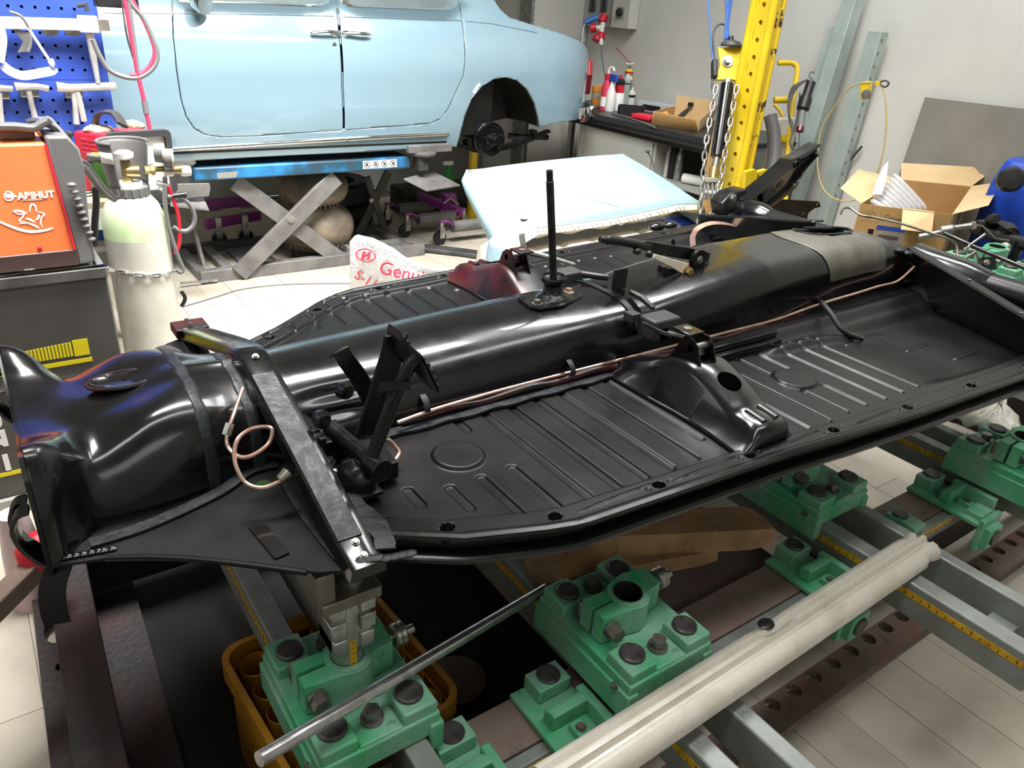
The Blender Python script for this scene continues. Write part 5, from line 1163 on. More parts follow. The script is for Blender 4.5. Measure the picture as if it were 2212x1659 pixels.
can('small_bottle', 1402, 226, [(.03, 0), (.032, .005), (.032, .095), (.012, .115)], 'whiteplastic', 'small white bottle with black label beside the tall yellow foam can', 'bottle', [('cap', 'whiteplastic', [(.011, .115), (.006, .14)]), ('label_band', 'blackplastic', [(.0325, .06), (.0325, .08)])])
c = Z(1362, 246, ZW); T = tag(B().plate([rrect(-.10, .10, -.07, .07, .02), rrect(-.092, .092, -.062, .062, .015)], (c.x, c.y, ZW+.03), (.7, -.7, 0), (.7, .7, 0), .055).box(c.x-.06, c.x+.06, c.y-.06, c.y+.06, ZW+.001, ZW+.006).obj('parts_tray', 'blackplastic'), 'black plastic parts tray on the workbench before the tall yellow can', 'tray')
c = Z(1432, 244, ZW); T = thing('organizer_case', (c.x, c.y, ZW), 'clear lidded organizer case with black label strip on the workbench', 'case'); B().obox((c.x, c.y, ZW+.04), (.15, -1, 0), (1, .15, 0), (0, 0, 1), .36, .22, .08).obj('case_body', 'plasticclear', T, bevel=.008); B().obox((c.x-.114, c.y+.02, ZW+.035), (.15, -1, 0), (1, .15, 0), (0, 0, 1), .17, .004, .04).obj('label_strip', 'blackplastic', T); B().text('SIEVERT', (c.x-.118, c.y+.095, ZW+.026), (.15, -1, 0), (0, 0, 1), .032, .001).obj('print', 'lettering', T, smooth=0)
c = Z(1392, 258, ZW); tag(B().obox((c.x, c.y, ZW+.018), (.2, -1, 0), (1, .2, 0), (0, 0, 1), .17, .12, .035).obj('flat_case', 'redplastic', bevel=.01), 'flat red plastic case on the workbench beside the cardboard tray', 'case')
# cardboard tray with things in it
T = thing('cardboard_tray', (4.05, 3.6, ZW), 'open shallow cardboard box lying on the front edge of the workbench', 'box')
a, b2, c2, d2 = Z(1408, 268, ZW+.004), Z(1508, 283, ZW+.004), Z(1538, 262, ZW+.004), Z(1455, 255, ZW+.004)
up = V((0, 0, .085))
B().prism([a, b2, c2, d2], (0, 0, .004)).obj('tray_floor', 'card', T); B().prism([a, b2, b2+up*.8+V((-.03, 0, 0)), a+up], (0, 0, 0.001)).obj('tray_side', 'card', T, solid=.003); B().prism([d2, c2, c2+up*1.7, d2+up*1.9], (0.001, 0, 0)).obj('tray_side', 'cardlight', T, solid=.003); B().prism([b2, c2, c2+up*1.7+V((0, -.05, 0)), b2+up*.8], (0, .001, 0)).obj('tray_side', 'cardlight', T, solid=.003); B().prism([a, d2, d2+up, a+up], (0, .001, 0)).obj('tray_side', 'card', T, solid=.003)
c = Z(1437, 252, ZW+.06); tag(B().lathe(c, (.6, -.5, .3), [(.018, -.02), (.034, -.02), (.036, 0), (.034, .02), (.018, .02), (.018, -.02)], 20, cap=False).obj('tape_roll', 'orangelabel'), 'small orange tape roll in the shallow cardboard box', 'tape')
tag(B().tube([Z(1462, 258, ZW+.05), Z(1478, 245, ZW+.07), Z(1492, 232, ZW+.10)], [.016, .02, .012], 8).box(*[v for q in (0, 1, 2) for v in (Z(1492, 226, ZW+.11)[q]-.015, Z(1492, 226, ZW+.11)[q]+.015)]).obj('hand_tool', 'blackplastic', bevel=.002), 'black hand tool leaning in the shallow cardboard box', 'tool')
P = cr([Z(1322, 245, ZW+.006), Z(1350, 252, ZW+.006), Z(1380, 262, ZW+.006), Z(1415, 275, ZW+.006)], 5); tag(B().tube(P, .006, 6).obj('cable', 'hosegrey'), 'light grey cable lying along the front of the workbench', 'cable')
# on the shelf
def shelfcan(px, py, r, h, m, lab, z=.57, lie=False):
    c = Z(px, py, z); c.x = max(c.x, XF+.12)
    b = B().lathe((c.x, c.y, z+(r if lie else 0)), (.3, -1, 0) if lie else (0, 0, 1), [(r*.9, 0), (r, .005), (r, h), (r*.6, h+.015), (r*.4, h+.03)], 16); tag(b.obj('aerosol_can', m), lab, 'can')
for px, m, l in ((1441, 'whiteplastic', 'white aerosol can standing on the open bench shelf'), (1456, 'blackplastic', 'black aerosol can on the open bench shelf, second from the partition'), (1470, 'zinc', 'dull silver aerosol can on the open bench shelf')):
    c = X(px, 345, XF+.2); tag(B().lathe((XF+.2, c.y, .571), (0, 0, 1), [(.03, 0), (.033, .005), (.033, .17), (.02, .19), (.016, .22)], 16).obj('aerosol_can', m), l, 'can')
c = X(1488, 333, XF+.18); tag(B().lathe((XF+.16, c.y, .606), (.35, -1, 0), [(.03, 0), (.034, .005), (.034, .20), (.02, .22)], 16).obj('aerosol_can', 'whiteplastic'), 'white can lying on its side on the open bench shelf', 'can')
c = X(1440, 420, XF+.3); tag(B().box(XF+.25, XF+.6, c.y-.22, c.y+.18, .061, .26).obj('tool_case', 'pegblue', bevel=.01), 'dark blue case in the shadow under the bench shelf', 'case')
# cardboard sheet and yellow board leaning between bench and tower
tag(B().prism([Y(1500, 480, 3.05), Y(1560, 480, 3.0), Y(1632, 190, 3.25), Y(1560, 190, 3.3)], (.012, .012, 0)).obj('cardboard_sheet', 'card', smooth=0), 'tall brown cardboard sheet leaning behind the yellow tower', 'cardboard')
# ================================================================== SOCKET BOXES AND PLUGS
T = thing('socket_box', (4.74, 5.3, 1.5), 'grey wall socket box with two dark hinged outlets above the workbench', 'socket')
def wq(px, py, x=4.68): return X(px, py, x)
p, q = wq(1255, 55), wq(1322, 55); B().box(4.68, 4.745, q.y, p.y, p.z, p.z+.42).obj('box_body', 'benchgrey', T, bevel=.006)
for px in (1280, 1304):
    c = wq(px, 12, 4.675); B().obox(c, (0, 1, 0), (0, 0, 1), (1, 0, 0), .075, .10, .02).obj('outlet_flap', 'liftdark', T, bevel=.01); B().obox(c+V((0, -.01, .03)), (0, 1, 0), (0, .2, 1), (1, 0, 0), .01, .09, .03).obj('flap_hinge', 'blackplastic', T)
T = thing('switch_box', (4.74, 4.9, 1.5), 'light grey switch box with a round dark knob on the wall', 'switch')
p, q = wq(1326, 60), wq(1364, 60); B().box(4.64, 4.745, q.y, p.y, p.z, p.z+.34).obj('box_body', 'cabwhite', T, bevel=.006); c = wq(1340, 27, 4.635); B().obox(c, (0, 1, 0), (0, 0, 1), (1, 0, 0), .085, .085, .004).obj('knob_plate', 'benchgrey', T); B().lathe(c, (-1, 0, 0), [(.032, 0), (.032, .02), (.026, .03)], 18).obj('knob', 'blackplastic', T)
T = thing('plug_splitter', (4.6, 5.2, 1.3), 'red and white three-way plug splitter hanging on its cable below the sockets', 'plug')
d0 = (wq(1295, 60, 4.58)-CAMP).dot(CF)
def pq(px, py): return D(px, py, d0)
B().tube([pq(1303, 50), pq(1300, 60), pq(1299, 72)], .022, 12).tube([pq(1300, 60), pq(1285, 60)], .02, 12).obj('splitter_body', 'whiteplastic', T)
for (a, c_), (e, g), r in (((1299, 48), (1306, 34), .035), ((1287, 60), (1275, 61), .038), ((1299, 72), (1297, 84), .034)): B().cyl(pq(a, c_), pq(e, g), r, n=18).obj('red_socket', 'redplastic', T)
B().cyl(pq(1291, 80), pq(1287, 88), .036, n=16).obj('red_cap', 'redplastic', T); B().tube([pq(1297, 84), pq(1299, 98)], [.024, .014], 12).obj('plug_tail', 'whiteplastic', T)
B().tube(cr([pq(1298, 98), pq(1300, 120), pq(1304, 150), pq(1307, 165)], 4), .006, 6).obj('cable', 'hosegrey', T)
B().prism([pq(1305, 40), pq(1297, 46), pq(1292, 40), pq(1308, 28)], (.01, .01, 0)).obj('socket_lid', 'redplastic', T)
T = thing('blue_plug', (4.62, 5.35, 1.4), 'blue industrial plug with thin white cable beside the red splitter', 'plug')
B().tube([pq(1263, 50), pq(1276, 43), pq(1290, 38)], [.02, .024, .026], 14).obj('plug_body', 'blueplastic', T); B().prism([pq(1272, 38), pq(1290, 29), pq(1292, 34), pq(1275, 42)], (.02, .02, 0)).obj('plug_lid', 'blueplastic', T); B().tube(cr([pq(1263, 50), pq(1260, 65), pq(1258, 90), pq(1257, 110)], 4), .004, 6).obj('cable', 'whiteplastic', T)
tag(B().prism([wq(1253, -10, 4.735), wq(1257, -10, 4.735), wq(1255, 36, 4.735), wq(1250, 36, 4.735)], (.006, 0, 0)).obj('wall_marker', 'lampdark', smooth=0), 'narrow dark red strip on the wall beside the sockets', 'sign')
# ================================================================== YELLOW PULLING TOWER
TW = thing('pulling_tower', (3.66, 2.9, 0), 'yellow drilled steel pulling tower with black hydraulic ram and chains', 'tower')
tx0, tx1, ty0, ty1 = 3.60, 3.675, 2.835, 2.965
zs_ = [.16+.085*i for i in range(26)]
B().plate([[(ty0, .03), (ty1, .03), (ty1, 2.4), (ty0, 2.4)]]+[circ((ty0+ty1)/2-.004, z, .0135, 12) for z in zs_]+[[((ty0+ty1)/2+.028, z-.0), ((ty0+ty1)/2+.031, z), ((ty0+ty1)/2+.031, z+.06), ((ty0+ty1)/2+.028, z+.06)] for z in zs_[::2]], (tx0+.018, 0, 0), (0, 1, 0), (0, 0, 1), .012).obj('drilled_plate', 'yellow', TW)
for y in (ty0, ty1): B().cyl((tx0+.018, y, .03), (tx0+.018, y, 2.4), .022, n=20).obj('edge_tube', 'yellow', TW)
B().plate([[(tx0+.03, .03), (tx1, .03), (tx1, 2.4), (tx0+.03, 2.4)]], (0, ty0-.005, 0), (1, 0, 0), (0, 0, 1), .01).obj('side_plate', 'yellowchip', TW); B().cyl((tx1+.012, ty0, .03), (tx1+.012, ty0, 2.4), .018, n=18).obj('edge_tube', 'yellowchip', TW)
B().box(tx0+.03, tx1, ty0+.01, ty1-.01, .03, 2.38).obj('inner_web', 'yellow', TW); B().box(3.4, 3.9, 2.6, 3.1, 0, .03).obj('base_plate', 'yellow', TW, bevel=.005)
for dx in (0, .05): B().prism([Y(1608+dx*500, 430, 2.76), Y(1612+dx*500, 372, 2.76), Y(1632+dx*500, 366, 2.76), Y(1645+dx*500, 385, 2.76), Y(1645+dx*500, 430, 2.76)], (0, .03, 0)).obj('hook_plate', 'yellow', TW)
dT = 4.2
def tq(px, py, d=dT): return D(px, py, d)
B().prism([tq(1551, 101), tq(1560, 104), tq(1598, 96), tq(1612, 96), tq(1602, 185), tq(1585, 172), tq(1544, 172), tq(1556, 140)], CF*.02).obj('ram_bracket', 'yellow', TW, bevel=.003)
hexbolt(B(), tq(1571, 133, dT-.0), -CF, .021, .03, 1.5).obj('bracket_bolt', 'zinc', TW)
RM = B().cyl(tq(1571, 182), tq(1549, 338), .036, n=24).obj('hydraulic_ram', 'blackgloss', TW); B().cyl(tq(1572, 173), tq(1571, 182), .024, n=18).obj('ram_neck', 'zinc', RM); B().cyl(tq(1549, 338), tq(1543, 370), .02, n=18).obj('ram_rod', 'baresteel', RM); B().cyl(tq(1543, 362), tq(1540, 388), .026, n=18).obj('ram_collar', 'brass', RM)
B().obox(tq(1536, 392), CR, CU, CF, .09, .03, .06).obj('yoke', 'baresteel', TW, bevel=.004)
for px in (1520, 1527, 1537, 1545): B().obox(tq(px, 415, dT-.01), CR, CU, CF, .012, .09, .05).obj('yoke_plate', 'zinc', TW, bevel=.006)
B().cyl(tq(1516, 418), tq(1550, 421), .028, n=18).obj('chain_roller', 'zinc', TW)
CH = thing('lifting_chain', tq(1560, 300), 'grey steel chain hanging in two runs beside the black hydraulic ram', 'chain')
for pts in ([(1547, 186), (1533, 260), (1522, 330), (1518, 395), (1514, 440), (1509, 490)], [(1592, 186), (1580, 250), (1566, 330), (1557, 395), (1540, 450), (1530, 495)]):
    for bb in chain_links([tq(x, y, dT-.03) for x, y in pts], .044, .0062): bb.obj('link', 'bolthex', CH, smooth=60)
B().lathe(tq(1580, 94), (0, 0, 1), [(.055, -.015), (.06, -.005), (.045, .012), (.01, .02)], 22).obj('top_cap', 'liftdark', TW); B().cyl(tq(1580, 93), tq(1578, 80), .016, n=14).obj('hose_coupling', 'blackplastic', TW)
B().obox(tq(1543, 150), CR, CU, CF, .03, .10, .05).obj('valve_block', 'blackplastic', TW, bevel=.008); B().tube(cr([tq(1541, 165), tq(1538, 185), tq(1541, 195)], 3), .006, 6).obj('valve_lever', 'blackplastic', TW)
T = thing('air_hoses', tq(1570, 20), 'blue and grey air hoses hanging down to the top of the yellow tower', 'hose')
for pts, m, r in (([(1566, -20), (1570, 30), (1567, 55), (1572, 85)], 'hoseblue', .007), ([(1579, -20), (1572, 30), (1568, 60), (1566, 85)], 'hoseblue', .007), ([(1584, -20), (1572, 60), (1580, 85)], 'hoseblue', .006), ([(1529, -20), (1533, 50), (1536, 100), (1543, 140)], 'hoseblue', .005), ([(1568, 54), (1556, 52), (1545, 62), (1540, 85), (1544, 135)], 'liftdark', .006)):
    B().tube(cr([tq(x, y, dT+.02) for x, y in pts], 6), r, 8).obj('hose', m, T)
# yellow handle tube, tank, grey hose, lamp behind the tower
dH = 4.6
def hq(px, py, d=dH): return D(px, py, d)
T = thing('hydraulic_pump', hq(1690, 300), 'pale grey pump unit with yellow tube handle and thick grey hose behind the yellow tower', 'pump')
B().tube(cr([hq(1680, 136), hq(1708, 136), hq(1719, 141), hq(1722, 155), hq(1716, 200), hq(1709, 250), hq(1700, 350), hq(1696, 440)], 5), .016, 10).obj('handle_tube', 'yellow', T)
B().tube([hq(1672, 216), hq(1700, 216)], .02, 12).obj('cross_tube', 'yellow', T)
B().obox(hq(1680, 335, 4.72), CR, (0, 0, 1), CF, .14, .42, .12).obj('pump_body', 'cabwhite', T, bevel=.02); B().obox(hq(1690, 300, 4.6), CR, (0, 0, 1), CF, .10, .04, .02).obj('yellow_band', 'yellow', T)
p_ = hq(1680, 335, 4.72); B().box(p_.x-.15, p_.x+.1, p_.y-.1, p_.y+.1, 0, p_.z-.2).obj('pump_base', 'liftdark', T, bevel=.01)
B().tube(cr([hq(1664, 250), hq(1672, 290), hq(1672, 340), hq(1664, 375)], 5), .04, 14).obj('grey_hose', 'greyplastic', T)
B().tube(cr([hq(1672, 225, 4.7), hq(1690, 250, 4.7), hq(1698, 300, 4.7), hq(1700, 350, 4.7)], 5), .011, 8).obj('yellow_hose', 'hoseyellow', T)
def lq(px, py): return D(px, py, 4.5)
T = thing('work_lamp', lq(1730, 230), 'black inspection lamp with coiled cable hanging from a galvanised beam', 'lamp')
B().tube(cr([lq(1752, 178), lq(1740, 215), lq(1733, 240)], 4), [.028]*4+[.038]*4+[.022], 14).obj('lamp_cage', 'blackplastic', T); B().cyl(lq(1733, 240), lq(1729, 275), .022, n=14).obj('handle', 'hosegrey', T); B().cyl(lq(1729, 275), lq(1727, 284), .024, n=14).obj('handle_end', 'lampdark', T); B().tube(cr([lq(1755, 172), lq(1748, 165), lq(1752, 156), lq(1760, 156)], 4), .003, 6).obj('hook_wire', 'liftdark', T)
for k in range(5): B().tube(cr([lq(1745, 172), lq(1722-3*k, 190), lq(1706-k, 225+3*k), lq(1704+2*k, 255+3*k), lq(1712, 280+3*k), lq(1720+k, 260), lq(1728, 200)], 5), .0042, 6).obj('cable_loop', 'liftdark', T)
B().tube(cr([lq(1712, 290), lq(1706, 305), lq(1712, 322), lq(1724, 318), lq(1727, 285)], 5), .0042, 6).obj('cable_loop', 'liftdark', T)
# galvanised beams leaning on the wall
def gbeam(top, py_b, w_, dep, lab, holes=False, dx=0):
    t = X(top[0], top[1], 4.72-dep/2-.02); bx = Z(py_b[0], py_b[1], 0)
    T = thing('galvanised_beam', bx, lab, 'beam'); d = (t-bx).normalized(); v_ = V((0, 1, 0)); n_ = d.cross(v_).normalized()
    L_ = (t-bx).length; c = (t+bx)/2
    b = B().obox(c+n_*(dep/2), d, v_, n_, L_, w_, .004).obox(c+v_*(w_/2), d, v_, n_, L_, .004, dep).obox(c-v_*(w_/2), d, v_, n_, L_, .004, dep)
    b.obox(c-n_*(dep/2)+v_*(w_/2-.01), d, v_, n_, L_, .02, .004).obox(c-n_*(dep/2)-v_*(w_/2-.01), d, v_, n_, L_, .02, .004); b.obj('beam_body', 'galv', T, bevel=.002)
    b.v = []; 
    if holes:
        for i in range(14): p = bx+d*(L_*(1-.03-.045*i)); s = -1 if n_.x > 0 else 1; q = p-v_*(w_/2+.002)+n_*(.012*s); B().obox(q, d, v_, n_, .018, .002, .008).obj('slot', 'carinner', T)
    return T, bx, d, L_
gbeam((1862, -60), (1666, 600), .085, .10, 'tallest galvanised steel beam leaning on the wall, running out of the top of the photo')
gbeam((1808, 60), (1653, 602), .10, .06, 'galvanised steel beam leaning on the wall close behind the tallest one')
gbeam((1898, 68), (1740, 608), .085, .08, 'shorter galvanised beam with slots, carrying the wire loop and yellow bracket', True)
# wire loop with yellow clamp
gX = 4.2
T = thing('wire_loop', X(1870, 300, gX), 'long thin yellowish wire rope loop hung on a yellow bracket of the slotted beam', 'cable')
lp = [(1898, 180), (1910, 200), (1915, 250), (1912, 300), (1903, 350), (1890, 385), (1870, 415), (1840, 434), (1805, 430), (1780, 410), (1767, 370), (1768, 310), (1780, 265), (1800, 235), (1818, 208), (1835, 190), (1860, 180), (1898, 178)]
B().tube(cr([X(a, c_, gX) for a, c_ in lp], 5), .0042, 6).obj('wire_rope', 'ropegold', T)
B().tube(cr([X(a, c_, gX) for a, c_ in ((1900, 178), (1912, 174), (1920, 180), (1912, 188), (1900, 182))], 5), .005, 6).obj('end_eye', 'liftdark', T); B().obox(X(1897, 180, gX), (0, 1, .1), (0, 0, 1), (1, 0, 0), .03, .02, .015).obj('yellow_sleeve', 'yellow', T)
B().obox(X(1871, 195, gX+.02), (0, .3, 1), (0, 1, -.3), (1, 0, 0), .09, .05, .04).obj('hook_bracket', 'yellow', T, bevel=.005); B().lathe(X(1874, 203, gX-.02), (-1, -.4, 0), [(.02, 0), (.028, .03), (.02, .05)], 8).obj('bracket_bolt', 'bolthex', T)
tag(B().tube([X(1822, 362, 4.70), X(1862, 316, 4.72)], .008, 8).obj('thin_rod', 'liftdark'), 'thin dark rod leaning on the wall, seen through the wire loop', 'rod')
# steel sheet leaning on the wall
a, b2 = X(1998, 210, 4.70), X(2230, 234, 4.70); p0 = V((4.55, a.y+.02, .0)); 
tag(B().prism([a, b2+V((0, -.5, 0)), V((4.56, b2.y-.5, .002)), V((4.56, X(1965, 350, 4.66).y+.03, .002))], (.004, 0, 0)).obj('steel_sheet', 'steelsheet', smooth=0), 'large dull grey steel sheet leaning on the wall above the cardboard box', 'metal sheet')
# ================================================================== PRINTED CARDBOARD BOX
ZT = .88
FLc, FRc, BRc, BLc = Z(1861, 440, ZT), Z(2057, 463, ZT), Z(2098, 403, ZT), Z(1946, 388, ZT)
BX = thing('cardboard_box', ((FLc+BRc)/2).xy.to_3d()+V((0, 0, .45)), 'open brown cardboard parts box with printed front and flaps, filled with air cushions', 'box')
dn2 = V((0, 0, -.33))
def wall(p, q, m='card', nm='box_side'): B().prism([p, q, q+dn2, p+dn2], (q-p).cross(V((0, 0, 1))).normalized()*.005).obj(nm, m, BX, smooth=0)
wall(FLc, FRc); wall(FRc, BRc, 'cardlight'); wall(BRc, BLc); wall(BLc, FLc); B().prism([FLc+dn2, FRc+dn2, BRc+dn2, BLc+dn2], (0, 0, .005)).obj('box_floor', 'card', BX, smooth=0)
dB = (FLc-CAMP).dot(CF)
def bq(px, py, d): return D(px, py, d)
dbk = (BRc-CAMP).dot(CF); dfr = (FRc-CAMP).dot(CF); dbl = (BLc-CAMP).dot(CF)
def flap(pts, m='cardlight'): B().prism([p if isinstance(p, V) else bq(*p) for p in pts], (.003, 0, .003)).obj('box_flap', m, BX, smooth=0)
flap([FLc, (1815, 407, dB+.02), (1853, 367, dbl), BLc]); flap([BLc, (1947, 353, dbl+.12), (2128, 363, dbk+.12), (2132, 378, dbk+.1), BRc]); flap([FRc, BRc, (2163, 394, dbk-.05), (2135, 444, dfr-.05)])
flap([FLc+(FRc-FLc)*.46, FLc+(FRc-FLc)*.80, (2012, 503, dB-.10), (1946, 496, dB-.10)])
fu = (FRc-FLc).normalized(); fv = V((0, 0, 1)); fn = fv.cross(fu) 
fn = fu.cross(fv); fn = fn if fn.x < 0 else -fn
fo = FLc+fn*.004
u_ = fu if fu.cross(fv).dot(fn) > 0 else fu
LG = B(); cc = fo+fu*.045+fv*-.045; LG.plate([circ(0, 0, .028, 24, .018), circ(0, 0, .0245, 24, .0145)], cc, fu, fv, .002)
for s in (-1, 1): LG.obox(cc+fu*(.009*s), fv+fu*.35, fu, fn, .027, .0045, .002)
LG.obox(cc, fu, fv, fn, .018, .005, .002); LG.obj('logo_emblem', 'ink', BX, smooth=0)
B().text('HYUNDAI', fo+fu*.016+fv*-.082, fu, fv, .017, .001).obj('logo_print', 'ink', BX, smooth=0)
B().text('Genuine Parts', fo+fu*.11+fv*-.062, fu, fv, .036, .001).obj('box_print', 'ink', BX, smooth=0); B().obox(fo+fu*.095+fv*-.05, fv, fu, fn, .05, .002, .002).obj('print_line', 'ink', BX, smooth=0)
B().obox(fo+fu*.155+fv*-.125, fu, fv, fn, .125, .075, .002).obj('label_sticker', 'lettering', BX, smooth=0); B().obox(fo+fn*.001+fu*.155+fv*-.098, fu, fv, fn, .125, .02, .002).obj('blue_strip', 'pegblue', BX, smooth=0); B().obox(fo+fu*.072+fv*-.125, fu, fv, fn, .025, .03, .002).obj('black_mark', 'ink', BX, smooth=0)
b = B()
for i in range(22): b.obox(fo+fn*.001+fu*(.11+.004*i)+fv*-.14, fu, fv, fn, .0016 if i % 3 else .0028, .02, .002)
b.obj('barcode', 'ink', BX, smooth=0)
AC = thing('air_cushions', (FLc+BRc)/2, 'clear inflated packing air cushions sticking out of the cardboard box', 'packing')
for i in range(8):
    a, q9 = D(1930-7*i, 376+8*i, dB+.06+.02*(8-i)), D(2000-11*i, 452+1.2*i, dB+.03+.02*(8-i))
    B().tube([a, a+(q9-a)*.1, a+(q9-a)*.5, a+(q9-a)*.9, q9], [.006, .014, .016, .014, .005], 10).obj('cushion', 'plasticclear', AC, smooth=60)
P = [D(1885, 420, dB+.05), D(1893, 395, dB+.1), D(1908, 360, dB+.1), D(1919, 348, dB+.1), D(1915, 385, dB+.1), D(1905, 420, dB+.05)]
B().prism(P, CF*.01).obj('cushion', 'plasticclear', AC, smooth=20)
c = (FLc+BRc)/2; T = tag(B().box(c.x-.28, c.x+.26, c.y-.12, c.y+.38, .0, .545).obj('low_cabinet', 'liftgrey', bevel=.01), 'low grey cabinet under the open printed cardboard box', 'cabinet')
# blue tank and black gear at the right edge
T = thing('blue_tank', D(2190, 440, 3.75), 'blue plastic tank with round black cap at the right edge beside the cardboard box', 'tank')
tb = D(2190, 440, 3.75)
B().rings([[V((tb.x+x*s, tb.y+y*s, z)) for x, y in rrect(-.17, .2, -.34, .10, .07)] for s, z in ((.8, .55), (1, .6), (1, .86), (.93, .98), (.72, 1.08), (.6, 1.1))]).obj('tank_body', 'bluetank', T, smooth=50); B().lathe(D(2182, 388, 3.5), (-.8, -.6, .25), [(.04, -.06), (.055, -.02), (.058, .02), (.045, .04), (.001, .045)], 22).obj('black_cap', 'blackplastic', T); B().box(tb.x-.2, tb.x+.2, tb.y-.3, tb.y+.10, 0, .555).obj('tank_stand', 'liftdark', T, bevel=.01)
T = thing('pump_handle', D(2160, 495, 3.3), 'black ribbed pump handle lying over the dark bar at the right edge', 'handle')
B().tube([D(2110, 490, 3.3), D(2145, 484, 3.3), D(2175, 500, 3.25), D(2185, 508, 3.2)], [.03, .024, .04, .032], 16).obj('handle_grip', 'blackplastic', T); B().lathe(D(2147, 474, 3.25), (-.6, -.7, .3), [(.012, -.03), (.02, -.03), (.026, 0), (.018, .02), (.009, .02)], 14).obj('handle_knob', 'blackplastic', T)
for k in range(4): B().tube([D(2156+5*k, 481+3*k, 3.22), D(2178+4*k, 496+3*k, 3.18)], .005, 6).obj('grip_rib', 'blackplastic', T)
B().tube([D(2105, 492, 3.35), D(2160, 512, 3.25), D(2230, 532, 3.1)], .028, 12).obj('dark_bar', 'blackplastic', T); p = D(2200, 520, 3.15); B().cyl((p.x, p.y, 0), (p.x, p.y, p.z), .025, n=12).obj('bar_post', 'blackiron', T)
# ================================================================== LEFT: GREY WELDING CABINET
CY = 2.55; CXR = .288; CZ = .785
C = thing('welder_cabinet', (-.1, 2.8, 0), 'dark grey welding machine cabinet with yellow striped print and white letters', 'machine')
B().box(-.62, CXR, CY, 3.08, .06, CZ-.02).obj('cabinet_body', 'cabinetgrey', C, bevel=.006)
for x0, x1, y0, y1 in ((-.62, CXR, CY-.008, CY+.012), (-.62, CXR, 3.06, 3.08), (CXR-.02, CXR, CY, 3.08)): B().box(x0, x1, y0, y1, CZ-.025, CZ+.008).obj('top_lip', 'liftgrey', C, bevel=.003)
B().box(-.6, CXR-.02, CY+.01, 3.06, CZ-.02, CZ-.008).obj('top_tray', 'benchgrey', C, smooth=0)
B().box(-.64, CXR+.01, CY-.015, 3.1, 0, .06).obj('cabinet_base', 'benchgrey', C, bevel=.004)
def cq(px, py, off=0): return Y(px, py, CY-off)
for pa, pb in (((0, 852), (266, 790)), ((0, 598), (230, 573))):
    a, b2 = cq(*pa, .004), cq(*pb, .004); z = (a.z+b2.z)/2; B().box(-.62, CXR-.002, CY-.006, CY, z-.004, z+.004).obj('panel_seam', 'chrome', C, smooth=0)
for px, py in ((222, 580), (258, 779), (262, 801)): B().lathe(cq(px, py, .001), (0, -1, 0), [(.008, 0), (.007, .004), (.001, .005)], 12).obj('screw', 'zinc', C)
b = B()
z0 = cq(150, 772, 0).z
zb, zt_, zu = cq(100, 778).z, cq(160, 738).z, cq(60, 790).z
xl, xr = cq(2, 800).x, cq(155, 765).x
for i in range(-2, 21):
    x = xl+(xr-xl)*i/20; h = (zt_-zb)*(1-.012*(20-i)); b.box(x-.0035, x+.0035, CY-.0022, CY, zb, zb+h)
xs0, xs1 = cq(160, 760).x, cq(194, 760).x; b.box(xs0, xs1, CY-.0022, CY, cq(160, 770).z, zt_+.004); b.box(-.6, xs1+.003, CY-.0022, CY, zb-.028, zb-.014)
x0 = cq(172, 840).x; b.box(x0, xs1+.01, CY-.0022, CY, cq(190, 852).z, cq(190, 833).z); b.box(-.6, cq(52, 1015).x+.06, CY-.0022, CY, cq(40, 1022).z, cq(40, 1014).z)
b.obj('yellow_print', 'yellowprint', C, smooth=0)
for t, px, py in (('U', 8, 922), ('N', 20, 960), ('I', 26, 1012)):
    o = cq(px, py, .0015); s = .075; L_ = B().text(t, (o.x, CY-.001, o.z), (1, 0, 0), (0, 0, 1), s, .001, 'RIGHT', .004); L_.obj('white_letter', 'lettering', C, smooth=0)
B().text('WIG', (cq(-6, 922).x-.05, CY-.001, cq(0, 922).z), (1, 0, 0), (0, 0, 1), .075, .001, 'RIGHT', .004).obj('white_letter', 'lettering', C, smooth=0) if 0 else None
# ---- orange inverter welder on top
WY = 2.60
O = thing('inverter_welder', (.03, 2.8, CZ), 'orange and grey inverter welder with white emblem on top of the dark grey cabinet', 'machine')
def oq(px, py): return Y(px, py, WY)
xr_b, xr_t = oq(162, 535).x, oq(104, 318).x
zb_, zt2 = CZ+.012, oq(60, 318).z
def prof(x0, x1, y0, y1, z0, z1): return [V((x, y, z)) for z in (z0, z1) for x, y in ((x0, y0), (x1, y0), (x1, y1), (x0, y1))]
b = B().add([(-.26, WY, zb_+.03), (xr_b, WY, zb_+.03), (xr_b, WY+.4, zb_+.03), (-.26, WY+.4, zb_+.03), (-.24, WY+.05, zt2), (xr_t, WY+.05, zt2), (xr_t, WY+.4, zt2), (-.24, WY+.4, zt2)], [(3, 2, 1, 0), (4, 5, 6, 7), (0, 1, 5, 4), (1, 2, 6, 5), (2, 3, 7, 6), (3, 0, 4, 7)])
b.obj('orange_shell', 'orange', O, bevel=.006)
B().box(-.27, xr_b+.002, WY-.006, WY+.4, zb_-.004, zb_+.045).obj('brown_base', 'brownmetal', O, bevel=.003)
pr = [V((xr_b, WY-.006, zb_-.004)), V((xr_b+.05, WY-.0, zb_-.004)), V((xr_b+.052, WY, zb_+.12)), V((xr_t+.085, WY+.02, zt2-.08)), V((xr_t+.085, WY+.05, zt2-.02)), V((xr_t+.06, WY+.05, zt2+.02)), V((xr_t, WY+.045, zt2+.02))]
B().prism(pr, (0, .40, 0)).obj('grey_front', 'greyplastic', O, bevel=.008)
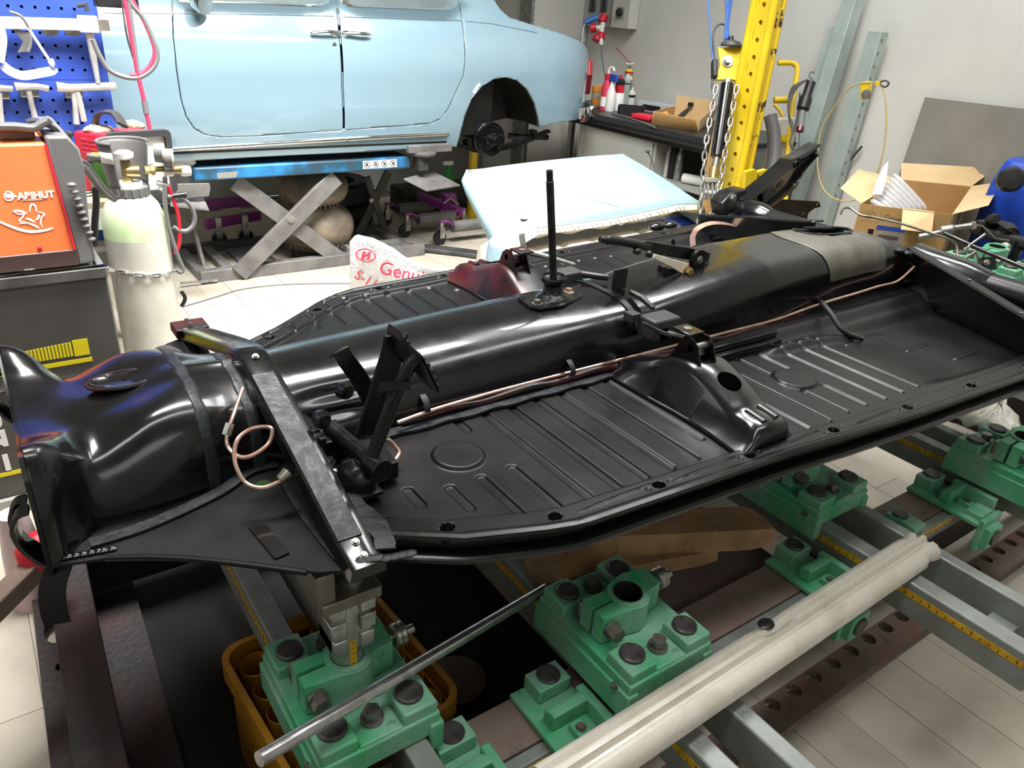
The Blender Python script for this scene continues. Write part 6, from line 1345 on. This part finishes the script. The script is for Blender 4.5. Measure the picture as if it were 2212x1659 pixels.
B().prism([V((xr_b-.004, WY-.008, zb_+.045)), V((xr_b+.002, WY-.008, zb_+.045)), V((xr_t+.002, WY+.044, zt2)), V((xr_t-.004, WY+.044, zt2))], (0, .006, 0)).obj('red_trim', 'welderred', O, smooth=0)
for i in range(9):
    z = zb_+.07+.021*i; x = xr_b+.05-.003*i; B().ell((x-.002, WY+.006, z), .014, .012, .0075, 10, 6).obj('vent_louvre', 'greyplastic', O)
hd = cr([oq(0, 285), oq(40, 285), oq(80, 288), oq(100, 278), oq(120, 268)], 4); hd = [p+V((0, .1, 0)) for p in hd]; B().strip(hd, (0, 1, 0), .05, .018).obj('handle', 'greyplastic', O, bevel=.006); B().strip(cr([Y(58, 265, 2.75), Y(80, 262, 2.75), Y(115, 275, 2.75), Y(130, 290, 2.75), Y(143, 300, 2.75), Y(150, 285, 2.75)], 5), (0, 1, 0), .06, .012).obj('front_handle', 'darkplastic', O, bevel=.004)
B().box(oq(0, 0).x-.1, oq(85, 300).x, WY+.12, WY+.2, zt2, oq(40, 290).z).obj('handle_foot', 'greyplastic', O, bevel=.006)
fdir = V((0, .05, zt2-zb_-.03)).normalized(); fnm = V((1, 0, 0)).cross(fdir)
def og(px, py): # point on the sloping orange face
    d = ray(px, py); n_ = V((0, -(zt2-zb_-.03), .05)).normalized(); p0 = V((0, WY-.0016, zb_+.03)); return CAMP+d*((p0-CAMP).dot(n_)/d.dot(n_))
def stroke(bb, pts, w_):
    P = cr([og(*p) for p in pts], 5); bb.strip(P, (P[-1]-P[0]).cross(fnm if fnm.length else V((0, 1, 0))), 1e-4, 1e-4) if 0 else None
    n_ = V((0, -(zt2-zb_-.03), .05)).normalized(); rs = []; m_ = len(P)
    for i, p in enumerate(P):
        d = (P[min(i+1, m_-1)]-P[max(i-1, 0)]).normalized(); s = d.cross(n_); ww = .75*w_*(.35+.65*math.sin(math.pi*min(1, max(0, i/(m_-1))))**.6)
        rs.append([p-s*ww, p+s*ww, p+s*ww-n_*.001, p-s*ww-n_*.001])
    bb.rings(rs)
b = B()
for pts, w_ in (([(-30, 465), (20, 488), (60, 500), (95, 498), (116, 492)], .0052), ([(28, 456), (40, 463), (52, 462), (48, 470), (42, 476), (50, 480), (70, 484), (85, 492)], .0028), ([(28, 456), (44, 456), (58, 462)], .0045), ([(64, 458), (66, 446), (70, 441), (76, 446), (79, 458)], .0035), ([(82, 458), (96, 462), (90, 470), (88, 480), (92, 492)], .003), ([(56, 472), (66, 475), (76, 480)], .004), ([(78, 476), (84, 468), (82, 463)], .004), ([(40, 484), (60, 482), (85, 494)], .0026)): stroke(b, pts, w_)
for pts, w_ in (([(8, 422), (15, 414), (24, 416), (30, 424), (24, 432), (14, 432), (8, 424)], .003), ([(10, 423), (28, 423)], .0085), ([(29, 423), (36, 424)], .004), ([(48, 433), (92, 431)], .0016)): stroke(b, pts, w_)
b.obj('white_emblem', 'lettering', O, smooth=0)
p = og(39, 431); B().text('ABIHUT', p, (1, 0, 0), fdir, .027, .0008, 'LEFT', .0012).obj('white_print', 'lettering', O, smooth=0)
B().lathe(og(86, 537), (0, -1, .1), [(.007, 0), (.005, .004), (.001, .005)], 10).obj('screw', 'redplastic', O)
B().tube(cr([V((.05, WY+.02, CZ+.004)), V((.09, WY-.01, CZ+.012)), V((.12, WY+.02, CZ+.004))], 4), .003, 6).obj('ground_ring', 'zinc', O)
# ================================================================== GAS BOTTLE
bx_, by_ = .49, 3.2
G = thing('gas_bottle', (bx_, by_, 0), 'tall grey gas bottle with pale green shoulder, grey valve guard and brass regulator', 'gas bottle')
B().lathe((bx_, by_, 0), (0, 0, 1), [(.10, 0), (.112, .01), (.115, .03), (.115, .66), (.1155, .70)], 40).obj('cylinder', 'bottlegrey', G, smooth=50)
B().lathe((bx_, by_, 0), (0, 0, 1), [(.1155, .70), (.114, .74), (.108, .785), (.094, .825), (.075, .85), (.06, .86)], 40).obj('shoulder', 'bottlegreen', G, smooth=60)
def gz_(py): 
    d = ray(295, py); s = math.hypot(bx_, by_)/math.hypot(d.x, d.y); return 1.6+d.z*s
B().lathe((bx_, by_, 0), (0, 0, 1), [(.068, .855), (.069, .86), (.069, .89), (.066, .894)], 30).obj('collar', 'greyplastic', G)
for i in range(16): a = 2*math.pi*i/16; B().cyl((bx_+.068*math.cos(a), by_+.068*math.sin(a), .86), (bx_+.068*math.cos(a), by_+.068*math.sin(a), .89), .006, n=6).obj('collar_rib', 'greyplastic', G) if math.sin(a) < .3 else None
gp = []
def guard():
    b = B(); n1_, n2_ = 44, 10
    for i in range(n1_+1):
        a = math.radians(-125)-math.radians(250)*i/n1_      # open at the front right
        for j in range(n2_+1):
            t = j/n2_; r = .066+.018*t; b.v.append(V((bx_+r*math.cos(a), by_+r*math.sin(a), .89+.165*t)))
    for i in range(n1_):
        for j in range(n2_): q = i*(n2_+1)+j; b.f.append((q, q+n2_+1, q+n2_+2, q+1))
    return b
guard().obj('valve_guard', 'greyplastic', G, smooth=60, solid=.006)
B().tube([V((bx_+.085*math.cos(a), by_+.085*math.sin(a), 1.055)) for a in np.linspace(math.radians(-125), math.radians(-375), 40)], .006, 8).obj('guard_rim', 'greyplastic', G)
st = B(); n_ = 10
st.rings([[V((bx_+(r+.006)*math.cos(a), by_+(r+.006)*math.sin(a), z)) for a in np.linspace(math.radians(-125), math.radians(-165), 10)] for r, z in ((.079, .985), (.082, 1.025))], closed=False, cap=False); st.obj('guard_sticker', 'lettering', G, solid=.001)
B().cyl((bx_, by_, .85), (bx_, by_, .905), .05, n=24).obj('neck', 'whiteplastic', G)
VL = B().cyl((bx_, by_, .90), (bx_, by_, .985), .018, n=16).cyl((bx_, by_, .945), (bx_+.045, by_-.01, .945), .022, n=16).obj('valve', 'brass', G)
B().lathe((bx_, by_, .985), (0, 0, 1), [(.012, 0), (.032, .012), (.034, .028), (.02, .036)], 14).obj('valve_wheel', 'whiteplastic', VL)
rp = [Y(x, 366, by_-.02) for x in (305, 318, 328, 336, 348, 352, 362)]
RG_ = B().cyl(Y(312, 367, by_-.02), Y(325, 367, by_-.02), .016, n=6).cyl(Y(325, 367, by_-.02), Y(333, 366, by_-.02), .022, n=6).cyl(Y(333, 366, by_-.02), Y(352, 365, by_-.02), .011, n=12).obj('regulator', 'brass', G)
B().cyl(Y(352, 365, by_-.02), Y(372, 365, by_-.02), .028, n=20).obj('regulator_body', 'zinc', RG_); B().lathe(Y(372, 367, by_-.02), (1, 0, 0), [(.014, 0), (.016, .02), (.016, .04)], 14).obj('regulator_spindle', 'brass', RG_)
B().lathe(Y(391, 370, by_-.02), (1, 0, 0), [(.018, 0), (.021, .01), (.019, .035), (.014, .037)], 12).obj('adjust_knob', 'whiteplastic', RG_)
for px, py, dx in ((352, 330, (1, -.3, 0)), (371, 342, (1, -.2, -.05))):
    c = Y(px, py, by_-.03); B().lathe(c, dx, [(.034, -.03), (.036, -.02), (.036, .0)], 24).obj('gauge', 'greyplastic', RG_); B().lathe(c, dx, [(.035, .0), (.034, .006), (.001, .008)], 24).obj('gauge_face', 'calico', RG_)
B().tube([Y(356, 382, by_-.02), Y(357, 400, by_-.02)], .009, 8).obj('hose_tail', 'zinc', RG_); B().tube([Y(338, 395, by_-.02), Y(360, 400, by_-.02), Y(345, 410, by_-.02)], .012, 8).obj('flow_valve', 'zinc', RG_)
def hosef(pts, m, r, nm='hose', y=by_-.07): return B().tube(cr([Y(a, c_, y) for a, c_ in pts], 6), r, 10).obj(nm, m, G)
hosef(((357, 398), (356, 430), (362, 480), (373, 520), (385, 555), (395, 580), (390, 588), (380, 582)), 'hosegrey', .0085)
hosef(((362, 425), (385, 424), (408, 440), (420, 465), (418, 485), (405, 498), (388, 498), (375, 490)), 'hosegrey', .0085)
hosef(((364, 402), (372, 425), (384, 460), (388, 500), (386, 530), (378, 548)), 'redplastic', .007)
hosef(((392, 630), (400, 645), (392, 662)), 'blackplastic', .008, y=by_-.02)
B().cyl(Y(372, 424, by_-.07), Y(402, 420, by_-.07), .011, n=12).obj('hose_plug', 'blackplastic', G)
# safety chain
CN = thing('safety_chain', (bx_, by_-.12, .45), 'thin silver safety chain slung round the gas bottle, fixed to the cabinet', 'chain')
cpts = [Y(230, 580, 2.58)]+[V((bx_+.121*math.cos(a), by_+.121*math.sin(a), .478-.035*math.sin((a+math.pi)/math.pi*math.pi))) for a in np.linspace(-math.pi*.86, -.12, 12)]
zc_ = [Y(a, c_, by_-.1) for a, c_ in ((240, 582), (270, 590), (310, 596), (350, 592), (378, 582))]
cpts = [Y(232, 580, 2.62), Y(240, 583, 2.9)]+[V((bx_+.122*math.cos(a), by_+.122*math.sin(a), 0)) for a in np.linspace(-math.pi*.85, -.2, 11)]
for i in range(2, len(cpts)):
    p = cpts[i]; t = (i-2)/10; py = 584+14*math.sin(math.pi*t)-2*t
    d = ray(246+(384-246)*t, py); s = (p.xy.length)/math.hypot(d.x, d.y); p.z = 1.6+d.z*s
for bb in chain_links(cpts, .03, .0032): bb.obj('link', 'chrome', CN, smooth=60)
# ================================================================== TABLE, RED WELDER, GREEN BOTTLE
TZ = .805
T = thing('side_table', (.2, 3.45, 0), 'white topped table carrying the red welder behind the orange one', 'table')
B().box(-.7, .56, 3.34, 3.92, TZ-.04, TZ).obj('table_top', 'woodtop', T, bevel=.004); B().box(-.7, .56, 3.335, 3.355, TZ-.11, TZ-.03).obj('front_rail', 'tablewhite', T)
for x in (-.65, .5): 
    for y in (3.38, 3.86): B().box(x-.02, x+.02, y-.02, y+.02, 0, TZ-.04).obj('leg', 'tablewhite', T)
c = Z(185, 418, TZ+.012); tag(B().cyl(c, c+V((.045, .01, 0)), .012, n=12).obj('metal_sleeve', 'chrome'), 'small shiny metal sleeve lying on the white table', 'sleeve')
R = thing('red_welder', (.5, 3.55, TZ), 'red box welder with louvred side and grey framed control panel, gloves on top', 'machine')
def rq(px, py, y=3.40): return Y(px, py, y)
# box: left face slats visible, panel face toward camera right
fl1, fl0 = rq(236, 300, 3.40), rq(262, 400, 3.40)
A = [rq(152, 268, 3.52), rq(232, 306, 3.38), rq(258, 420, 3.38), rq(182, 395, 3.52)]
Bk = V((.20, .18, 0))
zt3 = (A[0].z+A[1].z)/2
a0_ = V((A[0].x, A[0].y, TZ)); a1_ = V((A[1].x, A[1].y, TZ)); q = V((A[1].x+.23, A[1].y+.05, TZ))
base_ = [a0_, a1_, q, q+(a0_-a1_)]
hh = V((0, 0, zt3-TZ+.0))
B().prism([p for p in base_], hh).obj('shell', 'welderred', R, bevel=.012)
sn = (a1_-a0_).cross(V((0, 0, 1))).normalized(); sn = sn if sn.dot(CAMP-a0_) > 0 else -sn; su = (a1_-a0_).normalized()
L_ = (a1_-a0_).length
for col_ in (.33, .56, .80):
    for k in range(11): B().obox(a0_+su*(L_*col_)+V((0, 0, .05+.0165*k))+sn*.001, su, V((0, 0, 1)), sn, L_*.16, .007, .006).obj('louvre', 'hosered', R)
pn = (q-a1_).cross(V((0, 0, 1))).normalized(); pn = pn if pn.dot(CAMP-a1_) > 0 else -pn; pu = (q-a1_).normalized(); PL = (q-a1_).length
B().plate([rrect(-.005, PL+.005, .0, hh.z+.012, .02), rrect(.018, PL-.018, .02, hh.z-.012, .012)], a1_+pn*.012, pu, V((0, 0, 1)), .03).obj('panel_frame', 'darkplastic', R, bevel=.003)
B().obox(a1_+pu*PL/2+V((0, 0, hh.z/2))+pn*.004, pu, V((0, 0, 1)), pn, PL-.03, hh.z-.03, .006).obj('control_panel', 'lettering', R, smooth=0); B().obox(a1_+pu*PL*.42+V((0, 0, hh.z*.75))+pn*.009, pu, V((0, 0, 1)), pn, .055, hh.z*.4, .004).obj('display_strip', 'greyplastic', R); B().obox(a1_+pu*PL*.42+V((0, 0, hh.z*.68))+pn*.013, pu, V((0, 0, 1)), pn, .028, .022, .004).obj('red_button', 'welderred', R)
top_c = (base_[0]+base_[2])/2+hh
hdp = [rq(206, 268, 3.5), rq(210, 250, 3.5), rq(225, 242, 3.48), rq(245, 244, 3.46), rq(258, 258, 3.43), rq(265, 271, 3.40)]
B().strip(cr(hdp, 5), (.5, .8, 0), .05, .012).obj('handle', 'darkplastic', R, bevel=.003)
def glove(pts, y, lab, seed):
    rr_g = random.Random(seed); P = [Y(a, c_, y) for a, c_ in pts]; c = sum(P, V())/len(P); rs = []
    for z, s in ((-.006, .9), (.004, 1.05), (.014, .9), (.022, .5)): rs.append([c+V(((p.x-c.x)*s, (p.z-c.z)*3.2*s+rr_g.uniform(-.006, .006), z+rr_g.uniform(-.003, .003)+.008*math.sin(9*p.x))) for p in cr(P, 4, True)])
    for r in rs:
        for p in r: p.z += zt3-c.z+.004
    tag(B().rings(rs).obj('work_glove', 'glove', smooth=60), lab, 'glove')
glove([(176, 270), (195, 258), (225, 256), (243, 262), (235, 272), (205, 275)], 3.50, 'dirty beige work glove on the left of the red welder top', 1)
glove([(262, 252), (285, 250), (300, 258), (308, 268), (285, 268), (265, 262)], 3.60, 'dirty beige work glove behind the red welder handle', 2)
c = Y(222, 365, 3.44); GBt = thing('green_bottle', (c.x, c.y, TZ), 'small green gas bottle with lime cap between the red welder and the grey gas bottle', 'gas bottle')
B().lathe((c.x, c.y, TZ), (0, 0, 1), [(.05, 0), (.052, .01), (.05, .13), (.04, .15)], 22).obj('bottle_body', 'greenglass', GBt); B().lathe((c.x, c.y, TZ+.15), (0, 0, 1), [(.045, -.01), (.05, .0), (.05, .012), (.042, .016)], 22).obj('rim', 'greyplastic', GBt); B().lathe((c.x, c.y, TZ+.155), (0, 0, 1), [(.036, 0), (.03, .014), (.001, .018)], 18).obj('lime_cap', 'lime', GBt)
T = thing('welding_lead', Y(180, 380, 3.0), 'thick grey welding leads running from the orange welder down behind the bottle', 'cable')
for k in range(2): B().tube(cr([Y(160, 350+8*k, 2.9), Y(180, 352+6*k, 2.95), Y(205, 385+5*k, 3.0), Y(225, 410+4*k, 3.02), Y(248, 430, 3.05)], 6), .013, 10).obj('lead', 'hosegrey' if k else 'liftdark', T)
B().tube(cr([Y(206, 405, 3.05), Y(208, 440, 3.05), Y(205, 480, 3.05), Y(204, 530, 3.05)], 5), .012, 10).obj('lead', 'blackplastic', T)
zs2 = Y(205, 520, 3.5).z
B().box(-.68, .53, 3.4, 3.88, zs2-.02, zs2).obj('lower_shelf', 'tablewhite', bpy.data.objects['side_table'])
for (a, e, g), y, lab in (((186, 462, 205), 3.55, 'tall blue box under the white table, partly hidden by the orange welder'), ((209, 500, 232), 3.5, 'low blue box under the white table beside the hanging lead')):
    p, q2 = Y(a, e, y), Y(g, e, y); tag(B().box(p.x, q2.x, y, y+.12, zs2+.001, p.z).obj('blue_box', 'blueplastic', bevel=.004), lab, 'box')
# ================================================================== BLUE PEGBOARD WITH HAMMERS
PY = 3.95
PG = thing('pegboard', (.1, PY, 1.0), 'blue perforated tool board with hammers standing on the white table', 'tool board')
xr1 = Y(228, 130, PY).x; zb2 = TZ+.0; zt4 = 1.95
def pgq(px, py, o=0): return Y(px, py, PY-o)
seam = pgq(200, 173).z
pit = .0475
def board(z0, z1, hz0):
    holes = []
    for i in range(20):
        for j in range(30):
            x = xr1-.04-pit*i; z = hz0-pit*j
            if z < z0+.012 or z > z1-.012 or x < -.42: continue
            holes.append([(x-.0055, z-.0055), (x+.0055, z-.0055), (x+.0055, z+.0055), (x-.0055, z+.0055)])
    B().plate([[(-.6, z0), (xr1, z0), (xr1, z1), (-.6, z1)]]+holes, (0, PY, 0), (1, 0, 0), (0, 0, 1), .004).obj('board_panel', 'pegblue', PG, smooth=0)
board(zb2, seam-.001, seam-.035); board(seam+.001, zt4, seam+.8)
B().box(xr1-.004, xr1, PY, PY+.03, zb2, zt4).obj('board_edge', 'pegblue', PG); B().box(-.6, xr1-.004, PY+.04, PY+.05, zb2, zt4).obj('back_sheet', 'blackplastic', PG, smooth=0)
def hammer(hd, hl, lab, r=.016, square=False):
    T = thing('hammer', pgq(*hd[0], .05), lab, 'hammer')
    B().tube([pgq(*p, .05) for p in hd], [r*1.25, r, r*.9, r*1.0][:len(hd)], 12).obj('head', 'polished', T); B().tube([pgq(*p, .045) for p in hl], [.012, .011, .013], 10).obj('shaft', 'polished', T); c = pgq(*hl[0], .02); B().obox(c+V((0, .0, -.01)), (1, 0, 0), (0, 0, 1), (0, 1, 0), .07, .03, .04).obj('holder', 'zinc', T, bevel=.006); return T
hammer([(32, 187), (55, 187), (80, 187), (105, 192)], [(62, 196), (68, 225), (78, 262)], 'polished body hammer with round head, hanging lowest left on the blue board', .014)
hammer([(122, 188), (150, 190), (178, 189), (250, 186)], [(158, 198), (162, 225), (165, 268)], 'polished cross-peen hammer with long thin point on the blue board', .017)
B().tube([pgq(166, 198, .05), pgq(174, 225, .05), pgq(182, 262, .05)], .012, 10).obj('hammer', 'polished', label='bare shiny hammer shaft hanging beside the cross-peen hammer', cat='hammer')
hammer([(-20, 190), (0, 190), (28, 192)], [(-2, 200), (0, 230), (3, 270)], 'body hammer cut by the left edge of the photo', .013)
T = thing('sliding_square', pgq(120, 50, .06), 'long white steel square with slider hanging across the blue board', 'tool'); a, b2 = pgq(-30, 48, .06), pgq(236, 55, .06); B().beam(a, b2, .02, .045).obj('beam', 'lettering', T, bevel=.003); B().obox(pgq(191, 52, .07), (1, 0, 0), (0, 0, 1), (0, 1, 0), .075, .065, .04).obj('slider', 'lettering', T, bevel=.004); B().tube([pgq(193, 72, .06), pgq(203, 130, .06), pgq(212, 180, .06)], [.017, .013, .009], 10).obj('slide_rod', 'polished', T)
for px in (110, 158): B().prism([pgq(px-20, 64, .05), pgq(px+20, 64, .05), pgq(px+14, 76, .05), pgq(px, 79, .05), pgq(px-16, 74, .05)], (0, .02, 0)).obj('holder', 'zinc', T)
B().tube([pgq(168, 12, .03), pgq(186, 10, .05), pgq(188, 25, .05)], .01, 8).obj('hook', 'liftdark', T)
VS = thing('face_visor', pgq(60, 120, .1), 'clear plastic safety visor with grey strap hanging on the blue board', 'visor')
B().tube(cr([pgq(3, 60, .1), pgq(8, 85, .1), pgq(5, 115, .1), pgq(2, 135, .1)], 4), .012, 8).obj('strap', 'whiteplastic', VS); B().tube(cr([pgq(20, 25, .1), pgq(45, 35, .1), pgq(62, 60, .1), pgq(66, 95, .1), pgq(60, 112, .1)], 4), .006, 8).obj('strap', 'hosegrey', VS); B().tube([pgq(60, 60, .1), pgq(80, 90, .1), pgq(105, 128, .1)], .006, 8).obj('strap', 'whiteplastic', VS)
B().strip(cr([pgq(5, 140, .09), pgq(25, 155, .11), pgq(50, 163, .12), pgq(85, 158, .12), pgq(115, 150, .1), pgq(108, 128, .1)], 6), (0, .3, 1), .035, .004).obj('lens', 'plasticclear', VS)
B().prism([pgq(25, 60, .06), pgq(62, 70, .06), pgq(64, 110, .06), pgq(38, 114, .06), pgq(50, 90, .06)], (0, .01, 0)).obj('dust_mask', 'hosegrey', VS)
# welding hose package hanging from above
T = thing('torch_hose', Y(280, 60, 3.7), 'red and black torch hose hanging in a loop beside the blue board', 'hose')
for pts, m, r in (([(265, -20), (275, 30), (287, 100), (298, 160), (312, 220)], 'hosered', .009), ([(275, -20), (282, 30), (291, 100), (300, 165), (312, 222)], 'hosegrey', .008), ([(312, 218), (316, 245)], 'hosegrey', .012), ([(316, 244), (322, 270), (325, 290)], 'hosered', .009), ([(270, -20), (285, 10), (310, 40), (330, 85), (340, 115), (335, 140), (318, 158), (295, 168), (265, 165), (235, 150), (215, 120), (200, 85)], 'hosegrey', .010), ([(275, -15), (300, 25), (322, 70), (334, 110), (325, 140), (305, 158), (280, 162)], 'hosered', .008), ([(262, -10), (268, 40), (276, 85), (288, 125)], 'liftdark', .004)):
    B().tube(cr([Y(a, c_, 3.72) for a, c_ in pts], 6), r, 8).obj('hose', m, T)
B().obox(Y(250, 2, 3.8), (1, 0, 0), (0, 0, 1), (0, 1, 0), .16, .05, .08).obj('hose_bracket', 'blackplastic', T, bevel=.005)
